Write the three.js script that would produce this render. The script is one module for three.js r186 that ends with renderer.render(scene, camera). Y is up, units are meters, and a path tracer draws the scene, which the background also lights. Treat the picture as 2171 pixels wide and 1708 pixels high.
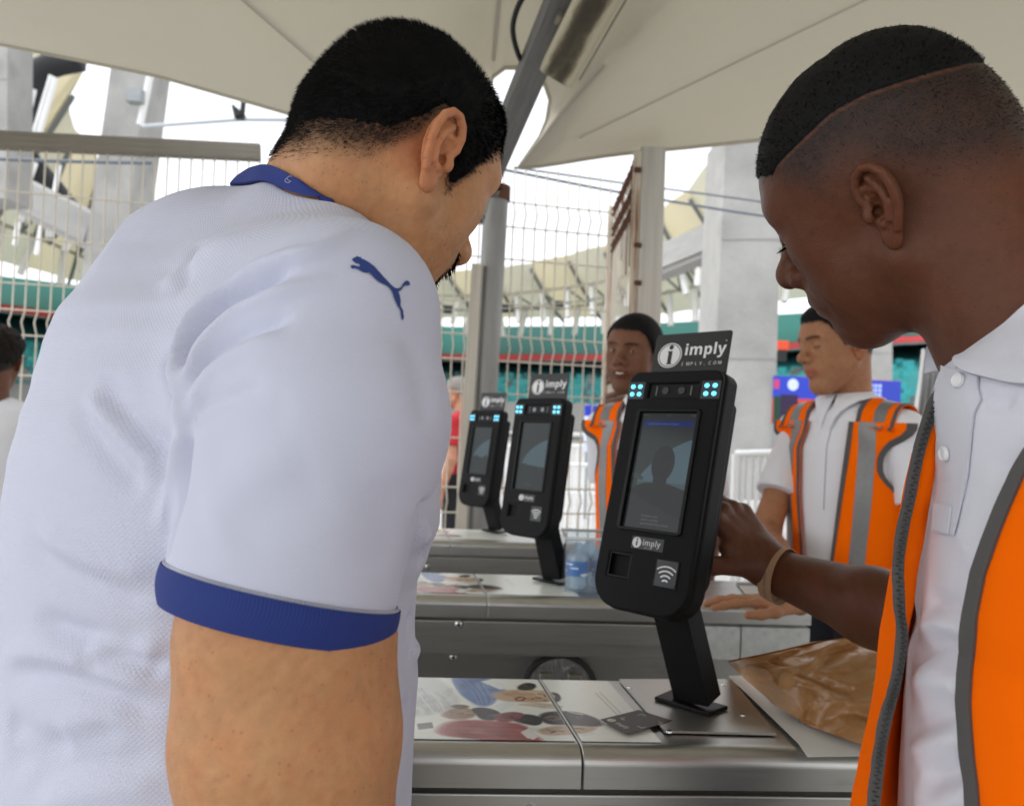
import * as THREE from 'three';
import { mergeGeometries } from 'three/addons/utils/BufferGeometryUtils.js';
import { RoundedBoxGeometry } from 'three/addons/geometries/RoundedBoxGeometry.js';

// ---------------------------------------------------------------- camera, sky, sun, exposure
const scene = new THREE.Scene();
const camera = new THREE.PerspectiveCamera(53.2, 1024 / 805, 0.05, 2000);
camera.position.set(0, 1.40, 0);
camera.rotation.order = 'YXZ';
camera.rotation.set(0.023, 0, 0.038);
camera.focus = 0.72;
camera.userData.fStop = 8;
camera.updateMatrixWorld(true);
const renderer = new THREE.WebGLRenderer({ antialias: true });
renderer.setSize(1024, 805);
renderer.toneMapping = THREE.LinearToneMapping;
renderer.toneMappingExposure = 0.9;
renderer.shadowMap.enabled = true;
{ // bright overcast sky: white haze with a bright lobe added behind left to light the people, a little bluer overhead, pale ground haze below
  const W = 256, H = 128, data = new Float32Array(W * H * 4);
  for (let j = 0; j < H; j++) for (let i = 0; i < W; i++) {
    const el = ((j + 0.5) / H - 0.5) * Math.PI, az = ((i + 0.5) / W - 0.5) * 2 * Math.PI;
    const x = Math.cos(az) * Math.cos(el), y = Math.sin(el), z = Math.sin(az) * Math.cos(el);
    const k = Math.max(0, y), glow = Math.pow(Math.max(0, x * -0.72 + y * 0.42 + z * 0.55), 3);
    const b = y < 0 ? 0.55 : 1.75 + 2.2 * glow - 0.3 * k, o = (j * W + i) * 4;
    data[o] = b * (0.985 - 0.05 * k); data[o + 1] = b * (1.0 - 0.01 * k); data[o + 2] = b * (1.03 + 0.05 * k); data[o + 3] = 1;
  }
  const t = new THREE.DataTexture(data, W, H, THREE.RGBAFormat, THREE.FloatType);
  t.mapping = THREE.EquirectangularReflectionMapping; t.magFilter = THREE.LinearFilter; t.needsUpdate = true;
  scene.background = t; scene.environment = t;
}
const sun = new THREE.DirectionalLight(new THREE.Color(1, 0.93, 0.82), 1.5);
sun.position.set(-21, 42, -12); sun.target.position.set(0, 0, 0);
sun.castShadow = true; sun.shadow.radius = 22; sun.shadow.mapSize.set(2048, 2048);
Object.assign(sun.shadow.camera, { left: -60, right: 60, top: 60, bottom: -60, near: 1, far: 200 });
scene.add(sun, sun.target);

// ---------------------------------------------------------------- helpers
const V3 = (x, y, z) => new THREE.Vector3(x, y, z);
const camM = camera.matrixWorld.clone();
const focal = 854 / Math.tan(THREE.MathUtils.degToRad(53.2) / 2);
// C: a point given along the lens' own right, up and forward; P: a sight line's point at a depth in metres
const C = (x, y, d) => V3(x, y, -d).applyMatrix4(camM);
const P = (u, v, d) => C((u - 1085.5) / focal * d, (854 - v) / focal * d, d);
const dirC = (x, y, d) => V3(x, y, -d).transformDirection(camM);
const eye = camera.position.clone();
function onPlane(u, v, h) { const q = P(u, v, 1).sub(eye); return eye.clone().addScaledVector(q, (h - eye.y) / q.y); }
function project(p) { const q = p.clone().applyMatrix4(camM.clone().invert()); return [1085.5 + q.x / -q.z * focal, 854 - q.y / -q.z * focal, -q.z]; }
let seed = 12345;
const rnd = () => { seed = (seed * 1664525 + 1013904223) >>> 0; return seed / 4294967296; };
const rr = (a, b) => a + (b - a) * rnd();
const clamp = (x, a = 0, b = 1) => Math.min(b, Math.max(a, x));
const lerp = (a, b, t) => a + (b - a) * t;
const sstep = (a, b, x) => { const t = clamp((x - a) / (b - a)); return t * t * (3 - 2 * t); };
const hash3 = (x, y, z) => { let h = (x * 374761393 + y * 668265263 + z * 1274126177) | 0; h = Math.imul(h ^ (h >>> 13), 1274126177); return ((h ^ (h >>> 16)) >>> 0) / 4294967296; };
function noise3(x, y, z) {
  const ix = Math.floor(x), iy = Math.floor(y), iz = Math.floor(z), fx = x - ix, fy = y - iy, fz = z - iz;
  const u = fx * fx * (3 - 2 * fx), v = fy * fy * (3 - 2 * fy), w = fz * fz * (3 - 2 * fz);
  const h = (a, b, c) => hash3(ix + a, iy + b, iz + c);
  return lerp(lerp(lerp(h(0, 0, 0), h(1, 0, 0), u), lerp(h(0, 1, 0), h(1, 1, 0), u), v), lerp(lerp(h(0, 0, 1), h(1, 0, 1), u), lerp(h(0, 1, 1), h(1, 1, 1), u), v), w) * 2 - 1;
}
const fbm = (x, y, z, n = 4) => { let s = 0, a = 0.5; for (let i = 0; i < n; i++) { s += a * noise3(x, y, z); x *= 2.03; y *= 2.03; z *= 2.03; a *= 0.5; } return s; };

const usedNames = new Map();
function numbered(name) { const n = usedNames.get(name) || 0; usedNames.set(name, n + 1); return n ? name + '_' + String(n).padStart(3, '0') : name; }
function tag(o, label, category, group) { o.userData.label = label; o.userData.category = category; if (group) o.userData.group = group; return o; }
function thing(name, label, category, group, pos) {
  const o = new THREE.Group(); o.name = numbered(name); if (pos) o.position.copy(pos); scene.add(o); o.updateMatrixWorld(true);
  return tag(o, label, category, group);
}
// a part: geometry given in world coordinates, kept relative to its thing
function part(name, geo, mat, parent) {
  const m = new THREE.Mesh(geo, mat); m.name = name; m.castShadow = m.receiveShadow = true;
  if (parent) { let o = parent, off = V3(0, 0, 0); while (o && o !== scene) { off.add(o.position); o = o.parent; } geo.translate(-off.x, -off.y, -off.z); parent.add(m); } else { m.name = numbered(name); scene.add(m); }
  return m;
}
function structure(name, geo, mat) { const m = part(name, geo, mat, null); m.userData.kind = 'structure'; return m; }
const merge = (list) => mergeGeometries(list.map((g) => { g = g.index ? g.toNonIndexed() : g; for (const k of Object.keys(g.attributes)) if (!['position', 'normal', 'uv'].includes(k)) g.deleteAttribute(k); if (!g.attributes.uv) g.setAttribute('uv', new THREE.BufferAttribute(new Float32Array(g.attributes.position.count * 2), 2)); return g; }));
const basisM = (x, y, z, p) => new THREE.Matrix4().makeBasis(x, y, z).setPosition(p);
function box(w, h, d, m, r = 0.004, seg = 2) { const g = r ? new RoundedBoxGeometry(w, h, d, seg, Math.min(r, w / 2.05, h / 2.05, d / 2.05)) : new THREE.BoxGeometry(w, h, d); if (m) g.applyMatrix4(m); return g; }
const T = (x, y, z) => new THREE.Matrix4().makeTranslation(x, y, z);
// a bar of rectangular section between two points
function bar(a, b, w, h, up = V3(0, 1, 0), r = 0.003) {
  const x = b.clone().sub(a), len = x.length(); x.normalize();
  const z = x.clone().cross(up).normalize(), y = z.clone().cross(x);
  return box(len, h, w, basisM(x, y, z, a.clone().add(b).multiplyScalar(0.5)), r);
}
function tube(pts, r, sides = 6, closed = false) {
  const n = pts.length, pos = [], idx = [], uv = []; let nrm = null, L = 0;
  for (let i = 0; i < n; i++) {
    const t = (closed ? pts[(i + 1) % n].clone().sub(pts[(i + n - 1) % n]) : pts[Math.min(n - 1, i + 1)].clone().sub(pts[Math.max(0, i - 1)])).normalize();
    if (!nrm) nrm = Math.abs(t.y) < 0.9 ? V3(0, 1, 0) : V3(1, 0, 0);
    nrm = nrm.clone().addScaledVector(t, -nrm.dot(t)).normalize();
    const bi = t.clone().cross(nrm), rad = typeof r === 'function' ? r(i / (n - 1)) : r;
    if (i) L += pts[i].distanceTo(pts[i - 1]);
    for (let k = 0; k <= sides; k++) { const a = k / sides * 2 * Math.PI, p = pts[i].clone().addScaledVector(nrm, Math.cos(a) * rad).addScaledVector(bi, Math.sin(a) * rad); pos.push(p.x, p.y, p.z); uv.push(k / sides, L); }
  }
  const m = closed ? n : n - 1, s = sides + 1;
  for (let i = 0; i < m; i++) for (let k = 0; k < sides; k++) { const a = i * s + k, b = ((i + 1) % n) * s + k; idx.push(a, a + 1, b, b, a + 1, b + 1); }
  if (!closed) for (const [e, flip] of [[0, 1], [n - 1, 0]]) { const c = pos.length / 3; pos.push(pts[e].x, pts[e].y, pts[e].z); uv.push(0, 0); for (let k = 0; k < sides; k++) flip ? idx.push(c, e * s + k + 1, e * s + k) : idx.push(c, e * s + k, e * s + k + 1); }
  const g = new THREE.BufferGeometry(); g.setAttribute('position', new THREE.Float32BufferAttribute(pos, 3)); g.setAttribute('uv', new THREE.Float32BufferAttribute(uv, 2)); g.setIndex(idx); g.computeVertexNormals();
  return g;
}
const curve = (pts, n, closed = false) => new THREE.CatmullRomCurve3(pts, closed, 'centripetal').getPoints(n);
// a sheet with thickness over rows of points; uv runs in metres along rows and columns
function sheet(rows, th = 0.002, uvScale = 1) {
  const R = rows.length, K = rows[0].length, pos = [], uv = [], idx = [];
  const nr = (i, j) => { const a = rows[Math.min(R - 1, i + 1)][j].clone().sub(rows[Math.max(0, i - 1)][j]), b = rows[i][Math.min(K - 1, j + 1)].clone().sub(rows[i][Math.max(0, j - 1)]); return b.cross(a).normalize(); };
  const N = rows.map((r, i) => r.map((_, j) => nr(i, j)));
  let vlen = 0; const us = [], vs = [];
  for (let i = 0; i < R; i++) { if (i) vlen += rows[i][K >> 1].distanceTo(rows[i - 1][K >> 1]); vs.push(vlen); let u = 0; us.push(rows[i].map((p, j) => (j ? (u += p.distanceTo(rows[i][j - 1])) : 0))); }
  for (const s of [0.5, -0.5]) for (let i = 0; i < R; i++) for (let j = 0; j < K; j++) { const p = rows[i][j].clone().addScaledVector(N[i][j], s * th); pos.push(p.x, p.y, p.z); uv.push(us[i][j] * uvScale, vs[i] * uvScale); }
  const o = R * K, q = (a, b, c, d) => idx.push(a, b, c, a, c, d);
  for (let i = 0; i < R - 1; i++) for (let j = 0; j < K - 1; j++) { const a = i * K + j; q(a, a + 1, a + K + 1, a + K); q(o + a, o + a + K, o + a + K + 1, o + a + 1); }
  const g = new THREE.BufferGeometry(); g.setAttribute('position', new THREE.Float32BufferAttribute(pos, 3)); g.setAttribute('uv', new THREE.Float32BufferAttribute(uv, 2)); g.setIndex(idx); g.computeVertexNormals();
  // rim with its own vertices, so that the edge stays crisp
  const rp = [], ru = [], ri = [], ring = [];
  for (let j = 0; j < K; j++) ring.push(j); for (let i = 1; i < R; i++) ring.push(i * K + K - 1); for (let j = K - 2; j >= 0; j--) ring.push((R - 1) * K + j); for (let i = R - 2; i > 0; i--) ring.push(i * K);
  ring.forEach((a, k) => { const b = ring[(k + 1) % ring.length], c = rp.length / 3; for (const v of [a, b, b + o, a + o]) { rp.push(pos[v * 3], pos[v * 3 + 1], pos[v * 3 + 2]); ru.push(uv[v * 2], uv[v * 2 + 1]); } ri.push(c, c + 2, c + 1, c, c + 3, c + 2); });
  const e = new THREE.BufferGeometry(); e.setAttribute('position', new THREE.Float32BufferAttribute(rp, 3)); e.setAttribute('uv', new THREE.Float32BufferAttribute(ru, 2)); e.setIndex(ri); e.computeVertexNormals();
  return merge([g, e]);
}
// resample a list of image points with depth [u, v, d] into n world points along a smooth line
const pathP = (list, n) => curve(list.map((a) => P(...a)), n - 1);
const polyP = (list, n) => { const pts = list.map((a) => P(...a)), len = [0]; for (let i = 1; i < pts.length; i++) len.push(len[i - 1] + pts[i].distanceTo(pts[i - 1])); const out = []; for (let k = 0; k < n; k++) { const s = k / (n - 1) * len.at(-1); let i = 1; while (i < pts.length - 1 && len[i] < s) i++; out.push(pts[i - 1].clone().lerp(pts[i], (s - len[i - 1]) / (len[i] - len[i - 1] || 1))); } return out; };

// ---------------------------------------------------------------- textures and materials
function dataTex(n, fn, repeat, srgb) {
  const d = new Uint8Array(n * n * 4);
  for (let y = 0; y < n; y++) for (let x = 0; x < n; x++) { const c = fn(x / n, y / n, x, y), o = (y * n + x) * 4; for (let k = 0; k < 3; k++) d[o + k] = clamp(Array.isArray(c) ? c[k] : c) * 255; d[o + 3] = 255; }
  const t = new THREE.DataTexture(d, n, n); t.wrapS = t.wrapT = THREE.RepeatWrapping; t.magFilter = THREE.LinearFilter; t.minFilter = THREE.LinearMipmapLinearFilter;
  if (repeat) t.repeat.set(repeat[0], repeat[1]); if (srgb) t.colorSpace = THREE.SRGBColorSpace; t.needsUpdate = true; return t;
}
// tiling noise: values on a wrapped lattice
function tnoise(u, v, f, s = 0) { const x = u * f, y = v * f, ix = Math.floor(x), iy = Math.floor(y), a = x - ix, b = y - iy, w = (k) => ((k % f) + f) % f, h = (i, j) => hash3(w(ix + i), w(iy + j), s), p = a * a * (3 - 2 * a), q = b * b * (3 - 2 * b); return lerp(lerp(h(0, 0), h(1, 0), p), lerp(h(0, 1), h(1, 1), p), q); }
const tfbm = (u, v, f, n = 4, s = 0) => { let t = 0, a = 0.5, z = 0; for (let i = 0; i < n; i++) { t += a * tnoise(u, v, f, s + i); z += a; f *= 2; a *= 0.5; } return t / z; };
const rep = (t, x, y) => { const c = t.clone(); c.repeat.set(x, y); c.needsUpdate = true; return c; };
const canvasTex = (w, h, draw) => { const c = document.createElement('canvas'); c.width = w; c.height = h; draw(c.getContext('2d'), w, h); const t = new THREE.CanvasTexture(c); t.colorSpace = THREE.SRGBColorSpace; return t; };
const std = (o) => new THREE.MeshStandardMaterial(o), phy = (o) => new THREE.MeshPhysicalMaterial(o);
const rgb = (r, g, b) => new THREE.Color().setRGB(r, g, b);
const grainTex = dataTex(512, (u, v) => { const a = 0.62 + 0.38 * tfbm(u, v, 6, 6, 3) + 0.1 * (tnoise(u, v, 256, 9) - 0.5); return [a, a, a]; });
const roughTex = dataTex(256, (u, v) => 0.55 + 0.45 * tfbm(u, v, 8, 5, 21));
const bumpTex = dataTex(512, (u, v) => tfbm(u, v, 32, 5, 31));
const brushTex = dataTex(512, (u, v) => 0.55 + 0.3 * (tnoise(u * 1, v, 4, 2) - 0.5) + 0.55 * (hash3(0, Math.floor(v * 512), 7) - 0.5) * (0.5 + tnoise(u, v, 8, 5)) + 0.25 * (tfbm(u, v, 5, 4, 8) - 0.5));
const faintTex = dataTex(256, (u, v) => { const a = 0.93 + 0.07 * tfbm(u, v, 4, 5, 13); return [a, a, a]; }, [0.3, 0.3]);
const scuffTex = dataTex(512, (u, v) => { let r = 0.72 + 0.2 * tfbm(u, v, 6, 5, 17); const q = tnoise(u, v, 8, 41); r += 0.14 * Math.max(0, hash3(Math.floor(u * 24), Math.floor(v * 512), 5) - 0.86) / 0.14 * q; return r; });
const M = {};
const stainTex = dataTex(512, (u, v) => { let a = 0.86 + 0.14 * tfbm(u, v, 5, 5, 61); const q = tfbm(u, v, 24, 3, 71); a -= 0.22 * Math.max(0, q - 0.62) / 0.38; a -= 0.1 * (hash3(Math.floor(u * 20), Math.floor(v * 512), 15) > 0.985 ? 1 : 0); return [a, a * 0.995, a * 0.98]; });
M.steel = std({ color: rgb(0.55, 0.545, 0.53), map: stainTex, metalness: 1, roughness: 0.42, roughnessMap: scuffTex, bumpMap: brushTex, bumpScale: 0.000035 });
M.rubberAndShade = std({ color: rgb(0.02, 0.02, 0.02), roughness: 0.8 });  // rubber of the hub ring; on slots and sockets, recess shade as colour
M.bolt = std({ color: rgb(0.6, 0.6, 0.6), metalness: 1, roughness: 0.25 });
M.black = phy({ color: rgb(0.006, 0.006, 0.0065), roughness: 0.55, specularIntensity: 0.28, bumpMap: rep(bumpTex, 12, 12), bumpScale: 0.0002 });
M.blackGloss = phy({ color: rgb(0.005, 0.005, 0.0055), roughness: 0.35, specularIntensity: 0.3 });
M.membrane = phy({ color: rgb(0.665, 0.63, 0.535), map: faintTex, roughness: 1, transmission: 0.44, thickness: 0, bumpMap: rep(bumpTex, 0.6, 0.6), bumpScale: 0.0012 });
M.seam = phy({ color: rgb(0.62, 0.58, 0.5), roughness: 1, transmission: 0.2, thickness: 0 });
M.concrete = std({ color: rgb(0.42, 0.41, 0.39), map: rep(grainTex, 0.5, 0.5), roughness: 0.95, bumpMap: rep(bumpTex, 1, 1), bumpScale: 0.004 });
M.ground = std({ color: rgb(0.5, 0.49, 0.465), map: rep(grainTex, 0.3, 0.3), roughness: 0.95 });
M.cream = std({ color: rgb(0.66, 0.61, 0.52), map: grainTex, roughness: 0.6 });
M.white = std({ color: rgb(0.74, 0.74, 0.73), roughness: 0.55 });
M.greyPost = std({ color: rgb(0.33, 0.35, 0.35), roughness: 0.5, map: grainTex });
M.rust = std({ color: rgb(0.17, 0.075, 0.04), map: rep(grainTex, 8, 8), roughness: 0.95, bumpMap: bumpTex, bumpScale: 0.003 });
M.cable = std({ color: rgb(0.012, 0.012, 0.012), roughness: 0.5 });
M.roof = phy({ color: rgb(0.84, 0.79, 0.64), roughness: 0.9, transmission: 0.62, thickness: 0 });
M.roofDark = std({ color: rgb(0.018, 0.019, 0.02), roughness: 0.8 });
M.strut = std({ color: rgb(0.78, 0.78, 0.76), roughness: 0.6 });
// ---------------------------------------------------------------- setting
{
  const g = new THREE.PlaneGeometry(700, 700, 40, 40); g.rotateX(-Math.PI / 2);
  const uv = g.attributes.uv; for (let i = 0; i < uv.count; i++) uv.setXY(i, uv.getX(i) * 700, uv.getY(i) * 700);
  structure('ground', g, M.ground);
}
// tent canopy: two membranes of one roof, each a sheet from its far edge over the heads to behind the lens
const rayHit = (mesh, u, v) => { const rc = new THREE.Raycaster(eye, P(u, v, 1).sub(eye).normalize()); mesh.updateMatrixWorld(true); const s = mesh.material.side; mesh.material.side = THREE.DoubleSide; const h = rc.intersectObject(mesh, false)[0]; mesh.material.side = s; return h; };
function canopy(label, edge, mid, back, seams) {
  const n = 41, E = polyP(edge, n), Mi = polyP(mid, n), rows = [];
  const B = Mi.map((p, j) => V3(lerp(back[0], back[1], j / (n - 1)), 3.05 + 0.25 * Math.sin(j / (n - 1) * Math.PI), 5));
  for (let i = 0; i <= 14; i++) rows.push(E.map((p, j) => p.clone().lerp(Mi[j], i / 14).add(V3(0, 0.05 * Math.sin(i / 14 * Math.PI), 0))));
  for (let i = 1; i <= 12; i++) rows.push(Mi.map((p, j) => p.clone().lerp(B[j], i / 12).add(V3(0, 0.12 * Math.sin(i / 12 * Math.PI), 0))));
  const t = thing('tent_canopy', label, 'canopy', undefined, E[n >> 1]);
  const m = part('membrane', sheet(rows, 0.003), M.membrane, t);
  part('edge_hem', tube(E.map((p) => p.clone()), 0.012, 6), M.membrane, t);
  for (const s of seams) {
    const pts = []; for (let k = 0; k <= 24; k++) { const h = rayHit(m, lerp(s[0], s[2], k / 24), lerp(s[1], s[3], k / 24)); if (h) pts.push(h.point.clone().lerp(eye, 0.004 / h.distance)); }
    if (pts.length > 3) { const rows2 = [pts.map((p) => p.clone()), pts.map((p, i) => { const a = pts[Math.max(0, i - 1)], b = pts[Math.min(pts.length - 1, i + 1)]; return p.clone().add(b.clone().sub(a).cross(p.clone().sub(eye)).normalize().multiplyScalar(s[4] || 0.016)); })]; part('seam', sheet(rows2, 0.003), M.seam, t); }
  }
  return t;
}
canopy('left cream tent membrane, with one seam, hanging over the man in white',
  [[-700, 0, 3.4], [0, 92, 3.4], [330, 158, 3.4], [640, 247, 3.4], [860, 300, 3.4], [1000, 300, 3.4], [1030, 210, 3.3], [1048, 142, 3.2], [1110, 142, 3.1], [1165, 130, 3.1]],
  [[-1500, -300, 2.0], [-900, -320, 1.9], [-300, -330, 1.8], [200, -340, 1.7], [600, -340, 1.7], [800, -340, 1.7], [950, -340, 1.7], [1080, -340, 1.7], [1150, -340, 1.7], [1300, -340, 1.7]], [-3, 1.2],
  [[470, -35, 672, 140, 0.03], [1055, -20, 1042, 128, 0.016]]);
canopy('right cream tent membrane with curved cut-out, above the attendant with the shaved line',
  [[1140, 120, 3.1], [1158, 182, 3.1], [1168, 205, 3.15], [1168, 235, 3.2], [1150, 285, 3.3], [1122, 325, 3.4], [1095, 356, 3.4], [1160, 349, 3.4], [1230, 337, 3.4], [1310, 325, 3.4], [1450, 312, 3.4], [1600, 296, 3.4], [2000, 255, 3.4], [2700, 190, 3.4]],
  [[1250, -320, 1.7], [1300, -320, 1.7], [1400, -320, 1.7], [1480, -320, 1.7], [1600, -320, 1.7], [1720, -320, 1.7], [1830, -320, 1.7], [1900, -320, 1.7], [2000, -320, 1.7], [2100, -320, 1.7], [2400, -320, 1.75], [2800, -300, 1.8], [3400, -280, 1.9], [4200, -260, 2.0]], [1.0, 9],
  [[1230, 293, 1880, -20, 0.026]]);

{ // steel mast that pierces the canopy
  const t = thing('canopy_mast', 'weathered grey steel mast leaning through the opening between the two canopy membranes', 'mast', undefined, P(1085, 400, 3.0));
  const a = P(1030, 385, 3.0), b = P(1216, -60, 2.2);
  part('shaft', bar(a, b, 0.085, 0.06, V3(0.3, 0.2, 1)), std({ color: rgb(0.23, 0.225, 0.22), map: rep(grainTex, 2, 2), roughness: 0.7, metalness: 0.3 }), t);
  const k = P(1131, 150, 2.7); part('knuckle', merge([box(0.10, 0.05, 0.07, basisM(dirC(0.36, 0.93, 0), dirC(0.93, -0.36, 0), dirC(0, 0, -1), k)), new THREE.CylinderGeometry(0.018, 0.018, 0.1, 12).rotateX(Math.PI / 2).translate(k.x - 0.02, k.y, k.z + 0.02)]), std({ color: rgb(0.2, 0.17, 0.14), roughness: 0.85, map: grainTex }), t);
  part('end_cap', box(0.1, 0.03, 0.07, basisM(dirC(0.93, -0.36, 0), dirC(0.36, 0.93, 0), dirC(0, 0, -1), P(1030, 398, 3.0))), std({ color: rgb(0.15, 0.13, 0.11), roughness: 0.9 }), t);
  part('sleeve_pipe', tube([P(1028, 396, 3.0), P(1012, 470, 3.05)], 0.028, 12), M.greyPost, t);
}
{ // batten light bolted along the mast
  const a = P(1300, -60, 2.1), b = P(1182, 160, 2.5), x = b.clone().sub(a).normalize(), mid = a.clone().add(b).multiplyScalar(0.5), len = a.distanceTo(b);
  const n = dirC(-0.1, -0.5, -1), y = n.clone().addScaledVector(x, -n.dot(x)).normalize(), z = x.clone().cross(y);
  const t = thing('batten_light', 'dirty yellowed batten light fixed beside the steel mast under the canopy', 'light fitting', undefined, mid);
  const dirty = std({ color: rgb(0.5, 0.46, 0.33), map: canvasTex(256, 256, (c, w, h) => { c.fillStyle = '#fff'; c.fillRect(0, 0, w, h); for (let i = 0; i < 900; i++) { c.fillStyle = `rgba(60,50,30,${0.02 + rnd() * 0.07})`; const r = rr(2, 26); c.beginPath(); c.ellipse(rnd() * w, h * (0.3 + 0.5 * rnd()), r * 1.8, r, rnd() * 3, 0, 7); c.fill(); } }), roughness: 0.5 });
  part('diffuser', box(len, 0.06, 0.125, basisM(x, y, z, mid), 0.018, 3), dirty, t);
  part('back_tray', box(len * 1.01, 0.03, 0.14, basisM(x, y, z, mid.clone().addScaledVector(y, -0.04)), 0.006), std({ color: rgb(0.3, 0.28, 0.22), roughness: 0.7, map: grainTex }), t);
  for (const s of [-0.28, 0.02, 0.3]) part('clip', box(0.035, 0.035, 0.018, basisM(x, y, z, mid.clone().addScaledVector(x, s * len).addScaledVector(z, 0.072)), 0.005), std({ color: rgb(0.2, 0.18, 0.14), roughness: 0.7 }), t);
}
tag(part('black_cable', tube(pathP([[1125, -30, 2.3], [1098, 15, 2.35], [1087, 60, 2.4], [1095, 105, 2.45], [1115, 140, 2.55], [1150, 150, 2.62]], 26), 0.0085, 7), M.cable), 'thick black cable looping down beside the mast from the canopy', 'cable');

// welded wire fence panels
function wireFence(label, a, b, bottomY, spacing, folds, rail, mat, group) {
  const t = thing('wire_fence', label, 'fence', group, a.clone().setY(bottomY)), dir = b.clone().sub(a), n = Math.round(Math.hypot(dir.x, dir.z) / spacing), out = V3(-dir.z, 0, dir.x).normalize(), geos = [], hz = [];
  const bend = (y) => { let s = 0; for (const f of folds) s = Math.max(s, 1 - Math.abs(y - f) / 0.05); return Math.max(0, s) * 0.035; };
  for (let i = 0; i <= n; i++) {
    const top = a.clone().lerp(b, i / n), pts = [], ys = [top.y]; for (const f of folds) ys.push(f + 0.05, f, f - 0.05); ys.push(bottomY);
    for (const y of ys) if (y <= top.y) pts.push(V3(top.x, y, top.z).addScaledVector(out, bend(y)));
    geos.push(tube(pts, 0.004, 5));
  }
  for (const f of folds) hz.push(f + 0.055, f - 0.055); for (let y = bottomY + 0.1; y < a.y - 0.05; y += 0.2) if (!folds.some((f) => Math.abs(f - y) < 0.1)) hz.push(y);
  for (const y of hz) geos.push(tube([V3(a.x, Math.min(y, a.y), a.z).addScaledVector(out, 0.006), V3(b.x, Math.min(y, b.y), b.z).addScaledVector(out, 0.006)], 0.004, 5));
  part('wire_mesh', merge(geos), mat, t);
  if (rail) part('top_rail', bar(a.clone().add(V3(0, 0.02, 0)), b.clone().add(V3(0, 0.02, 0)), 0.05, 0.075), rail, t);
  return t;
}
const wireMat = std({ color: rgb(0.68, 0.63, 0.54), roughness: 0.6 }), railMat = std({ color: rgb(0.3, 0.27, 0.22), map: rep(grainTex, 3, 3), roughness: 0.9, bumpMap: bumpTex, bumpScale: 0.004 });
wireFence('cream welded wire fence with corroded top rail, left of the man in white', P(-150, 300, 3.45), P(552, 333, 3.75), 0.02, 0.05, [1.75, 1.08, 0.4], railMat, wireMat);
wireFence('cream welded wire fence behind the terminals, between the grey post and the rusty gate', P(900, 352, 3.5), P(1296, 366, 3.7), 0.02, 0.05, [2.32, 1.72, 1.05, 0.4], null, wireMat);
{
  const t = thing('fence_post', 'thick round grey post with rusty cap in front of the wire fence', 'post', undefined, P(1010, 1300, 3.42).setY(0));
  const base = P(1010, 1150, 3.42), top = P(1052, 420, 3.42), dir = base.clone().sub(top); const foot = top.clone().addScaledVector(dir, (top.y) / -dir.y);
  part('shaft', tube([top, foot], 0.052, 20), std({ color: rgb(0.36, 0.36, 0.35), map: rep(grainTex, 2, 1), roughness: 0.45, metalness: 0.25 }), t);
  part('cap', new THREE.CylinderGeometry(0.06, 0.06, 0.06, 16).translate(top.x, top.y + 0.02, top.z), M.rust, t);
}
{
  const t = thing('cream_post', 'slim square cream post standing just left of the round grey post', 'post', undefined, P(985, 1300, 3.36).setY(0));
  const top = P(1012, 560, 3.36), foot = P(975, 1150, 3.36), dir = foot.clone().sub(top); foot.copy(top).addScaledVector(dir, top.y / -dir.y);
  part('shaft', bar(top, foot, 0.045, 0.045, V3(0, 0, 1)), M.cream, t); part('foot_plate', box(0.16, 0.01, 0.16, T(foot.x, 0.006, foot.z)), M.cream, t);
}
{
  const t = thing('gate_post', 'tall square off-white post carrying the rusty gate', 'post', undefined, P(1385, 1300, 3.3).setY(0));
  const top = P(1382, 318, 3.3), foot = V3(top.x + 0.01, 0, top.z);
  part('shaft', bar(top, foot, 0.1, 0.1, V3(0, 0, 1), 0.006), std({ color: rgb(0.66, 0.635, 0.58), map: rep(grainTex, 1, 1), roughness: 0.6 }), t);
  for (const v of [360, 520, 600]) { const p = P(1352, v, 3.24); part('hinge', box(0.03, 0.02, 0.02, T(p.x, p.y, p.z)), M.rust, t); }
}
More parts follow.
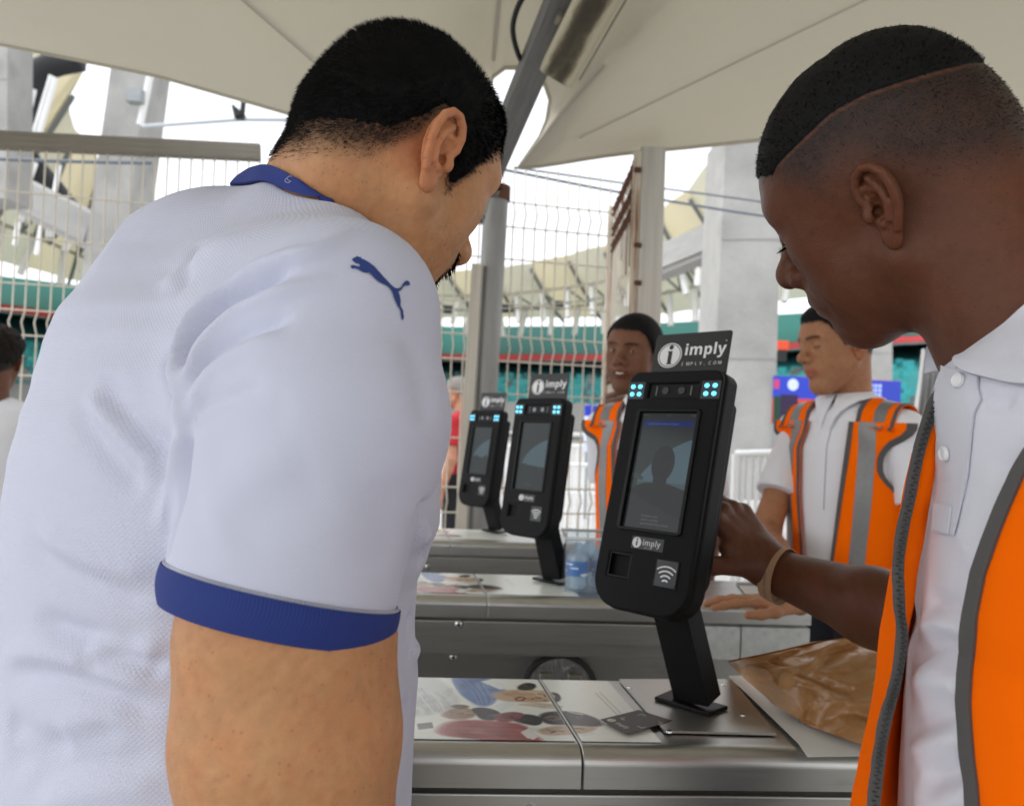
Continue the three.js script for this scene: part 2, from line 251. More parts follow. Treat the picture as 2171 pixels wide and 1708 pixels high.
{ // gate of wire mesh standing open, seen nearly edge on
  const a = P(1352, 322, 3.26), b = P(1302, 388, 4.1), t = thing('rusty_gate', 'open mesh gate with heavy brown rust, seen edge-on beside the off-white post', 'gate', undefined, a.clone().setY(0));
  const low = (p, y) => V3(p.x, y, p.z);
  part('gate_frame', merge([bar(a, low(a, 0.08), 0.03, 0.03, V3(1, 0, 0)), bar(low(b, a.y), low(b, 0.08), 0.05, 0.05, V3(1, 0, 0))]), std({ color: rgb(0.62, 0.56, 0.46), map: canvasTex(128, 512, (c, w, h) => { c.fillStyle = '#fff'; c.fillRect(0, 0, w, h); for (let i = 0; i < 260; i++) { c.fillStyle = `rgba(${90 + rnd() * 40},${45 + rnd() * 20},20,${rnd() * 0.5})`; const y = rnd() * h; c.fillRect(rnd() * w, y, rr(2, 16), rr(10, 60)); } }), roughness: 0.8 }), t);
  const g = [], rg = []; const n = 9;
  for (let i = 1; i < n; i++) { const p = a.clone().lerp(low(b, a.y), i / n); g.push(tube([low(p, a.y), low(p, 0.1)], 0.004, 4)); }
  for (const f of [0.02, 0.12, 0.2, 0.86, 0.96, 1.05, 1.4, 1.5, 1.6]) { const y = a.y - f; for (let k = 0; k < 2; k++) { const pts = []; for (let i = 0; i <= 18; i++) pts.push(low(a, y - k * 0.03).lerp(low(b, y - k * 0.03), i / 18).add(V3(((i % 2) - 0.5) * 0.02, ((i % 2) - 0.5) * 0.03, 0))); rg.push(tube(pts, 0.009, 4)); } }
  for (let k = 0; k < 60; k++) { const p = a.clone().lerp(low(b, a.y), rnd()), y = a.y - [0.1, 0.95, 1.5][k % 3] + rr(-0.18, 0.12); rg.push(tube([V3(p.x + 0.005, y, p.z), V3(p.x + 0.005, y - rr(0.08, 0.3), p.z)], rr(0.004, 0.009), 4)); }
  part('wire_mesh', merge(g), wireMat, t); part('corroded_bars', merge(rg), M.rust, t);
}
// thin cables strung across the back
for (const [l, pts, r] of [['upper thin grey cable crossing behind the off-white post', [[1090, 355, 4.5], [1300, 385, 5], [1560, 420, 6], [1700, 440, 6]], 0.007], ['lower thin grey cable crossing behind the off-white post', [[1070, 360, 4.4], [1300, 405, 5], [1600, 455, 6], [1700, 468, 6]], 0.009], ['thin blue-grey cable running behind the left fence rail', [[-60, 335, 5], [150, 342, 5], [320, 345, 5]], 0.012]]) tag(part('strung_cable', tube(pathP(pts, 16), r, 5), std({ color: rgb(0.12, 0.14, 0.17), roughness: 0.6 })), l, 'cable');

// concrete stadium columns and ring beams
function column(label, l0, r0, l1, r1, d, depth = 0.7) {
  const A = P(...l0, d), B = P(...r0, d), Cc = P(...l1, d), D = P(...r1, d), fw = V3(0, 0, -depth), t = thing('concrete_column', label, 'column', undefined, Cc.clone().lerp(D, 0.5));
  const mk = (a, b, c, e) => sheet([[a, b], [c, e]].map((r) => r), depth);
  const g = new THREE.BufferGeometry(), v = [A, B, D, Cc, A.clone().add(fw), B.clone().add(fw), D.clone().add(fw), Cc.clone().add(fw)], f = [[3, 2, 1, 0], [4, 5, 6, 7], [0, 1, 5, 4], [2, 3, 7, 6], [1, 2, 6, 5], [3, 0, 4, 7]], pos = [], uv = [];
  for (const q of f) for (const i of [0, 1, 2, 0, 2, 3]) { const p = v[q[i]]; pos.push(p.x, p.y, p.z); uv.push(p.x + p.z, p.y); }
  g.setAttribute('position', new THREE.Float32BufferAttribute(pos, 3)); g.setAttribute('uv', new THREE.Float32BufferAttribute(uv, 2)); g.computeVertexNormals();
  part('shaft', g, M.concrete, t);
  for (const k of [0.3, 0.62]) { const p = A.clone().lerp(Cc, k), q = B.clone().lerp(D, k); part('pour_joint', bar(p.add(V3(0, 0, 0.004)), q.add(V3(0, 0, 0.004)), 0.012, 0.02), std({ color: rgb(0.3, 0.29, 0.28), roughness: 1 }), t); }
  return t;
}
column('slanted concrete column left of the man in white, rising behind the wire fence', [240, 100], [318, 100], [128, 900], [212, 900], 16, 1.0);
column('sliver of concrete column at the far left edge under the canopy', [-40, 60], [15, 60], [-60, 420], [14, 420], 15, 0.8);
column('broad concrete column behind the near terminal, tall as the frame', [1541, 270], [1660, 270], [1502, 1060], [1640, 1060], 9, 0.9);
column('lower grey concrete column behind the earlobe of the looking-down attendant', [1806, 640], [1893, 640], [1800, 1000], [1892, 1000], 17, 0.8);
function beam(label, a, b, h, w, drop) {
  const t = thing('concrete_beam', label, 'beam', undefined, a.clone().lerp(b, 0.5));
  part('beam_body', bar(a, b, w, h), M.concrete, t);
  part('soffit_channel', bar(a.clone().add(V3(0, -h / 2 - drop / 2, -0.05)), b.clone().add(V3(0, -h / 2 - drop / 2, -0.05)), w * 0.8, drop), M.concrete, t);
}
beam('sloping concrete beam joining the slanted left column, behind the wire fence', P(-60, 352, 19), P(206, 490, 17.2), 0.62, 0.5, 0.16);
beam('sloping concrete beam between the off-white post and the broad column', P(1360, 570, 12), P(1540, 494, 10), 0.34, 0.3, 0.07);
{ const t = thing('drain_pipe', 'slim pale downpipe running up the slanted left column', 'pipe', undefined, P(294, 300, 15.6)); part('pipe', tube([P(322, 140, 15.6), P(296, 265, 15.6)], 0.07, 8), M.white, t); part('bracket', box(0.3, 0.25, 0.25, basisM(V3(1, 0, 0), V3(0, 1, 0), V3(0, 0, 1), P(288, 205, 15.5))), M.greyPost, t); }
{ const t = thing('stay_rod', 'pale stay rod with dark clamp crossing the sky below the left canopy', 'rod', undefined, P(400, 260, 15)); part('rod', tube([P(300, 268, 15), P(512, 253, 15), P(660, 254, 15)], 0.04, 6), std({ color: rgb(0.42, 0.45, 0.48), roughness: 0.5 }), t); part('clamp', merge([tube([P(492, 222, 15), P(508, 248, 15)], (k) => 0.02 + 0.09 * k, 6), tube([P(516, 212, 15), P(513, 246, 15)], 0.05, 6), box(0.16, 0.1, 0.1, basisM(V3(1, 0, 0), V3(0, 1, 0), V3(0, 0, 1), P(511, 250, 15)))]), M.roofDark, t); }

// stadium roof ring seen under the canopy
{
  const inner = [[-60, 60, 30], [60, 70, 32], [150, 105, 34], [190, 128, 36], [165, 165, 37], [142, 209, 38], [150, 261, 40], [181, 295, 42], [230, 370, 46], [268, 407, 50], [348, 462, 55], [480, 520, 62], [700, 572, 68], [970, 574, 68], [1063, 567, 66], [1180, 545, 62], [1293, 515, 57], [1391, 449, 50], [1457, 403, 46], [1499, 348, 43], [1512, 300, 41], [1530, 200, 38]];
  const outer = [[-420, 500, 52], [-330, 510, 54], [-200, 525, 56], [-100, 540, 58], [-60, 546, 60], [-20, 550, 61], [20, 556, 62], [60, 566, 64], [110, 580, 66], [160, 592, 68], [300, 625, 74], [480, 655, 80], [700, 672, 84], [960, 672, 84], [1063, 672, 83], [1180, 672, 80], [1293, 671, 76], [1391, 664, 70], [1480, 655, 66], [1560, 645, 63], [1660, 635, 60], [1900, 610, 56]];
  const N = 67, I = polyP(inner, N), O = polyP(outer, N), t = thing('stadium_roof', 'ring roof of cream membrane panels and white struts around the stadium bowl', 'roof', undefined, O[N >> 1]);
  const at = (j, k) => I[j].clone().lerp(O[j], k);
  for (let j = 0; j < N - 3; j += 3) { const rows = []; for (let k = 0; k <= 5; k++) { const r = []; for (let q = 0; q <= 3; q++) r.push(at(j + q, k / 5).add(V3(0, (q === 1 || q === 2 ? 0.55 : 0) * Math.sin(k / 5 * Math.PI) - (q === 0 || q === 3 ? 0.1 : 0), 0))); rows.push(r); } part('membrane_panel', sheet(rows, 0.06), j % 2 ? M.roof : phy({ color: rgb(0.8, 0.78, 0.68), roughness: 0.9, transmission: 0.58, thickness: 0 }), t); }
  for (let j = 0; j < N; j += 3) part('rib', tube([at(j, 0.02).add(V3(0, -0.5, 0)), at(j, 0.35).add(V3(0, -0.7, 0)), at(j, 0.7).add(V3(0, -0.8, 0)), at(j, 1).add(V3(0, -0.5, 0))], 0.14, 5), std({ color: rgb(0.22, 0.23, 0.23), roughness: 0.7 }), t);
  for (const k of [0.28, 0.6]) part('ring_truss', tube(I.map((_, j) => at(j, k).add(V3(0, -0.9, 0))), 0.13, 5), std({ color: rgb(0.5, 0.46, 0.38), roughness: 0.7 }), t);
  { const zig = []; for (let j = 0; j < N - 1; j++) { const a = at(j, j % 2 ? 0.28 : 0.6).add(V3(0, -1.0, 0)), b = at(j + 1, j % 2 ? 0.6 : 0.28).add(V3(0, -1.0, 0)); zig.push(tube([a, b], 0.1, 5)); zig.push(tube([at(j, 0.28).add(V3(0, -2.2, 0.3)), at(j + 1, 0.28).add(V3(0, -2.2, 0.3))], 0.09, 5)); } part('truss_lattice', merge(zig), std({ color: rgb(0.3, 0.29, 0.26), roughness: 0.7 }), t); }
  for (let j = 1; j < N; j += 2) for (const k of [0.3, 0.62]) { const p = at(j, k); part('strut', tube([p.clone().add(V3(0, -0.6, 0)), p.clone().add(V3(rr(-0.6, 0.6), -3.4, 0.6))], 0.24, 6), M.strut, t); }
  for (let j = 2; j < N; j += 4) { const p = at(j, 0.45).add(V3(0, -1.6, 1)); part('floodlight', box(0.9, 0.7, 0.6, T(p.x, p.y, p.z), 0.1), M.roofDark, t); }
  part('dark_arch', merge([tube(pathP([[30, 330, 29], [42, 250, 29], [60, 190, 29], [95, 145, 29], [170, 128, 29]], 20), (k) => 0.6 - 0.2 * k, 8), tube(pathP([[60, 345, 33], [110, 400, 36], [160, 455, 40], [230, 500, 44], [310, 540, 50]], 20), 0.5, 8)]), M.roofDark, t);
  for (const [a, b, c, e] of [[72, 190, 46, 300], [108, 160, 66, 300], [118, 165, 78, 298], [75, 345, 62, 382], [125, 350, 115, 408], [38, 470, 30, 520], [88, 470, 76, 540]]) part('strut', tube([P(a, b, 28), P(c, e, 28)], 0.09, 6), M.strut, t);
  for (const [u, v, w] of [[48, 152, 0.3], [28, 230, 0.25], [40, 275, 0.3], [20, 250, 0.22]]) { const p = P(u, v, 27); part('floodlight', box(w * 1.5, w, w, T(p.x, p.y, p.z), 0.05), M.roofDark, t); }
}
{ // far stand with green cladding, red band and teal seats
  const X = [[-700, 0], [-300, 0], [0, 0], [160, 0], [480, 0], [960, 0], [1290, 0], [1480, 0], [1660, 0], [2200, 0], [2900, 0]];
  const line = (ys, d) => polyP(X.map(([x], i) => [x, ys[i], d[i]]), 61), dd = [50, 58, 66, 72, 84, 90, 84, 74, 66, 58, 50];
  const top = line([540, 560, 587, 606, 670, 694, 692, 682, 668, 640, 600], dd), red = line([600, 620, 645, 668, 722, 752, 752, 742, 728, 700, 660], dd.map((x) => x - 4)), red2 = line([610, 632, 657, 682, 735, 763, 764, 754, 740, 712, 672], dd.map((x) => x - 4.2)), deep = line([603, 624, 649, 673, 727, 756, 757, 747, 733, 705, 665].map((v) => v + 14), dd.map((x) => x + 7)), mid = line([680, 700, 725, 740, 775, 796, 798, 790, 780, 760, 730], dd.map((x) => x - 3)), low = line([790, 800, 812, 820, 840, 852, 855, 858, 862, 866, 870], dd.map((x) => x - 12)), gr = line([900, 900, 900, 900, 905, 910, 915, 920, 930, 945, 960], dd.map((x) => x - 14));
  const t = thing('stadium_stand', 'far curved grandstand with green cladding, red band and turquoise seats', 'grandstand', undefined, low[30].clone().setY(0));
  const band = (a, b, m, n, name) => { for (let s = 0; s < 60; s += 6) part(name, sheet([a.slice(s, s + 7).map((p) => p.clone()), b.slice(s, s + 7).map((p) => p.clone())], 0.2), Array.isArray(m) ? m[(s / 6) % m.length] : m, t); };
  const green = [std({ color: rgb(0.009, 0.1, 0.08), roughness: 0.8 }), std({ color: rgb(0.011, 0.12, 0.095), roughness: 0.8 }), std({ color: rgb(0.008, 0.085, 0.07), roughness: 0.8 })];
  band(top, red, green, 0, 'cladding_panel'); band(red, red2, std({ color: rgb(0.45, 0.035, 0.04), roughness: 0.7 }), 0, 'red_band');
  const tierM = [std({ color: rgb(0.03, 0.25, 0.25), roughness: 0.8 }), std({ color: rgb(0.035, 0.28, 0.29), roughness: 0.8 })]; band(red2, deep, M.concrete, 0, 'tier_soffit'); band(deep, mid, tierM, 0, 'seat_tier'); band(mid, low, tierM, 0, 'seat_tier'); band(low, gr, std({ color: rgb(0.3, 0.3, 0.29), roughness: 0.9 }), 0, 'parapet');
  const seats = [], dark = [];
  for (let k = 0; k < 1500; k++) { const j = Math.floor(rnd() * 59), s = rnd(), p = mid[j].clone().lerp(mid[j + 1], rnd()).lerp(low[j].clone().lerp(low[j + 1], rnd()), s).add(V3(0, 0.15, 0.35)); (rnd() < 0.8 ? seats : dark).push(box(0.5, 0.42, 0.42, T(p.x, p.y, p.z), 0)); }
  for (let j = 2; j < 60; j += 3) dark.push(bar(mid[j].clone().add(V3(0, 0.2, 0.4)), low[j].clone().add(V3(rr(-3, 3), 0.2, 0.4)), 0.9, 0.2));
  const a = part('seats', merge(seats), std({ color: rgb(0.04, 0.36, 0.37), roughness: 0.6 }), t), b = part('aisles', merge(dark), std({ color: rgb(0.14, 0.15, 0.15), roughness: 0.9 }), t); a.userData.kind = 'stuff'; b.userData.kind = 'stuff';
}
// signboards, drape, railings on the concourse
function signboard(label, u0, v0, u1, v1, d, cols) {
  const a = P(u0, v0, d), b = P(u1, v1, d), w = Math.abs(b.x - a.x), h = Math.abs(a.y - b.y), t = thing('signboard', label, 'signboard', undefined, V3((a.x + b.x) / 2, 0, a.z));
  part('panel', box(w, h, 0.06, T((a.x + b.x) / 2, (a.y + b.y) / 2, a.z), 0.01), std({ map: canvasTex(256, 256, (c, W, H) => cols(c, W, H)), roughness: 0.6 }), t);
  const low = Math.min(a.y, b.y); if (low > 0.02) for (const x of [a.x + 0.05 * Math.sign(b.x - a.x), b.x - 0.05 * Math.sign(b.x - a.x)]) part('leg', box(0.05, low, 0.05, T(x, low / 2, a.z)), M.greyPost, t);
}
signboard('blue and red event panel behind the looking-down attendant', 1640, 796, 1730, 900, 9, (c, W, H) => { c.fillStyle = '#2a3fb8'; c.fillRect(0, 0, W, H); c.fillStyle = '#c93a6a'; c.fillRect(0, 20, 30, 50); c.fillStyle = '#cfd8ff'; c.beginPath(); c.arc(110, 45, 32, 0, 7); c.fill(); c.fillStyle = '#123c2c'; c.fillRect(0, 110, 40, 146); c.fillStyle = '#2b1640'; c.fillRect(40, 100, 100, 156); c.fillStyle = '#d2412c'; c.fillRect(140, 120, 116, 136); });
signboard('blue signboard with pale emblem, right of the looking-down attendant', 1815, 804, 1905, 910, 8, (c, W, H) => { c.fillStyle = '#2c3fae'; c.fillRect(0, 0, W, H); c.fillStyle = '#1b2a80'; c.fillRect(20, 110, 150, 100); c.fillStyle = '#a9b6ee'; for (let i = 0; i < 9; i++) { c.beginPath(); c.arc(85 + (i % 3) * 24, 30 + Math.floor(i / 3) * 24, 11, 0, 7); c.fill(); } c.fillStyle = '#c02a48'; c.fillRect(0, 236, W, 20); });
signboard('bright blue booth front seen through the wire fence', 1240, 858, 1285, 960, 12, (c, W, H) => { c.fillStyle = '#1d34b4'; c.fillRect(0, 0, W, H); c.fillStyle = '#e6e9f4'; c.fillRect(0, 60, 120, 130); c.fillStyle = '#c9cfdd'; c.fillRect(0, 190, W, 66); });
{ // red flag bit beside the attendant's forehead
  const p = P(1660, 732, 14), t = thing('red_lamp_sign', 'small orange-red sign above the stand, left of the looking-down attendant', 'sign', undefined, p); part('panel', box(0.2, 0.16, 0.05, T(p.x, p.y, p.z), 0.01), std({ color: rgb(0.7, 0.07, 0.02), roughness: 0.6 }), t); part('bracket', box(0.14, 0.2, 0.05, T(p.x, p.y - 0.18, p.z), 0.01), M.roofDark, t);
}
{ // gathered white drape
  const t = thing('hanging_drape', 'gathered white sheer drape between the blue signboard and the orange vest', 'drape', undefined, P(1940, 1000, 5).setY(0)), rows = [];
  for (let i = 0; i <= 16; i++) { const k = i / 16, r = []; for (let j = 0; j <= 30; j++) { const p = P(lerp(1955, 1925, k) + (j / 30) * lerp(70, 90, k), lerp(740, 1000, k), 5); p.z += 0.05 * Math.sin(j * 1.25 + k * 2) + 0.03 * Math.sin(j * 2.7 - k * 3); r.push(p); } rows.push(r); }
  part('cloth', sheet(rows, 0.003), phy({ color: rgb(0.62, 0.62, 0.6), roughness: 0.9, transmission: 0.35, thickness: 0 }), t);
}
function railing(label, u0, u1, v0, v1, d, n) {
  const a = P(u0, v0, d), b = P(u1, v1, d), t = thing('crowd_barrier', label, 'barrier', 'white crowd barriers on the concourse', a.clone().lerp(b, 0.5).setY(0)), low = (p, y) => V3(p.x, y, p.z);
  part('frame', merge([tube([low(a, a.y), low(b, b.y)], 0.022, 8), tube([low(a, 0.2), low(b, 0.2)], 0.018, 8), tube([a, low(a, 0.02)], 0.022, 8), tube([b, low(b, 0.02)], 0.022, 8)]), M.white, t);
  for (let i = 1; i < n; i++) { const p = a.clone().lerp(b, i / n); part('bar', tube([p, low(p, 0.2)], 0.012, 6), M.white, t); }
  for (const p of [a, b]) part('foot', box(0.06, 0.02, 0.5, T(p.x, 0.012, p.z)), M.greyPost, t);
}
railing('white tubular crowd barrier between the near terminal and the looking-down attendant', 1560, 1652, 962, 960, 4.6, 6);
railing('white tubular crowd barrier seen through the fence wires', 1085, 1290, 985, 985, 9, 12);
railing('distant white crowd barrier farther off through the fence wires', 1060, 1300, 945, 945, 14, 16);
// ---------------------------------------------------------------- turnstiles
const TOP = 1.0, AL = 0.061, Lv = V3(Math.cos(AL), 0, -Math.sin(AL)), Dv = V3(-Math.sin(AL), 0, -Math.cos(AL)), UP = V3(0, 1, 0), SH = -0.11;
const Z3 = (x, y) => [848 + x * 0.3545, 1102.4 + y * 0.3545];
const orig1 = onPlane(1000, 1586, TOP), orig2 = onPlane(1000, 1264, TOP), orig3 = onPlane(1000, 1146, TOP);
const toLQ = (u, v, o = orig1, h = TOP) => { const p = onPlane(u, v, h).sub(o); return [p.dot(Lv), p.dot(Dv)]; };
const DEPTH = 0.285;
const PL = [-0.42, 0.30], PW = 560, PH = Math.round(PW * DEPTH / (PL[1] - PL[0]));
const posterTex = canvasTex(PW, PH, (c, W, H) => {
  const px = (u, v) => { const [l, q] = toLQ(u, v); return [(l - SH * q - PL[0]) / (PL[1] - PL[0]) * W, (1 - q / DEPTH) * H]; };
  c.fillStyle = '#eef0e8'; c.fillRect(0, 0, W, H);
  const poly = (pts, f) => { c.fillStyle = f; c.beginPath(); pts.forEach((p, i) => { const q = px(...Z3(...p)); i ? c.lineTo(...q) : c.moveTo(...q); }); c.closePath(); c.fill(); };
  const blob = (pts, f) => { const q0 = pts.map((p) => px(...Z3(...p))), cx = q0.reduce((a, p) => a + p[0], 0) / q0.length, cy = q0.reduce((a, p) => a + p[1], 0) / q0.length; c.fillStyle = f; for (const [k, al] of [[1.07, 0.3], [1.03, 0.4], [0.98, 0.55], [0.93, 0.8]]) { c.globalAlpha = al; const q = q0.map((p) => [cx + (p[0] - cx) * k + rr(-1.2, 1.2), cy + (p[1] - cy) * k + rr(-1, 1)]); c.beginPath(); q.forEach((p, i) => { const n = q[(i + 1) % q.length], m = [(p[0] + n[0]) / 2, (p[1] + n[1]) / 2]; if (!i) { const l = q.at(-1); c.moveTo((l[0] + p[0]) / 2, (l[1] + p[1]) / 2); } c.quadraticCurveTo(p[0], p[1], m[0], m[1]); }); c.fill(); } c.globalAlpha = 0.5; const x0 = Math.min(...q0.map((p) => p[0])), x1 = Math.max(...q0.map((p) => p[0])), y0 = Math.min(...q0.map((p) => p[1])), y1 = Math.max(...q0.map((p) => p[1])); for (let i = 0; i < 22; i++) { const a = rnd() * 6.283, r = Math.sqrt(rnd()) * 0.36, X = cx + Math.cos(a) * r * (x1 - x0), Y = cy + Math.sin(a) * r * (y1 - y0); c.fillStyle = i % 2 ? 'rgba(30,22,18,0.16)' : 'rgba(255,240,225,0.14)'; c.beginPath(); c.ellipse(X, Y, rr(0.05, 0.18) * (x1 - x0), rr(0.05, 0.16) * (y1 - y0), 0.3, 0, 7); c.fill(); } c.globalAlpha = 1; };
  const stroke = (pts, f, w0) => { const w = w0 * 0.26; c.strokeStyle = f; c.lineWidth = w; c.lineCap = 'round'; c.lineJoin = 'round'; c.beginPath(); pts.forEach((p, i) => { const q = px(...Z3(...p)); i ? c.lineTo(...q) : c.moveTo(...q); }); c.stroke(); };
  blob([[-200, 960], [200, 930], [300, 1010], [380, 1110], [250, 1160], [120, 1180], [-200, 1200]], '#cfd2d0');
  for (let i = 0; i < 9; i++) stroke([[-100 + i * 45, 950 + i * 12], [-60 + i * 50, 1060 + i * 6], [60 + i * 36, 1150 + i * 2]], i % 2 ? '#b3b8ba' : '#dfe1de', 7);
  blob([[290, 930], [420, 925], [560, 960], [640, 1010], [590, 1060], [560, 1110], [480, 1125], [400, 1080], [350, 1040]], '#6680b4');
  for (let i = 0; i < 7; i++) stroke([[330 + i * 30, 945 + i * 8], [420 + i * 22, 1010 + i * 12], [470 + i * 12, 1100]], i % 2 ? '#5670a6' : '#7d94c2', 6);
  poly([[480, 970], [560, 955], [660, 1010], [600, 1020]], '#e8eae6'); poly([[560, 1120], [640, 1085], [690, 1105], [610, 1150]], '#e3e6e6');
  // first face, lying on its side
  blob([[540, 1050], [610, 1022], [760, 1020], [900, 1030], [950, 1055], [930, 1082], [850, 1098], [690, 1092], [600, 1085]], '#c9a686');
  blob([[660, 1030], [860, 1026], [930, 1050], [800, 1058]], '#dcbf9f'); blob([[690, 1012], [740, 975], [820, 985], [810, 1018], [740, 1026]], '#2c241f'); blob([[900, 1030], [960, 1045], [960, 1090], [920, 1095], [935, 1060]], '#3a3029');
  stroke([[690, 1075], [720, 1062], [748, 1070], [730, 1086], [700, 1084], [690, 1075]], '#7b2f2a', 8); stroke([[785, 1078], [800, 1072]], '#5c4434', 6); stroke([[826, 1046], [862, 1050], [870, 1062]], '#2f241d', 6); stroke([[812, 1066], [840, 1070]], '#33271f', 8); stroke([[862, 1085], [880, 1088]], '#33271f', 7);
  blob([[680, 1110], [850, 1125], [960, 1140], [980, 1120], [900, 1104], [760, 1098]], '#d3c3b0'); 
  // second and third face with dark hair
  blob([[230, 1170], [330, 1125], [440, 1135], [470, 1170], [400, 1200], [300, 1200]], '#a98770'); blob([[290, 1120], [350, 1105], [430, 1120], [360, 1140]], '#6a5546'); stroke([[340, 1165], [380, 1160]], '#5a3a30', 5); stroke([[400, 1172], [440, 1168]], '#4a352b', 5);
  blob([[420, 1130], [520, 1125], [610, 1160], [580, 1205], [480, 1200], [450, 1160]], '#3a3230'); blob([[640, 1195], [740, 1160], [860, 1185], [840, 1240], [740, 1225]], '#2b2523'); blob([[560, 1170], [680, 1150], [760, 1170], [660, 1215], [580, 1215]], '#8a4a4a');
  blob([[820, 1160], [1000, 1145], [1140, 1175], [1220, 1220], [1180, 1245], [1010, 1230], [860, 1230]], '#342b27'); blob([[850, 1190], [900, 1170], [960, 1178], [970, 1200], [890, 1215]], '#4a3d35'); stroke([[862, 1192], [900, 1176], [960, 1190], [920, 1204], [880, 1200]], '#8d7660', 6); stroke([[1010, 1152], [1090, 1170]], '#d8c6b0', 12);
  blob([[810, 1270], [900, 1235], [1080, 1240], [1190, 1245], [1150, 1270], [1020, 1290], [880, 1295]], '#c6a98c'); stroke([[905, 1278], [930, 1270]], '#4d3529', 8); stroke([[950, 1268], [980, 1272]], '#6b4a3b', 7); stroke([[1040, 1250], [1100, 1256]], '#4d3a2d', 7);
  blob([[200, 1300], [270, 1215], [420, 1200], [640, 1215], [740, 1230], [800, 1290], [850, 1320], [860, 1366], [640, 1345], [600, 1320]], '#a4524e');
  for (let i = 0; i < 8; i++) stroke([[260 + i * 20, 1225 + i * 12], [500, 1228 + i * 13], [760, 1240 + i * 12]], i % 2 ? '#8d4442' : '#b5625c', 5);
  poly([[720, 1275], [770, 1250], [830, 1300], [800, 1320], [760, 1310]], '#e4e2dc'); blob([[600, 1345], [700, 1330], [850, 1325], [855, 1368], [640, 1362]], '#c0604f');
  poly([[100, 1225], [190, 1215], [200, 1250], [110, 1260]], '#77746a');
  // faint small print
  c.strokeStyle = '#a9aaa2'; c.lineWidth = 1; for (const [a, b] of [[[1170, 1040], [1300, 1170]], [[1195, 1035], [1320, 1160]]]) { const A = px(...Z3(...a)), B = px(...Z3(...b)); c.setLineDash([2, 1]); c.beginPath(); c.moveTo(...A); c.lineTo(...B); c.stroke(); } c.setLineDash([]);
  // print grain
  for (let i = 0; i < 700; i++) { c.fillStyle = rnd() < 0.5 ? `rgba(255,255,250,${rnd() * 0.12})` : `rgba(90,90,80,${rnd() * 0.07})`; c.fillRect(rnd() * W, rnd() * H, rr(1, 8), 1); }
});
const posterMat = std({ map: posterTex, color: rgb(0.92, 0.92, 0.92), roughness: 0.25 });
function lidGeo(o, l0, l1) {
  const s = new THREE.Shape(), r = 0.022, h = 0.048, d = DEPTH;
  s.moveTo(0, -h); s.lineTo(0, -r); s.absarc(r, -r, r, Math.PI, Math.PI / 2, true); s.lineTo(d - r, 0); s.absarc(d - r, -r, r, Math.PI / 2, 0, true); s.lineTo(d, -h); s.closePath();
  const g = new THREE.ExtrudeGeometry(s, { depth: l1 - l0 - 0.004, bevelEnabled: true, bevelSize: 0.0012, bevelThickness: 0.0012, bevelSegments: 1, bevelOffset: -0.0012, curveSegments: 8 });
  g.translate(0, 0, l0 + 0.002);
  const p = g.attributes.position; for (let i = 0; i < p.count; i++) p.setZ(i, p.getZ(i) + SH * clamp(p.getX(i), 0, d));
  g.applyMatrix4(basisM(Dv, UP, Lv, o)); g.computeVertexNormals();
  const uv = g.attributes.uv, q = g.attributes.position; for (let i = 0; i < uv.count; i++) { const w = V3().fromBufferAttribute(q, i).sub(o); uv.setXY(i, w.dot(Lv) * 0.8, (w.dot(Dv) + w.y) * 2.2); }
  return g;
}
const at = (o, l, h, q) => o.clone().addScaledVector(Lv, l).addScaledVector(UP, h).addScaledVector(Dv, q);
const LM = (o, l, h, q) => basisM(Lv, UP, Dv.clone().negate(), at(o, l, h, q));
function slab(o, pts, h0, h1) { // a flat plate over (l, q) corners
  const s = new THREE.Shape(pts.map(([l, q]) => new THREE.Vector2(l, q))), g = new THREE.ExtrudeGeometry(s, { depth: h1 - h0, bevelEnabled: false });
  const m = basisM(Lv, Dv, UP, at(o, 0, h0, 0)); g.applyMatrix4(m); return g;
}
const strip = (o, l0, l1, qs, ql) => qs.map((q) => [l0 + SH * q, q]).concat([...qs].reverse().map((q) => [l1 + SH * q, q]));
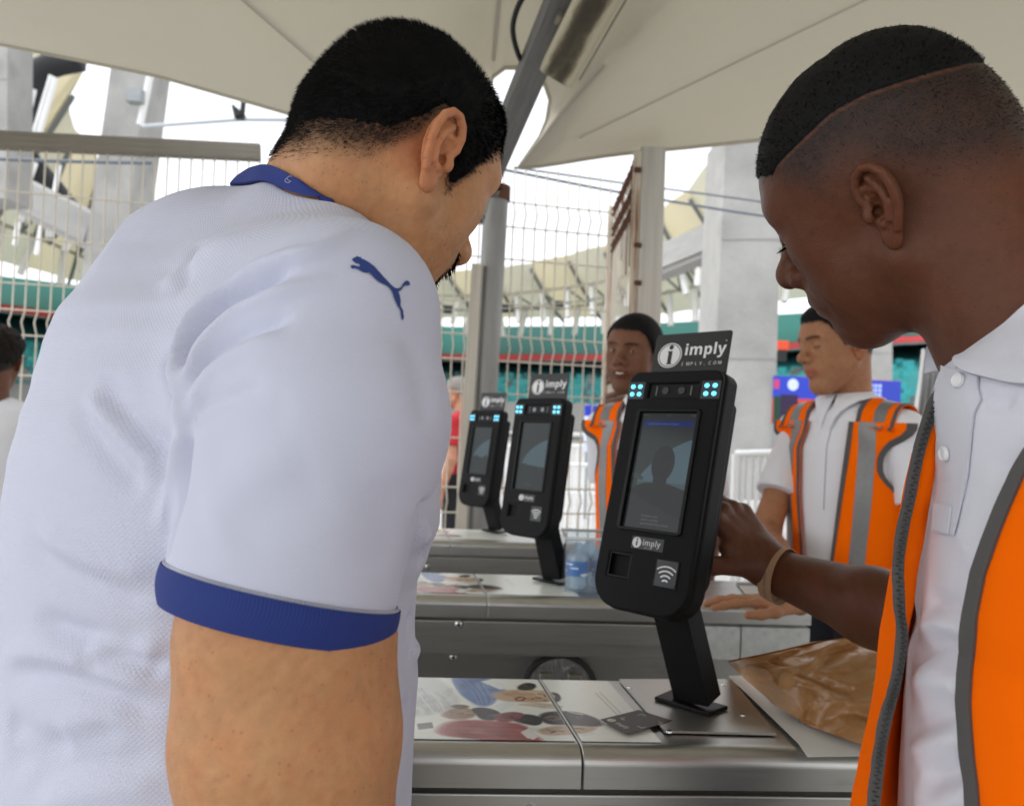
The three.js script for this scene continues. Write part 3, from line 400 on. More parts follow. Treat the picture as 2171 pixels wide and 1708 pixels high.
function turnstile(label, o, lMin, seam, lMax, plateTo, opts = {}) {
  const t = thing('turnstile', label, 'turnstile', 'stainless steel turnstiles in a row', at(o, (lMin + lMax) / 2, -TOP, DEPTH / 2));
  part('lid', lidGeo(o, lMin, seam), M.steel, t); part('lid', lidGeo(o, seam, lMax), M.steel, t);
  const pw = (l0, l1) => { const g = slab(o, strip(o, l0, l1, [0.024, DEPTH - 0.024]), 0.0008, 0.0016), p = g.attributes.position, uv = g.attributes.uv; for (let i = 0; i < uv.count; i++) { const w = V3().fromBufferAttribute(p, i).sub(o); const q = w.dot(Dv), l = w.dot(Lv) - SH * q; uv.setXY(i, (l - opts.shift - PL[0]) / (PL[1] - PL[0]), q / DEPTH); } return g; };
  part('printed_film', pw(Math.max(lMin + 0.01, PL[0] + opts.shift), seam - 0.004), posterMat, t); part('printed_film', pw(seam + 0.004, plateTo), posterMat, t);
  // shadow gap, upper side panel with a mitred end, recessed lower body
  part('gap_strip', box(lMax - lMin - 0.02, 0.02, DEPTH - 0.07, LM(o, (lMin + lMax) / 2, -0.054, DEPTH / 2), 0), M.steel, t);
  const pan = (a, b, mat, name) => part(name, box(b - a - 0.003, 0.077, DEPTH - 0.006, LM(o, (a + b) / 2, -0.0945, DEPTH / 2), 0.003), mat, t);
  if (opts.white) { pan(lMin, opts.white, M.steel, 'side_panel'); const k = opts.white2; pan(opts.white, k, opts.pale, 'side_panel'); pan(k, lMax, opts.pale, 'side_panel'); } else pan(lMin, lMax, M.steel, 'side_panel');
  const bodyM = M.steel;
  part('lower_body', box(lMax - lMin - 0.05, TOP - 0.14, DEPTH - 0.12, LM(o, (lMin + lMax) / 2, -0.134 - (TOP - 0.14) / 2, DEPTH / 2 + 0.012), 0.004), bodyM, t);
  for (const [l, h, q] of opts.bolts || []) { const p = at(o, l, h, q); const bo = part("bolt", merge([new THREE.SphereGeometry(0.0085, 14, 8, 0, 7, 0, 1.5).rotateX(Math.PI / 2).scale(1, 1, 0.6).translate(p.x, p.y, p.z), new THREE.CylinderGeometry(0.0115, 0.0115, 0.002, 18).rotateX(Math.PI / 2).translate(p.x, p.y, p.z)]), M.bolt, t); const s = p.clone().addScaledVector(Dv, -0.0055); part("hex_socket_shade", new THREE.CylinderGeometry(0.0038, 0.0038, 0.001, 6).rotateX(Math.PI / 2).translate(s.x, s.y, s.z), M.rubberAndShade, bo); }  // flat dark disc: shade of the bolt recess put into the colour
  if (opts.hub) { const [l, h] = opts.hub, c = at(o, l, h, 0.052), R = opts.hubR;
    const rot = (g) => g.rotateX(Math.PI / 2).applyMatrix4(basisM(Lv, UP, Dv.clone().negate(), c));
    part('hub_ring', new THREE.TorusGeometry(R, 0.007, 10, 44).applyMatrix4(basisM(Lv, UP, Dv.clone().negate(), c.clone().addScaledVector(Dv, -0.012))), M.rubberAndShade, t);
    const hd = part('hub_disc', rot(new THREE.CylinderGeometry(R, R, 0.018, 44)), std({ color: rgb(0.5, 0.5, 0.52), metalness: 1, roughness: 0.5, roughnessMap: brushTex, bumpMap: bumpTex, bumpScale: 0.002 }), t);
    for (const a of [0.5, 2.6, 4.7]) part('hub_socket', box(R * 0.42, R * 0.62, 0.02, basisM(Lv, UP, Dv.clone().negate(), c.clone().addScaledVector(Lv, Math.cos(a) * R * 0.45).addScaledVector(UP, Math.sin(a) * R * 0.45).addScaledVector(Dv, -0.012)), 0.006), std({ color: rgb(0.25, 0.23, 0.2), metalness: 0.8, roughness: 0.5 }), hd); }
  return t;
}
const lq = (u, v, o) => toLQ(u, v, o)[0];
const seam1 = lq(1236, 1586, orig1), seam2 = lq(1034, 1264, orig2), seam3 = lq(954, 1146, orig3);
const paleReflection = std({ color: rgb(0.62, 0.64, 0.62), roughness: 0.35, map: rep(grainTex, 2, 1) });  // paler than the steel: bright reflection on these panels put into the colour
turnstile('nearest stainless steel turnstile, with printed film and a dark sticker on its lid', orig1, -1.0, seam1, 1.0, lq(1415, 1588, orig1), { shift: 0, bolts: [[lq(1127, 1586, orig1), -0.077, 0.004]] });
turnstile('middle stainless steel turnstile, with round hub showing under its side panel', orig2, -1.1, seam2, lq(1738, 1290, orig2), lq(1230, 1264, orig2), { shift: seam2 - seam1, bolts: [[lq(974, 1264, orig2), -0.064, 0.004], [lq(966, 1264, orig2), -0.158, 0.07]], white: lq(1478, 1286, orig2), white2: lq(1590, 1288, orig2), pale: paleReflection, hub: [lq(1185, 1264, orig2) + 0.012, -0.226], hubR: 0.085 });
turnstile('farthest stainless steel turnstile in front of the wire fence', orig3, -1.2, seam3, lq(1222, 1150, orig3), lq(1080, 1146, orig3), { shift: seam3 - seam1, bolts: [[lq(908, 1146, orig3), -0.09, 0.004]] });
{ // plates and stickers on the nearest lid
  const near = scene.getObjectByName('turnstile');
  const pl = (pts, h0, h1, m, name) => part(name, slab(orig1, pts.map((p) => toLQ(...Z3(...p))), h0, h1), m, near);
  pl([[1310, 968], [1985, 968], [2250, 1296], [1580, 1280]], 0.0018, 0.0048, std({ color: rgb(0.5, 0.485, 0.45), metalness: 1, roughness: 0.4, bumpMap: brushTex, bumpScale: 0.00003 }), 'mounting_plate');
  for (const p of [[1375, 1000], [2050, 1165], [1610, 1262], [1935, 985]]) { const q = onPlane(...Z3(...p), TOP + 0.005); part('plate_screw', new THREE.CylinderGeometry(0.004, 0.0045, 0.002, 14).translate(q.x, q.y, q.z), M.bolt, near); }
  const st = [[1198, 1216], [1428, 1158], [1628, 1222], [1358, 1306]], g = slab(orig1, st.map((p) => toLQ(...Z3(...p), orig1)), 0.0052, 0.0056);
  const A = onPlane(...Z3(...st[0]), TOP), B = onPlane(...Z3(...st[3]), TOP).sub(A), D = onPlane(...Z3(...st[1]), TOP).sub(A), bl = B.lengthSq(), dl = D.lengthSq(), uv = g.attributes.uv, pp = g.attributes.position;
  for (let i = 0; i < uv.count; i++) { const w = V3().fromBufferAttribute(pp, i).sub(A); uv.setXY(i, w.dot(B) / bl, w.dot(D) / dl); }
  part('dark_sticker', g, std({ map: canvasTex(256, 256, (c, W, H) => { c.fillStyle = '#3b3734'; c.fillRect(0, 0, W, H); c.fillStyle = '#c9c6c0'; c.beginPath(); c.arc(40, 216, 22, 0, 7); c.fill(); c.fillStyle = '#3b3734'; c.fillRect(36, 208, 8, 22); c.beginPath(); c.arc(40, 202, 5, 0, 7); c.fill(); c.fillStyle = '#bdb9b2'; c.font = 'bold 38px sans-serif'; c.fillText('imply', 84, 230); c.strokeStyle = '#a9a59e'; c.lineWidth = 7; for (const [x, y, a, b] of [[40, 30, 1, 1], [216, 30, -1, 1], [40, 160, 1, -1], [216, 160, -1, -1]]) { c.beginPath(); c.moveTo(x + 34 * a, y); c.lineTo(x, y); c.lineTo(x, y + 28 * b); c.stroke(); } }), roughness: 0.5 }), near);
}
// white paper taped to the near lid, under the bag
{
  const pts = [[1955, 957], [2340, 962], [2800, 1460], [2370, 1445], [2330, 1390]], rows = [];
  const g = slab(orig1, [[1545, 1440], [1860, 1440], [1960, 1610], [1712, 1614], [1693, 1585]].map((p) => toLQ(...p)), 0.0055, 0.0061);
  const uv = g.attributes.uv, pp = g.attributes.position; for (let i = 0; i < uv.count; i++) { const w = V3().fromBufferAttribute(pp, i).sub(orig1); uv.setXY(i, (w.dot(Lv) - SH * w.dot(Dv) - 0.25) / 0.35, w.dot(Dv) / DEPTH); }
  tag(part('paper_sheet', g, std({ map: canvasTex(512, 512, (c, W, H) => { c.fillStyle = '#dcdcd8'; c.fillRect(0, 0, W, H); c.fillStyle = '#8f8f8c'; for (let r = 0; r < 3; r++) for (let k = 0; k < 16; k++) { if (hash3(r, k, 3) < 0.2) continue; c.fillRect(190 + r * 26, 140 + k * 14, 12, 8); } }), roughness: 0.75 })), 'white paper sheet lying on the nearest turnstile beneath the brown bag', 'paper');
}
// ---------------------------------------------------------------- face terminals
function terminal(label, C0, tilt, yaw, treeline) {
  const cy = Math.cos(yaw), sy = Math.sin(yaw), ct = Math.cos(tilt), st = Math.sin(tilt);
  const R = dirC(cy, 0, -sy), N = dirC(-sy * ct, st, -cy * ct), U = dirC(sy * st, ct, cy * st);
  U.addScaledVector(N, -U.dot(N)).normalize(); R.copy(U.clone().cross(N)).normalize();
  const Mx = (a, b, c) => basisM(R, U, N, C0.clone().addScaledVector(R, a).addScaledVector(U, b).addScaledVector(N, c));
  const put = (g, a = 0, b = 0, c = 0) => g.applyMatrix4(Mx(a, b, c));
  const rrect = (x0, x1, y0, y1, rt, rb) => { const s = new THREE.Shape(); s.moveTo(x0 + rb, y0); s.lineTo(x1 - rb, y0); s.absarc(x1 - rb, y0 + rb, rb, -Math.PI / 2, 0); s.lineTo(x1, y1 - rt); s.absarc(x1 - rt, y1 - rt, rt, 0, Math.PI / 2); s.lineTo(x0 + rt, y1); s.absarc(x0 + rt, y1 - rt, rt, Math.PI / 2, Math.PI); s.lineTo(x0, y0 + rb); s.absarc(x0 + rb, y0 + rb, rb, Math.PI, Math.PI * 1.5); return s; };
  const hole = (x0, x1, y0, y1) => { const h = new THREE.Path(); h.moveTo(x0, y0); h.lineTo(x0, y1); h.lineTo(x1, y1); h.lineTo(x1, y0); h.closePath(); return h; };
  const t = thing('face_terminal', label, 'face terminal', 'black face-reading terminals on the turnstiles', C0.clone().setY(TOP));
  // front shell with openings for screen, camera bar and fingerprint well
  const sh = rrect(-0.078, 0.078, -0.196, 0.1455, 0.016, 0.042); sh.holes.push(hole(-0.048, 0.048, -0.0845, 0.0845), hole(-0.041, 0.041, 0.106, 0.127), hole(-0.057, -0.021, -0.154, -0.121));
  const ex = (s, d, b) => new THREE.ExtrudeGeometry(s, { depth: d, bevelEnabled: b > 0, bevelSize: b, bevelThickness: b, bevelSegments: 3, bevelOffset: -b, curveSegments: 10 });
  const fixUV = (g) => { const p = g.attributes.position, uv = g.attributes.uv; for (let i = 0; i < uv.count; i++) uv.setXY(i, p.getX(i) * 10 + p.getZ(i) * 7, p.getY(i) * 10); return g; };
  const fs0 = part('front_shell', put(fixUV(ex(sh, 0.003, 0.003)), 0, 0, -0.006), M.black, t);
  part('side_shell', put(fixUV(ex(rrect(-0.0795, 0.0795, -0.198, 0.147, 0.017, 0.043), 0.022, 0.005)), 0, 0, -0.036), M.black, t);
  const back = rrect(-0.066, 0.066, -0.165, 0.118, 0.012, 0.03); const rb = part('rear_body', put(fixUV(ex(back, 0.022, 0.006)), 0, 0, -0.066), M.black, t);
  for (let k = 0; k < 8; k++) part('vent_slot_shade', put(box(0.0012, 0.0032, 0.012, null, 0.0005), 0.0665, 0.092 - k * 0.0066, -0.052), M.rubberAndShade, rb);  // solid dark strips, coloured like the shade inside open slots
  part('bezel', put(merge([box(0.006, 0.172, 0.003, T(-0.0505, 0, 0), 0.001), box(0.006, 0.172, 0.003, T(0.0505, 0, 0), 0.001), box(0.101, 0.004, 0.003, T(0, 0.086, 0), 0.001), box(0.101, 0.004, 0.003, T(0, -0.086, 0), 0.001)]), 0, 0, 0.0006), M.blackGloss, fs0);
  const scr = treeline ? canvasTex(192, 344, (x, W, H) => { x.fillStyle = '#4b5252'; x.fillRect(0, 0, W, H); x.fillStyle = '#7f9ba3'; x.beginPath(); x.moveTo(W, H * 0.24); x.quadraticCurveTo(W * 0.3, H * 0.36, W * 0.15, H * 0.62); x.lineTo(W, H * 0.66); x.fill(); x.fillStyle = '#3d4544'; for (let i = 0; i < 60; i++) { x.beginPath(); x.arc(rnd() * W, H * (0.62 + 0.2 * rnd()), rr(6, 18), 0, 7); x.fill(); } x.fillStyle = '#404847'; x.fillRect(0, H * 0.7, W, H * 0.3); x.fillStyle = '#8d9796'; x.font = '10px sans-serif'; x.fillText('Terminal', W * 0.36, H * 0.93); }) : canvasTex(384, 688, (c, W, H) => {
    c.fillStyle = '#4b4f4e'; c.fillRect(0, 0, W, H);
    c.fillStyle = '#7d99a5'; c.beginPath(); c.moveTo(W, H * 0.22); c.quadraticCurveTo(W * 0.45, H * 0.32, W * 0.12, H * 0.58); c.lineTo(W * 0.12, H * 0.7); c.lineTo(W, H * 0.7); c.fill();
    c.fillStyle = '#6c838c'; c.fillRect(W * 0.12, H * 0.6, W, H * 0.09);
    c.fillStyle = '#57605f'; c.beginPath(); c.ellipse(W * 0.1, H * 0.56, 50, 16, 0.3, 0, 7); c.fill();
    c.fillStyle = '#33302e'; c.beginPath(); c.ellipse(W * 0.53, H * 0.44, W * 0.2, H * 0.155, 0.05, 0, 7); c.fill(); c.fillRect(W * 0.4, H * 0.5, W * 0.24, H * 0.14);
    c.beginPath(); c.moveTo(0, H * 0.68); c.quadraticCurveTo(W * 0.2, H * 0.6, W * 0.4, H * 0.61); c.lineTo(W * 0.66, H * 0.61); c.quadraticCurveTo(W * 0.85, H * 0.63, W, H * 0.66); c.lineTo(W, H); c.lineTo(0, H); c.fill();
    c.fillStyle = '#3f3f3e'; c.beginPath(); c.moveTo(0, H * 0.7); c.lineTo(W, H * 0.9); c.lineTo(W, H); c.lineTo(0, H); c.fill(); c.fillStyle = '#2e2c2b'; c.beginPath(); c.ellipse(W * 0.53, H * 0.46, W * 0.13, H * 0.1, 0, 0, 7); c.fill();
    c.fillStyle = '#36499a'; c.fillRect(W * 0.05, H * 0.065, W * 0.9, H * 0.055); c.fillStyle = '#9fb0e6'; c.font = '17px sans-serif'; c.fillText('posicione o rosto em frente', W * 0.14, H * 0.103);
    c.fillStyle = '#9aa3a3'; c.font = '13px sans-serif'; c.fillText('10:24', 12, 18); c.fillText('18/11', W * 0.46, 18); c.fillText('100%', W - 48, 18); c.fillStyle = '#a8b0ae'; c.font = '17px sans-serif'; ['Terminal: ativo', 'acesso: entrada', 'aguardando leitura facial'].forEach((s, i) => c.fillText(s, W * 0.3, H * 0.9 + i * 22));
  });
  { const g = put(new THREE.PlaneGeometry(0.0935, 0.1665), 0, 0, -0.004); part('screen', g, phy({ color: rgb(0.01, 0.01, 0.01), roughness: 0.12, specularIntensity: 0.35, emissive: rgb(0.85, 0.95, 1), emissiveMap: scr, emissiveIntensity: 0.3 }), t); }
  const cb = part('camera_bar', put(box(0.081, 0.021, 0.002, null, 0.0005), 0, 0.1165, -0.005), M.blackGloss, t);
  for (const s of [-1, 1]) { part('camera_lens', put(new THREE.CylinderGeometry(0.0055, 0.006, 0.002, 24).rotateX(Math.PI / 2), s * 0.0135, 0.1165, -0.0035), phy({ color: rgb(0.03, 0.035, 0.045), roughness: 0.08, clearcoat: 1 }), cb); part('sensor_slot', put(box(0.0016, 0.014, 0.001, null, 0.0003), s * 0.029, 0.1165, -0.0036), std({ color: rgb(0.2, 0.2, 0.2), roughness: 0.5 }), cb); }
  const ledM = std({ color: rgb(0.3, 0.8, 0.9), emissive: rgb(0.08, 0.62, 1), emissiveIntensity: 2.6 }), ledW = std({ color: rgb(0.02, 0.03, 0.03), roughness: 0.3 });
  for (const s of [-1, 1]) { const lw = part('led_window', put(box(0.029, 0.026, 0.001, null, 0.0003), s * 0.0622, 0.1162, 0.0002), ledW, t); for (const i of [-1, 1]) for (const j of [-1, 1]) part('led', put(new THREE.SphereGeometry(0.0038, 12, 8).scale(1, 0.85, 0.5), s * 0.0622 + i * 0.0063, 0.1162 + j * 0.0058, 0.001), ledM, lw); }
  const signTex = canvasTex(512, 288, (c, W, H) => {
    c.fillStyle = '#161617'; c.fillRect(0, 0, W, H); c.fillStyle = '#e2e2e2'; c.beginPath(); c.arc(112, 138, 86, 0, 7); c.fill(); c.strokeStyle = '#161617'; c.lineWidth = 5; c.beginPath(); c.arc(112, 138, 76, 0, 7); c.stroke();
    c.fillStyle = '#161617'; c.beginPath(); c.arc(116, 82, 16, 0, 7); c.fill(); c.beginPath(); c.moveTo(94, 108); c.lineTo(128, 108); c.lineTo(128, 192); c.lineTo(140, 200); c.lineTo(92, 200); c.lineTo(100, 190); c.lineTo(100, 120); c.closePath(); c.fill();
    c.fillStyle = '#e6e6e6'; c.save(); c.translate(212, 142); c.scale(1.02, 1); c.font = 'bold 104px sans-serif'; c.fillText('imply', 0, 0); c.restore(); c.font = '15px sans-serif'; c.fillText('®', 484, 62);
    c.font = '30px sans-serif'; 'IMPLY.COM'.split('').forEach((ch, i) => c.fillText(ch, 208 + i * 31, 212));
  });
  const plateM = std({ color: rgb(0.015, 0.015, 0.016), roughness: 0.5 });
  const sp = part('sign_plate', put(ex(rrect(-0.064, 0.064, 0.12, 0.214, 0.004, 0.002), 0.0014, 0), 0, 0, -0.03), plateM, t);
  { const g = put(new THREE.PlaneGeometry(0.124, 0.0655), 0, 0.1785, -0.0281); part('sign_print', g, std({ map: signTex, roughness: 0.5 }), sp); }
  { const g = put(new THREE.PlaneGeometry(0.052, 0.017), 0.003, -0.1035, 0.0004); part('logo_label', g, std({ roughness: 0.4, map: canvasTex(256, 84, (c, W, H) => { c.fillStyle = '#101010'; c.fillRect(0, 0, W, H); c.fillStyle = '#d8d8d8'; c.beginPath(); c.arc(40, 42, 36, 0, 7); c.fill(); c.fillStyle = '#101010'; c.beginPath(); c.arc(42, 20, 7, 0, 7); c.fill(); c.fillRect(35, 32, 13, 32); c.fillStyle = '#b9b9b9'; c.font = 'bold 54px sans-serif'; c.fillText('imply', 86, 56); c.font = '12px sans-serif'; c.fillText('IMPLY.COM', 104, 76); }) }), fs0); }
  part('fingerprint_well', put(merge([box(0.036, 0.033, 0.002, T(0, 0, -0.02), 0.0005), box(0.002, 0.033, 0.02, T(-0.0175, 0, -0.01), 0), box(0.002, 0.033, 0.02, T(0.0175, 0, -0.01), 0), box(0.036, 0.002, 0.02, T(0, 0.016, -0.01), 0), box(0.036, 0.002, 0.02, T(0, -0.016, -0.01), 0)]), -0.039, -0.1375, -0.002), M.blackGloss, t);
  { const rf = part('reader_frame', put(box(0.037, 0.038, 0.0016, null, 0.0007), 0.0405, -0.139, 0.0004), M.blackGloss, t); const g = put(new THREE.PlaneGeometry(0.032, 0.034), 0.0405, -0.139, 0.0014); part('reader_print', g, std({ roughness: 0.35, map: canvasTex(192, 204, (c, W, H) => { c.fillStyle = '#0d0d0d'; c.fillRect(0, 0, W, H); c.strokeStyle = '#dcdcdc'; c.lineCap = 'round'; for (const [r, w] of [[36, 15], [72, 14], [108, 13], [144, 12]]) { c.lineWidth = w; c.beginPath(); c.arc(96, 190, r, -Math.PI / 2 - 0.62, -Math.PI / 2 + 0.62); c.stroke(); } c.strokeStyle = '#8a8a8a'; c.lineWidth = 2; c.beginPath(); c.moveTo(186, 20); c.lineTo(186, 180); c.stroke(); }) }), rf); }
  // bent channel post and its foot
  const f0 = onPlane(1466, 1490, TOP + 0.011), mv = C0.clone().sub(C(0.2042, -0.093, 1.12)).setY(0), foot = f0.clone().add(mv), knee = C0.clone().addScaledVector(U, -0.175).addScaledVector(N, -0.066).addScaledVector(R, 0.006), topP = C0.clone().addScaledVector(U, -0.08).addScaledVector(N, -0.072);
  const chan = (a, b, w, d, name) => { const ax = b.clone().sub(a).normalize(), side = R.clone().addScaledVector(ax, -R.dot(ax)).normalize(), out = side.clone().cross(ax).normalize(), len = a.distanceTo(b), m = a.clone().add(b).multiplyScalar(0.5); const bm = basisM(side, ax, out, m); part(name, merge([box(w, len, 0.004, bm, 0.0015), box(0.004, len, d, bm.clone().multiply(T(w / 2 - 0.002, 0, -d / 2)), 0.0015), box(0.004, len, d, bm.clone().multiply(T(-w / 2 + 0.002, 0, -d / 2)), 0.0015)]), M.black, t); };
  chan(foot, knee, 0.058, 0.034, 'post'); chan(knee, topP, 0.058, 0.034, 'bracket');
  const fp = [[1532, 1074], [1625, 1034], [1952, 1130], [1845, 1172]].map((p) => onPlane(...Z3(...p), TOP + 0.006).add(mv)), fs = new THREE.Shape(fp.map((p) => new THREE.Vector2(p.x, -p.z)));
  part('foot_plate', new THREE.ExtrudeGeometry(fs, { depth: 0.003, bevelEnabled: true, bevelSize: 0.0015, bevelThickness: 0.0015, bevelSegments: 2 }).rotateX(-Math.PI / 2).translate(0, TOP + 0.0065, 0), M.blackGloss, t);
}
terminal('nearest black face-reading terminal, its screen showing a dark head', C(0.2042, -0.093, 1.12), 0.295, 0.787, false);
terminal('middle black face-reading terminal, its screen showing a treeline', C(0.048, -0.1302, 1.98), 0.2, 0.76, true);
terminal('farthest black face-reading terminal, smallest in view, with a pale sign', C(-0.1143, -0.1669, 2.84), 0.2, 0.78, true);
// ---------------------------------------------------------------- figure modelling: smooth fields meshed with surface nets
const hyp = (a, b, c = 0) => Math.sqrt(a * a + b * b + c * c);
const smin = (a, b, k) => { const h = Math.max(k - Math.abs(a - b), 0) / k; return Math.min(a, b) - h * h * k * 0.25; };
const smax = (a, b, k) => -smin(-a, -b, k);
const sph = (x, y, z, cx, cy, cz, r) => hyp(x - cx, y - cy, z - cz) - r;
function ell(x, y, z, cx, cy, cz, a, b, c) { x -= cx; y -= cy; z -= cz; const k0 = hyp(x / a, y / b, z / c), k1 = hyp(x / (a * a), y / (b * b), z / (c * c)); return k1 < 1e-9 ? -Math.min(a, b, c) : k0 * (k0 - 1) / k1; }
function cap(x, y, z, ax, ay, az, bx, by, bz, r1, r2) { const dx = bx - ax, dy = by - ay, dz = bz - az, px = x - ax, py = y - ay, pz = z - az, t = clamp((px * dx + py * dy + pz * dz) / (dx * dx + dy * dy + dz * dz)); return hyp(px - dx * t, py - dy * t, pz - dz * t) - (r1 + (r2 - r1) * t); }
const capV = (x, y, z, a, b, r1, r2) => cap(x, y, z, a.x, a.y, a.z, b.x, b.y, b.z, r1, r2);
function isoMesh(f, lo, hi, cell, slack = 1.25) {
  const nx = Math.ceil((hi.x - lo.x) / cell) + 1, ny = Math.ceil((hi.y - lo.y) / cell) + 1, nz = Math.ceil((hi.z - lo.z) / cell) + 1, B = 6;
  const val = new Float32Array(nx * ny * nz), I = (i, j, k) => (k * ny + j) * nx + i, half = B * cell * 0.5 * Math.sqrt(3) * slack + cell;
  for (let k = 0; k < nz; k += B) for (let j = 0; j < ny; j += B) for (let i = 0; i < nx; i += B) {
    const c = f(lo.x + (i + B / 2) * cell, lo.y + (j + B / 2) * cell, lo.z + (k + B / 2) * cell), skip = Math.abs(c) > half;
    for (let kk = k; kk < Math.min(nz, k + B); kk++) for (let jj = j; jj < Math.min(ny, j + B); jj++) for (let ii = i; ii < Math.min(nx, i + B); ii++) val[I(ii, jj, kk)] = skip ? c : f(lo.x + ii * cell, lo.y + jj * cell, lo.z + kk * cell);
  }
  const vid = new Int32Array(nx * ny * nz).fill(-1), pos = [], idx = [], v = new Float64Array(8), OFF = [0, 1, nx, nx + 1, nx * ny, nx * ny + 1, nx * ny + nx, nx * ny + nx + 1];
  for (let k = 0; k < nz - 1; k++) for (let j = 0; j < ny - 1; j++) for (let i = 0; i < nx - 1; i++) {
    const i0 = I(i, j, k); let mask = 0; for (let c = 0; c < 8; c++) { const w = val[i0 + OFF[c]]; v[c] = w; if (w < 0) mask |= 1 << c; }
    if (mask === 0 || mask === 255) continue;
    let sx = 0, sy = 0, sz = 0, n = 0;
    for (let a = 0; a < 8; a++) for (const b of [a | 1, a | 2, a | 4]) if (b !== a && (v[a] < 0) !== (v[b] < 0)) { const t = v[a] / (v[a] - v[b]); sx += (a & 1) + t * ((b & 1) - (a & 1)); sy += ((a >> 1) & 1) + t * (((b >> 1) & 1) - ((a >> 1) & 1)); sz += (a >> 2) + t * ((b >> 2) - (a >> 2)); n++; }
    vid[I(i, j, k)] = pos.length / 3; pos.push(lo.x + (i + sx / n) * cell, lo.y + (j + sy / n) * cell, lo.z + (k + sz / n) * cell);
  }
  const quad = (a, b, c, d, flip) => { if (a < 0 || b < 0 || c < 0 || d < 0) return; flip ? idx.push(a, c, b, a, d, c) : idx.push(a, b, c, a, c, d); };
  for (let k = 1; k < nz - 1; k++) for (let j = 1; j < ny - 1; j++) for (let i = 1; i < nx - 1; i++) {
    const v0 = val[I(i, j, k)] < 0;
    if (v0 !== (val[I(i + 1, j, k)] < 0)) quad(vid[I(i, j - 1, k - 1)], vid[I(i, j, k - 1)], vid[I(i, j, k)], vid[I(i, j - 1, k)], !v0);
    if (v0 !== (val[I(i, j + 1, k)] < 0)) quad(vid[I(i - 1, j, k - 1)], vid[I(i - 1, j, k)], vid[I(i, j, k)], vid[I(i, j, k - 1)], !v0);
    if (v0 !== (val[I(i, j, k + 1)] < 0)) quad(vid[I(i - 1, j - 1, k)], vid[I(i, j - 1, k)], vid[I(i, j, k)], vid[I(i - 1, j, k)], !v0);
  }
  const e = cell * 0.4; // pull each vertex onto the surface
  for (let r = 0; r < 2; r++) for (let i = 0; i < pos.length; i += 3) {
    const x = pos[i], y = pos[i + 1], z = pos[i + 2], d = f(x, y, z), gx = f(x + e, y, z) - f(x - e, y, z), gy = f(x, y + e, z) - f(x, y - e, z), gz = f(x, y, z + e) - f(x, y, z - e), g2 = (gx * gx + gy * gy + gz * gz) / (4 * e * e);
    if (g2 < 1e-6) continue; const s = clamp(d / g2, -cell * 0.7, cell * 0.7) / (2 * e); pos[i] -= gx * s; pos[i + 1] -= gy * s; pos[i + 2] -= gz * s;
  }
  const g = new THREE.BufferGeometry(); g.setAttribute('position', new THREE.Float32BufferAttribute(pos, 3)); g.setIndex(idx); g.computeVertexNormals(); return g;
}
function displace(g, fn) { const p = g.attributes.position, n = g.attributes.normal; for (let i = 0; i < p.count; i++) { const h = fn(p.getX(i), p.getY(i), p.getZ(i), n.getX(i), n.getY(i), n.getZ(i)); if (h) p.setXYZ(i, p.getX(i) + n.getX(i) * h, p.getY(i) + n.getY(i) * h, p.getZ(i) + n.getZ(i) * h); } g.computeVertexNormals(); return g; }
function paint(g, fn) { const p = g.attributes.position, c = new Float32Array(p.count * 3); for (let i = 0; i < p.count; i++) { const k = fn(p.getX(i), p.getY(i), p.getZ(i)); c[i * 3] = k[0]; c[i * 3 + 1] = k[1]; c[i * 3 + 2] = k[2]; } g.setAttribute('color', new THREE.BufferAttribute(c, 3)); return g; }
function uvBy(g, fn) { const p = g.attributes.position, u = new Float32Array(p.count * 2); for (let i = 0; i < p.count; i++) { const k = fn(p.getX(i), p.getY(i), p.getZ(i)); u[i * 2] = k[0]; u[i * 2 + 1] = k[1]; } g.setAttribute('uv', new THREE.BufferAttribute(u, 2)); return g; }
function keep(g, test) { const id = g.index.array, p = g.attributes.position, out = []; for (let i = 0; i < id.length; i += 3) { const x = (p.getX(id[i]) + p.getX(id[i + 1]) + p.getX(id[i + 2])) / 3, y = (p.getY(id[i]) + p.getY(id[i + 1]) + p.getY(id[i + 2])) / 3, z = (p.getZ(id[i]) + p.getZ(id[i + 1]) + p.getZ(id[i + 2])) / 3; if (test(x, y, z)) out.push(id[i], id[i + 1], id[i + 2]); } const h = g.clone(); h.setIndex(out); return h; }
function joinBodies(list) { return mergeGeometries(list.map((g) => { const h = new THREE.BufferGeometry(); for (const k of ['position', 'normal', 'uv', 'color']) h.setAttribute(k, g.attributes[k]); h.setIndex(g.index); return h; })); }
function trace(f, u, v, d0, d1) { const dir = P(u, v, 1).sub(eye), len = dir.length(); dir.normalize(); let t = d0 * len; for (let i = 0; i < 400 && t < d1 * len; i++) { const d = f(eye.x + dir.x * t, eye.y + dir.y * t, eye.z + dir.z * t); if (d < 0.0002) return eye.clone().addScaledVector(dir, t); t += Math.max(0.0004, d * 0.6); } return null; }
const gradAt = (f, p, e = 0.002) => V3(f(p.x + e, p.y, p.z) - f(p.x - e, p.y, p.z), f(p.x, p.y + e, p.z) - f(p.x, p.y - e, p.z), f(p.x, p.y, p.z + e) - f(p.x, p.y, p.z - e)).normalize();

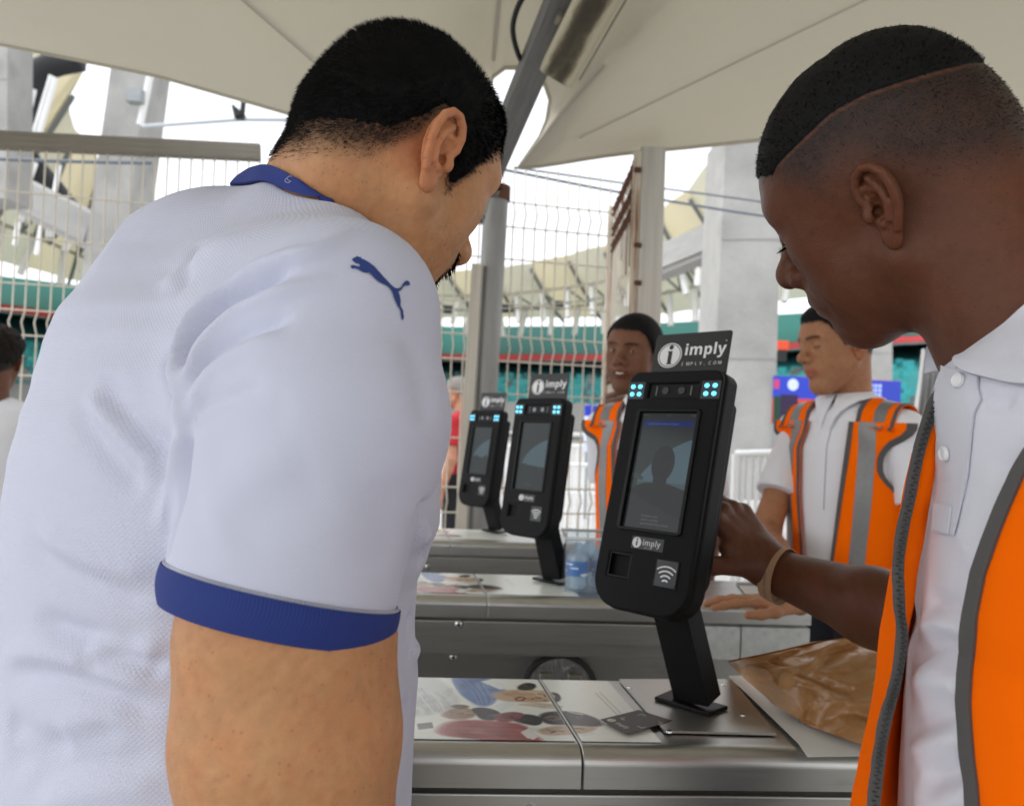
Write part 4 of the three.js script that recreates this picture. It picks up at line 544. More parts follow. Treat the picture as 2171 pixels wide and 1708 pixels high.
// a frame: origin o and axes f (face forward), u (up), r (the person's right); toL gives local coordinates
function frame(o, f, u, r, s = 1) { return { o, f, u, r, s, m: basisM(f.clone().multiplyScalar(s), u.clone().multiplyScalar(s), r.clone().multiplyScalar(s), o), toL: (x, y, z) => { const a = x - o.x, b = y - o.y, c = z - o.z; return [(a * f.x + b * f.y + c * f.z) / s, (a * u.x + b * u.y + c * u.z) / s, (a * r.x + b * r.y + c * r.z) / s]; }, toW: (x, y, z) => V3(o.x + s * (x * f.x + y * u.x + z * r.x), o.y + s * (x * f.y + y * u.y + z * r.y), o.z + s * (x * f.z + y * u.z + z * r.z)) }; }
function headFrame(o, yaw, pitch, roll, s = 1) { // yaw turns from the lens' right towards away; pitch lowers the nose
  const f0 = V3(1, 0, 0), u0 = V3(0, 1, 0), r0 = V3(0, 0, -1), rot = (v, k, w, a) => { const c = Math.cos(a), q = Math.sin(a); return [v.clone().multiplyScalar(c).addScaledVector(k, w * q), k.clone().multiplyScalar(c).addScaledVector(v, -w * q)]; };
  let [f, u] = rot(f0, u0, -1, pitch), r = r0; { const c = Math.cos(roll), q = Math.sin(roll), u2 = u.clone().multiplyScalar(c).addScaledVector(r, q); r = r.clone().multiplyScalar(c).addScaledVector(u, -q); u = u2; }
  const Y = (v) => { const c = Math.cos(yaw), q = Math.sin(yaw); return dirC(c * v.x - q * v.z, v.y, q * v.x + c * v.z); };
  return frame(o, Y(f), Y(u), Y(r), s);
}
// the head in its own axes (x forward, y up from the ear canal, z to the person's right)
function headField(o = {}) {
  const cr = o.cr ?? 1, jw = o.jaw ?? 1, ns = o.nose ?? 1, lp = o.lips ?? 1, open = o.open ?? 0, ch = o.cheek ?? 0, fw = o.wide ?? 0, cu = o.chinUp ?? 0, bk = o.back ?? 0;
  return (x, y, z) => {
    const A = Math.abs(z);
    let d = ell(x, y, z, -0.004 + bk * 0.6, 0.046, 0, 0.097 * cr - bk, 0.09 * cr, 0.077 * cr);
    d = smin(d, ell(x, y, z, 0.04, 0.048, 0, 0.056, 0.064 * cr, 0.064), 0.03);
    d = smin(d, ell(x, y, z, 0.036, -0.012, 0, 0.05, 0.078, 0.056 + fw), 0.03);
    d = smin(d, ell(x, y, z, 0.046, -0.06 + cu * 0.6, 0, 0.04, 0.042 - cu * 0.4, 0.046 * jw), 0.02);
    d = smin(d, cap(x, y, A, 0.004, -0.035, 0.056 * jw, 0.06, -0.09 + cu, 0.018, 0.017, 0.015), 0.028);
    d = smin(d, sph(x, y, z, 0.074, -0.087 + cu, 0, 0.0185), 0.024);
    d = smin(d, sph(x, y, A, 0.061, 0.003, 0.0415, 0.018), 0.028);
    d = smin(d, sph(x, y, A, 0.051, -0.032, 0.0365, 0.021 + ch), 0.03);
    d = smin(d, cap(x, y, A, 0.0895, 0.041, 0, 0.074, 0.042, 0.046, 0.011, 0.009), 0.02);
    d = smin(d, ell(x, y, z, 0.079, -0.036, 0, 0.025, 0.024, 0.031), 0.018);
    d = smax(d, -sph(x, y, A, 0.1035, 0.02, 0.036, 0.0195), 0.014);
    // nose
    d = smin(d, cap(x, y, z, 0.087, 0.03, 0, 0.113, -0.005, 0, 0.0075, 0.0095 * ns), 0.014);
    d = smin(d, sph(x, y, z, 0.1145, -0.0105, 0, 0.0108 * ns), 0.01);
    d = smin(d, sph(x, y, A, 0.1015, -0.0155, 0.0145 * ns, 0.0085 * ns), 0.009);
    d = smax(d, -ell(x, y, A, 0.1085, -0.0225, 0.0075 * ns, 0.0055, 0.004, 0.0036), 0.003);
    // lips
    const sm = o.smile ? 1 : 0, up = cap(x, y, A, 0.0985, -0.0405, 0.003, 0.0845 - 0.004 * sm, -0.0455 + 0.006 * sm, 0.0245 + 0.0045 * sm, 0.0072 * lp, 0.0036), lo = cap(x, y, A, 0.0965, -0.0535, 0, 0.084 - 0.004 * sm, -0.0475 + 0.006 * sm, 0.022 + 0.005 * sm, 0.0085 * lp, 0.0036);
    d = smin(d, smin(up, lo, 0.0015), 0.006);
    if (open) d = smax(d, -cap(x, y, A, 0.108, -0.0465, 0, 0.094, -0.0445, 0.019, 0.0035 * open, 0.001), 0.002);
    d = smax(d, -sph(x, y, z, 0.108, -0.066, 0, 0.009), 0.012);
    // lids: closed over the eyeballs, or with a slit
    const ey = sph(x, y, A, 0.0765, 0.02, 0.0325, 0.0148);
    let lid = ey; if (o.slit) lid = Math.max(ey, (o.slit - Math.abs(Math.atan2(y - 0.0205, x - 0.0765) - (o.look ?? 0))) * 0.014);
    d = smin(d, lid, 0.0045);
    return d;
  };
}
function earField(x, y, z) { // x forward, y up, z outward; centre of the ear
  const seg = (pts, r) => { let d = 1; for (let i = 1; i < pts.length; i++) { const a = pts[i - 1], b = pts[i], dx = b[0] - a[0], dy = b[1] - a[1], dz = b[2] - a[2], px = x - a[0], py = y - a[1], pz = z - a[2], t = Math.min(1, Math.max(0, (px * dx + py * dy + pz * dz) / (dx * dx + dy * dy + dz * dz))), ex = px - dx * t, ey = py - dy * t, ez = pz - dz * t, e = Math.sqrt(ex * ex + ey * ey + ez * ez) - r; if (e < d) d = e; } return d; };
  let d = ell(x, y, z, -0.001, 0.004, -0.001, 0.0165, 0.0275, 0.0042);
  d = smin(d, ell(x, y, z, 0.004, 0, -0.008, 0.011, 0.021, 0.009), 0.006);
  d = smax(d, -ell(x, y, z, 0.0005, -0.003, 0.0045, 0.0085, 0.0105, 0.0065), 0.003);
  d = smin(d, seg(earField.helix, 0.0034), 0.003);
  d = smin(d, seg(earField.anti, 0.003), 0.0035);
  d = smin(d, seg(earField.crus, 0.002), 0.0035);
  d = smin(d, ell(x, y, z, -0.0015, -0.0255, 0.0015, 0.0085, 0.0105, 0.0044), 0.005);
  d = smin(d, ell(x, y, z, 0.0105, -0.0055, 0.0035, 0.0042, 0.0062, 0.0045), 0.003);
  d = smin(d, sph(x, y, z, -0.001, -0.0145, 0.0045, 0.0038), 0.003);
  return smax(d, -sph(x, y, z, 0.0055, -0.004, -0.0005, 0.0042), 0.002);
}
earField.helix = [[0.008, -0.001, 0.002], [0.0125, 0.009, 0.0045], [0.0125, 0.019, 0.0055], [0.0085, 0.0265, 0.0065], [0.001, 0.031, 0.0075], [-0.0075, 0.0295, 0.008], [-0.0145, 0.0225, 0.008], [-0.0175, 0.0115, 0.007], [-0.017, 0, 0.006], [-0.0145, -0.011, 0.005], [-0.0105, -0.0195, 0.004]];
earField.anti = [[0.0015, 0.022, 0.003], [-0.007, 0.012, 0.005], [-0.0095, 0, 0.0055], [-0.0065, -0.0115, 0.0055]]; earField.crus = [[0.007, 0.0155, 0.0025], [-0.005, 0.0115, 0.004]];
// an ear set on side s (+1 right, -1 left) of a head frame; flare turns its back edge outwards
function earGeo(H, s, cell, opt = {}) {
  const flare = opt.flare ?? 0.42, back = opt.back ?? 0.2, sc = opt.scale ?? 1, c = opt.at ?? [-0.008, 0.008, 0.0735];
  const g = isoMesh(earField, V3(-0.024, -0.042, -0.02), V3(0.02, 0.04, 0.016), cell, 1.3);
  const M4 = new THREE.Matrix4().makeScale(sc, sc, sc * s); const R1 = new THREE.Matrix4().makeRotationZ(back), R2 = new THREE.Matrix4().makeRotationY(flare * s), T1 = T(c[0], c[1], c[2] * s);
  g.applyMatrix4(new THREE.Matrix4().multiplyMatrices(H.m, T1.multiply(R2).multiply(R1).multiply(M4)));
  if (g.index && s * 1 < 0) { const a = g.index.array; for (let i = 0; i < a.length; i += 3) { const t = a[i + 1]; a[i + 1] = a[i + 2]; a[i + 2] = t; } }
  g.computeVertexNormals(); return g;
}
// a hand as chains of joints: wrist frame x along the fingers, y out of the back of the hand, z towards the thumb
function handCaps(o, X, Y, Z, curl, spread = 0.1, thumb = {}, s = 1) {
  const at = (x, y, z) => o.clone().addScaledVector(X, x * s).addScaledVector(Y, y * s).addScaledVector(Z, z * s), caps = [], L = [[0.044, 0.027, 0.022], [0.047, 0.030, 0.023], [0.044, 0.027, 0.022], [0.034, 0.021, 0.019]], R = [0.0092, 0.0095, 0.009, 0.0078], K = [[0.092, 0.004, 0.026], [0.096, 0.006, 0.006], [0.091, 0.004, -0.014], [0.081, 0, -0.032]];
  for (const [zz, xx] of [[0.022, 0.088], [0.005, 0.092], [-0.013, 0.088], [-0.028, 0.078]]) caps.push([at(0.004, 0, zz * 0.55), at(xx, 0, zz), 0.0145 * s, 0.0125 * s]);
  caps.push([at(0.01, -0.004, 0.018), at(0.055, -0.006, 0.03), 0.015 * s, 0.013 * s]);
  K.forEach((k, i) => { let p = at(...k), a = curl[i][0], sp = (1.5 - i) * spread; const dir = (ang) => X.clone().multiplyScalar(Math.cos(ang) * Math.cos(sp)).addScaledVector(Y, -Math.sin(ang)).addScaledVector(Z, Math.cos(ang) * Math.sin(sp)); for (let q = 0; q < 3; q++) { const n = p.clone().addScaledVector(dir(a), L[i][q] * s); caps.push([p, n, R[i] * s * (1 - q * 0.07), R[i] * s * (0.94 - q * 0.09)]); p = n; a += curl[i][q + 1] ?? 0.3; } });
  let p = at(0.022, -0.004, 0.028); const ta = thumb.out ?? 0.7, td = thumb.down ?? 0.3; [0.046, 0.033, 0.027].forEach((l, q) => { const a = ta - q * (thumb.bend ?? 0.25), n = p.clone().addScaledVector(X, Math.cos(a) * l * s).addScaledVector(Z, Math.sin(a) * l * s * Math.cos(td)).addScaledVector(Y, -Math.sin(td) * l * s * Math.sin(a)); caps.push([p, n, (0.0125 - q * 0.0012) * s, (0.011 - q * 0.001) * s]); p = n; });
  return caps;
}
function capsField(caps, k = 0.012) { return (x, y, z) => { let d = 1e3; for (const c of caps) { const e = capV(x, y, z, c[0], c[1], c[2], c[3]); d = d > 100 ? e : smin(d, e, c[4] ?? k); } return d; }; }
function boundsOf(caps, pad) { const lo = V3(1e9, 1e9, 1e9), hi = V3(-1e9, -1e9, -1e9); for (const c of caps) for (const [p, r] of [[c[0], c[2]], [c[1], c[3]]]) { lo.min(p.clone().addScalar(-r - pad)); hi.max(p.clone().addScalar(r + pad)); } return [lo, hi]; }
// hairs as thin two-triangle blades; each root carries a position, a direction and a length
function hairGeo(roots, width = 0.0003) {
  const pos = new Float32Array(roots.length * 12), idx = [], nor = new Float32Array(roots.length * 12);
  roots.forEach(({ p, d, l, n }, i) => {
    const side = d.clone().cross(V3(rr(-1, 1), rr(-1, 1), rr(-1, 1))).normalize().multiplyScalar(width * rr(0.7, 1.3)), m = p.clone().addScaledVector(d, l * 0.55), tip = p.clone().addScaledVector(d, l).addScaledVector(n, -l * 0.12);
    const q = [p.clone().sub(side), p.clone().add(side), m.clone().addScaledVector(side, 0.8), tip]; q.forEach((w, k) => { pos.set([w.x, w.y, w.z], i * 12 + k * 3); nor.set([n.x, n.y, n.z], i * 12 + k * 3); }); idx.push(i * 4, i * 4 + 1, i * 4 + 2, i * 4, i * 4 + 2, i * 4 + 3);
  });
  const g = new THREE.BufferGeometry(); g.setAttribute('position', new THREE.BufferAttribute(pos, 3)); g.setAttribute('normal', new THREE.BufferAttribute(nor, 3)); g.setAttribute('uv', new THREE.BufferAttribute(new Float32Array(roots.length * 8), 2)); g.setIndex(idx); return g;
}
// scatter points over a mesh; pick(x, y, z) gives the chance that a hair stands there
function scatter(g, n, pick) {
  const id = g.index.array, p = g.attributes.position, N = g.attributes.normal, tri = id.length / 3, cum = new Float32Array(tri); let s = 0; const a = V3(), b = V3(), c = V3();
  for (let i = 0; i < tri; i++) { a.fromBufferAttribute(p, id[i * 3]); b.fromBufferAttribute(p, id[i * 3 + 1]); c.fromBufferAttribute(p, id[i * 3 + 2]); s += b.sub(a).cross(c.sub(a)).length(); cum[i] = s; }
  const out = [];
  for (let k = 0; k < n; k++) { const t = rnd() * s; let lo = 0, hi = tri - 1; while (lo < hi) { const m = (lo + hi) >> 1; cum[m] < t ? lo = m + 1 : hi = m; } let u = rnd(), v = rnd(); if (u + v > 1) { u = 1 - u; v = 1 - v; } const i0 = id[lo * 3], i1 = id[lo * 3 + 1], i2 = id[lo * 3 + 2]; a.fromBufferAttribute(p, i0); b.fromBufferAttribute(p, i1); c.fromBufferAttribute(p, i2); const q = a.clone().multiplyScalar(1 - u - v).addScaledVector(b, u).addScaledVector(c, v), ch = pick(q.x, q.y, q.z); if (rnd() < ch) { a.fromBufferAttribute(N, i0); out.push({ p: q, n: a.clone().normalize(), w: ch }); } }
  return out;
}
const skinBump = dataTex(512, (u, v) => { const cell = (f, s) => { const x = u * f, y = v * f, ix = Math.floor(x), iy = Math.floor(y); let m = 9; for (let a = -1; a < 2; a++) for (let b = -1; b < 2; b++) { const i = ((ix + a) % f + f) % f, j = ((iy + b) % f + f) % f; m = Math.min(m, hyp(ix + a + hash3(i, j, s) - x, iy + b + hash3(i, j, s + 1) - y)); } return m; }; return 0.35 + 0.45 * Math.min(1, cell(48, 3)) + 0.25 * tfbm(u, v, 16, 3, 4); });
const skinTone = dataTex(1024, (u, v) => { const b = 0.9 + 0.1 * tfbm(u, v, 20, 5, 81), r = tfbm(u, v, 10, 3, 91); let k = 1; for (const [f, s, t, d] of [[60, 5, 0.8, 0.11], [110, 6, 0.72, 0.08], [26, 7, 0.9, 0.17]]) { const x = u * f, y = v * f, ix = Math.floor(x), iy = Math.floor(y); if (hash3(ix, iy, s) > t) { const cx = ix + 0.3 + 0.4 * hash3(ix, iy, s + 20), cy = iy + 0.3 + 0.4 * hash3(ix, iy, s + 40), q = Math.hypot(x - cx, (y - cy) * 1.15); k *= 1 - d * clamp(1 - q / 0.26); } } return [b * (0.5 + 0.5 * k), b * k * (0.96 + 0.08 * r), b * k * (0.94 + 0.1 * r)]; }, [0.33, 0.33], true);
const skinMat = (rough = 0.52, spec = 0.45) => phy({ vertexColors: true, map: skinTone, roughness: rough, specularIntensity: spec, bumpMap: skinBump, bumpScale: 0.0005, sheen: 0.0 });
// sport mesh: rows of small oval holes, every other row shifted
const knitTex = dataTex(256, (u, v) => { const N = 8, row = Math.floor(v * N * 2), x = (u * N + (row % 2) * 0.5) % 1 - 0.5, y = (v * N * 2) % 1 - 0.5, d = hyp(x * 1.5, y * 1.05); return clamp(0.25 + d * 1.5) * (0.93 + 0.07 * tnoise(u, v, 64, 2)); });
const ribTex = dataTex(128, (u, v) => 0.5 + 0.5 * Math.sin(u * Math.PI * 2 * 16));
const fabric = (c, o = {}) => phy({ color: c, roughness: 0.85, sheen: 0.25, sheenRoughness: 0.6, sheenColor: rgb(1, 1, 1), ...o });
// ---------------------------------------------------------------- the man in the white jersey
const foldSet = (f, list, d0, d1) => list.map(([amp, w, ...pts]) => { const h = pts.map(([u, v]) => trace(f, u, v, d0, d1)).filter(Boolean); if (h.length < 2) return null; const q = curve(h, Math.max(8, h.length * 5)); const b = new THREE.Box3().setFromPoints(q).expandByScalar(w * 3); return { amp, w, q, b }; }).filter(Boolean);
const foldH = (F, x, y, z) => { let s = 0; const t = V3(x, y, z); for (const o of F) { if (!o.b.containsPoint(t)) continue; let m = 1e9, at = 0; for (let i = 0; i < o.q.length - 1; i++) { const a = o.q[i], b = o.q[i + 1], dx = b.x - a.x, dy = b.y - a.y, dz = b.z - a.z, k = clamp(((x - a.x) * dx + (y - a.y) * dy + (z - a.z) * dz) / (dx * dx + dy * dy + dz * dz + 1e-12)), e = (x - a.x - dx * k) ** 2 + (y - a.y - dy * k) ** 2 + (z - a.z - dz * k) ** 2; if (e < m) { m = e; at = (i + k) / (o.q.length - 1); } } const end = sstep(0, 0.22, at) * sstep(0, 0.22, 1 - at); s += 1.15 * o.amp * end * Math.exp(-m / (0.4 * o.w * o.w)); } return s; };
const table = (rows, x) => { if (x <= rows[0][0]) return rows[0][1]; for (let i = 1; i < rows.length; i++) if (x <= rows[i][0]) return lerp(rows[i - 1][1], rows[i][1], (x - rows[i - 1][0]) / (rows[i][0] - rows[i - 1][0])); return rows.at(-1)[1]; };
const phiOf = (x, z) => Math.atan2(Math.abs(z), x) * 57.29578;
const DBG = globalThis.QUICK ? 2 : 1;
function stackField(levels, f, r, k = 0.01) { // levels: [y, centre x, centre z, half depth along f, half width along r], y rising
  const n = levels.length;
  return (x, y, z) => {
    let i = 1; while (i < n - 1 && levels[i][0] < y) i++; const a = levels[i - 1], b = levels[i], t0 = clamp((y - a[0]) / (b[0] - a[0])), t = t0 * t0 * (3 - 2 * t0) * 0.5 + t0 * 0.5, L = (q) => lerp(a[q], b[q], t);
    const dx = x - L(1), dz = z - L(2), u = (dx * f.x + dz * f.z), w = (dx * r.x + dz * r.z), A = L(3), B = L(4), k0 = hyp(u / A, w / B), k1 = hyp(u / (A * A), w / (B * B));
    let d = k1 < 1e-6 ? -Math.min(A, B) : k0 * (k0 - 1) / k1;
    return smax(smax(d, y - levels[n - 1][0], 0.06), levels[0][0] - y, 0.02);
  };
}
function legsGeo(hip, r, f, len, parent, trouserMat, shoeMat, spread = 0.09) {
  const caps = [], shoes = [];
  for (const s of [-1, 1]) { const h = hip.clone().addScaledVector(r, s * spread), kn = V3(h.x, hip.y * 0.52, h.z).addScaledVector(f, 0.02), an = V3(h.x, 0.09, h.z).addScaledVector(f, -0.02).addScaledVector(r, s * 0.01); caps.push([h, kn, 0.092, 0.068], [kn, an, 0.068, 0.055]); shoes.push([an.clone().addScaledVector(f, -0.02).setY(0.045), an.clone().addScaledVector(f, 0.15).setY(0.036), 0.044, 0.036, 0.02]); }
  caps.push([hip.clone().addScaledVector(r, -spread * 0.6).add(V3(0, 0.04, 0)), hip.clone().addScaledVector(r, spread * 0.6).add(V3(0, 0.04, 0)), 0.115, 0.115]);
  const t = isoMesh(capsField(caps, 0.03), ...boundsOf(caps, 0.03), 0.014 * DBG); uvBy(t, (x, y, z) => [x * 5 + z * 5, y * 5]);
  part('trousers', t, trouserMat, parent); for (const s of shoes) { const g = isoMesh(capsField([s]), ...boundsOf([s], 0.02), 0.01 * DBG); uvBy(g, (x, y, z) => [x * 5, z * 5]); part('shoe', g, shoeMat, parent); }
}
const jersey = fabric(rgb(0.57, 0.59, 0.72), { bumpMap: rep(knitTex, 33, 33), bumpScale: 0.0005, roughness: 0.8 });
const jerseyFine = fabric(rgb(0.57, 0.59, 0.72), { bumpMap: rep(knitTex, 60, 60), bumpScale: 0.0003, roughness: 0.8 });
const royal = std({ color: rgb(0.012, 0.03, 0.185), bumpMap: rep(ribTex, 28, 1), bumpScale: 0.00018, roughness: 0.85 });
const hairMat = phy({ color: rgb(0.004, 0.0037, 0.0036), roughness: 0.7, specularIntensity: 0.35, side: THREE.DoubleSide });
{
  const me = thing('person', 'man in white jersey with blue collar and cuffs, seen from behind, head bowed', 'person', undefined, P(500, 1700, 0.72).setY(0));
  const H = headFrame(C(-0.1145, 0.2092, 0.7218), 0.874, 0.473, 0.101), hf = headField({ cr: 0.895, back: 0.006, jaw: 1.08, cheek: 0.001, nose: 1.05 });
  const nb = P(706, 430, 0.745), nt = H.toW(-0.02, -0.02, 0), nt2 = H.toW(-0.036, 0.006, 0);
  const neck = (x, y, z) => smin(capV(x, y, z, nt, nb, 0.058, 0.06), capV(x, y, z, nt2, nb, 0.043, 0.058), 0.03);
  const head = (x, y, z) => { const q = H.toL(x, y, z); return smin(hf(...q), neck(x, y, z), 0.03); };
  // hairline height by angle round the head, from the forehead to the nape
  const HL = [[0, 0.086], [30, 0.082], [43, 0.066], [52, 0.05], [58, 0.034], [62, 0.012], [66, -0.006], [73, -0.004], [79, 0.03], [87, 0.04], [105, 0.034], [112, 0.01], [120, -0.006], [128, -0.019], [137, -0.027], [153, -0.032], [180, -0.036]];
  const above = (q) => q[1] - table(HL, phiOf(q[0], q[2])) + 0.0022 * noise3(q[0] * 160, q[1] * 160, q[2] * 160) + 0.0018 * noise3(q[0] * 420, q[1] * 420, q[2] * 420);
  const pad = 0.03, lo = V3(1e9, 1e9, 1e9), hi = V3(-1e9, -1e9, -1e9); for (const x of [-0.12, 0.14]) for (const y of [-0.12, 0.16]) for (const z of [-0.1, 0.1]) { const w = H.toW(x, y, z); lo.min(w); hi.max(w); } lo.min(nb.clone().addScalar(-0.08)); hi.max(nb.clone().addScalar(0.05));
  const headG = isoMesh(head, lo, hi, 0.0026 * DBG);
  const skin = [0.56, 0.28, 0.135];
  const tone = (x, y, z, q) => { const m = 1 + 0.1 * fbm(x * 28, y * 28, z * 28, 3) + 0.07 * noise3(x * 300, y * 300, z * 300); let c = [skin[0] * m, skin[1] * m, skin[2] * m];
    if (q) { const ab = above(q), back = phiOf(q[0], q[2]) > 100 ? 1 : 0; const dens = sstep(-0.012 - 0.006 * back, 0.012, ab) * (0.8 + 0.22 * noise3(x * 420, y * 420, z * 420)); const k = clamp(dens); c = c.map((v, i) => lerp(v, [0.03, 0.025, 0.023][i], k));
      const ear = Math.exp(-((q[0] + 0.025) ** 2 + (q[1] + 0.005) ** 2) / 0.0006) * 0.4; c = [c[0] * (1 + ear * 0.15), c[1] * (1 - ear * 0.32), c[2] * (1 - ear * 0.25)];
      const lipz = Math.exp(-((q[1] + 0.047) ** 2) / 0.00008) * (q[0] > 0.088 ? 1 : 0) * (Math.abs(q[2]) < 0.026 ? 1 : 0); c = [c[0] * (1 - 0.15 * lipz), c[1] * (1 - 0.4 * lipz), c[2] * (1 - 0.3 * lipz)];
      const stub = sstep(0.0, 0.02, -0.02 - q[1]) * sstep(0.02, 0.05, q[0]) * 0.10 * (1 + noise3(x * 500, y * 500, z * 500)); c = c.map((v) => v * (1 - stub)); }
    else { const f = 1 - 0.16 * sstep(0.5, 0.8, noise3(x * 330, y * 330, z * 330)); c = [c[0] * (0.5 + f * 0.5), c[1] * f, c[2] * f]; }
    return c; };
  displace(headG, (x, y, z) => 0.0006 * fbm(x * 120, y * 120, z * 120, 3));
  paint(headG, (x, y, z) => tone(x, y, z, H.toL(x, y, z))); uvBy(headG, (x, y, z) => { const q = H.toL(x, y, z); return [Math.atan2(-q[2], -q[0]) * 0.09 / 0.05, q[1] / 0.05]; });
  const ears = [1, -1].map((s) => { const g = earGeo(H, s, 0.0011 * DBG, { flare: 0.12, back: 0.12, scale: 1.08, at: [-0.006, 0.004, 0.076] }); paint(g, (x, y, z) => { const q = H.toL(x, y, z), m = 1 + 0.1 * fbm(x * 60, y * 60, z * 60, 2); return [0.6 * m, 0.245 * m, 0.12 * m]; }); uvBy(g, (x, y, z) => { const q = H.toL(x, y, z); return [q[0] / 0.05, q[1] / 0.05]; }); return g; });
  // arms: the right one hangs beside the body, the left one is held in front
  const sh = P(728, 700, 0.575), el = P(618, 1790, 0.515), fr = dirC(0.75, 0, 0.66), wr = el.clone().addScaledVector(fr, 0.1).add(V3(0.01, -0.22, 0)), rg = dirC(0.66, 0, -0.75);
  const sl = P(380, 690, 0.86), elL = sl.clone().add(V3(-0.01, -0.3, -0.02)), wrL = elL.clone().addScaledVector(fr, 0.06).add(V3(-0.03, -0.22, 0));
  const hx = wr.clone().sub(el).normalize(), hz = V3(0, 1, 0).addScaledVector(hx, -hx.y).normalize(), hy = hx.clone().cross(hz).normalize();
  const hxl = wrL.clone().sub(elL).normalize(), hzl = V3(0, 1, 0).addScaledVector(hxl, -hxl.y).normalize(), hyl = hzl.clone().cross(hxl).normalize();
  const armCaps = [[sh, P(616, 1190, 0.53), 0.038, 0.057], [P(616, 1190, 0.53), P(610, 1340, 0.525), 0.057, 0.066], [P(610, 1340, 0.525), P(612, 1560, 0.52), 0.066, 0.0685], [P(612, 1560, 0.52), el, 0.0685, 0.062], [el, el.clone().lerp(wr, 0.35), 0.06, 0.052], [el.clone().lerp(wr, 0.35), wr, 0.052, 0.029, 0.02]];
  const armL = [[sl, elL, 0.06, 0.052], [elL, wrL, 0.05, 0.03]], trunk = [[P(540, 720, 0.76), P(470, 1300, 0.74), 0.06, 0.1, 0.04], [P(540, 760, 0.76), sh, 0.05, 0.038, 0.04], [P(540, 720, 0.78), sl, 0.05, 0.04, 0.04], [nb, P(540, 720, 0.76), 0.045, 0.06, 0.03]];
  const armG = isoMesh(capsField(armCaps, 0.02), ...boundsOf(armCaps, 0.02), 0.0035 * DBG); displace(armG, (x, y, z) => 0.0004 * fbm(x * 30, y * 30, z * 30, 3));
  const trG = isoMesh(capsField([...trunk, ...armL], 0.03), ...boundsOf([...trunk, ...armL], 0.02), 0.012);
  const hands = [[wr, hx, hy, hz], [wrL, hxl, hyl, hzl]].map(([o, X, Y, Z]) => { const c = handCaps(o, X, Y, Z, [[0.3, 0.4, 0.3], [0.35, 0.45, 0.3], [0.4, 0.5, 0.35], [0.45, 0.5, 0.35]]); return isoMesh(capsField(c, 0.008), ...boundsOf(c, 0.012), 0.0035 * DBG); });
  for (const g of [armG, trG, ...hands]) { paint(g, (x, y, z) => tone(x, y, z)); uvBy(g, (x, y, z) => { const w = V3(x, y, z).sub(el); return [Math.atan2(w.x, w.z) * 0.07 / 0.05, y / 0.05]; }); }
  part('body', joinBodies([headG, ...ears, armG, trG, ...hands]), skinMat(0.5, 0.4), me);
  // hair: a close cap, then single hairs
  const thick = (q) => { const a = above(q), k = sstep(80, 120, phiOf(q[0], q[2])); return Math.min(0.0075, -0.0015 + lerp(0.3, 0.22, k) * Math.max(-0.01, a - 0.013 * k)) + 0.0009 * fbm(q[0] * 120, q[1] * 120, q[2] * 120, 3); };
  const capF = (x, y, z) => { const q = H.toL(x, y, z); return (head(x, y, z) - thick(q)) * 0.9; };
  const capG = isoMesh(capF, lo.clone().addScalar(-0.02), hi.clone().addScalar(0.02), 0.003 * DBG, 1.6);
  const capK = keep(capG, (x, y, z) => { const q = H.toL(x, y, z); return thick(q) > -0.0008 && q[1] > -0.05; }); uvBy(capK, (x, y, z) => [x * 20, y * 20]);
  const flow = (q) => { const t = sstep(0.02, 0.09, q[1]), w = sstep(-0.02, 0.06, q[0]), sg = clamp(q[2] * 40, -1, 1), bx = lerp(-0.55, 0.35, w), by = lerp(lerp(-0.75, 0.05, t), -0.35, w), bz = lerp(0.2, 0.4, w) * sg; return H.f.clone().multiplyScalar(bx).addScaledVector(H.u, by).addScaledVector(H.r, bz); };
  const roots = scatter(headG, 120000 / (DBG * DBG), (x, y, z) => { const q = H.toL(x, y, z); if (q[1] < -0.06) return 0; return sstep(-0.014, 0.016, above(q)); }).map((s) => { const q = H.toL(s.p.x, s.p.y, s.p.z), a = above(q), L = lerp(0.0055, 0.011, sstep(0, 0.05, a)) * rr(0.7, 1.15); return { p: s.p.clone().addScaledVector(s.n, Math.max(0, thick(q)) * 0.6), n: s.n, d: s.n.clone().multiplyScalar(0.42).add(flow(q)).add(V3(rr(-0.32, 0.32), rr(-0.32, 0.32), rr(-0.32, 0.32))).normalize(), l: L }; });
  part('hair', merge([capK, hairGeo(roots, 0.00016)]), hairMat, me);
  const mouths = scatter(headG, 26000 / (DBG * DBG), (x, y, z) => { const q = H.toL(x, y, z), A = Math.abs(q[2]); if (q[0] < 0.05) return 0; return (q[1] > -0.04 && q[1] < -0.024 && A < 0.034 && q[0] > 0.075) || (q[1] < -0.066 && A < 0.022 && q[0] > 0.06) || (A > 0.022 && A < 0.034 && q[1] < -0.035 && q[1] > -0.08 && q[0] > 0.06) ? 0.9 : 0; }).map((s) => ({ p: s.p, n: s.n, d: s.n.clone().multiplyScalar(0.6).addScaledVector(H.u, -0.8).add(V3(rr(-0.4, 0.4), rr(-0.3, 0.3), rr(-0.4, 0.4))).normalize(), l: rr(0.005, 0.011) }));
  part('moustache', hairGeo(mouths, 0.0003), hairMat, me);
  const lashes = []; for (const s of [-1, 1]) for (let k = 0; k < 70; k++) { const a = rr(-0.7, 0.8), o = H.toW(0.0765 + 0.0148 * Math.cos(a) * 0.96, 0.0145, s * (0.0325 + 0.0148 * Math.sin(a))); lashes.push({ p: o, n: H.f, d: H.f.clone().multiplyScalar(0.8).addScaledVector(H.u, -0.55).addScaledVector(H.r, s * 0.5 * a).normalize(), l: rr(0.005, 0.009) }); }
  part('eyelashes', hairGeo(lashes, 0.00028), hairMat, me);
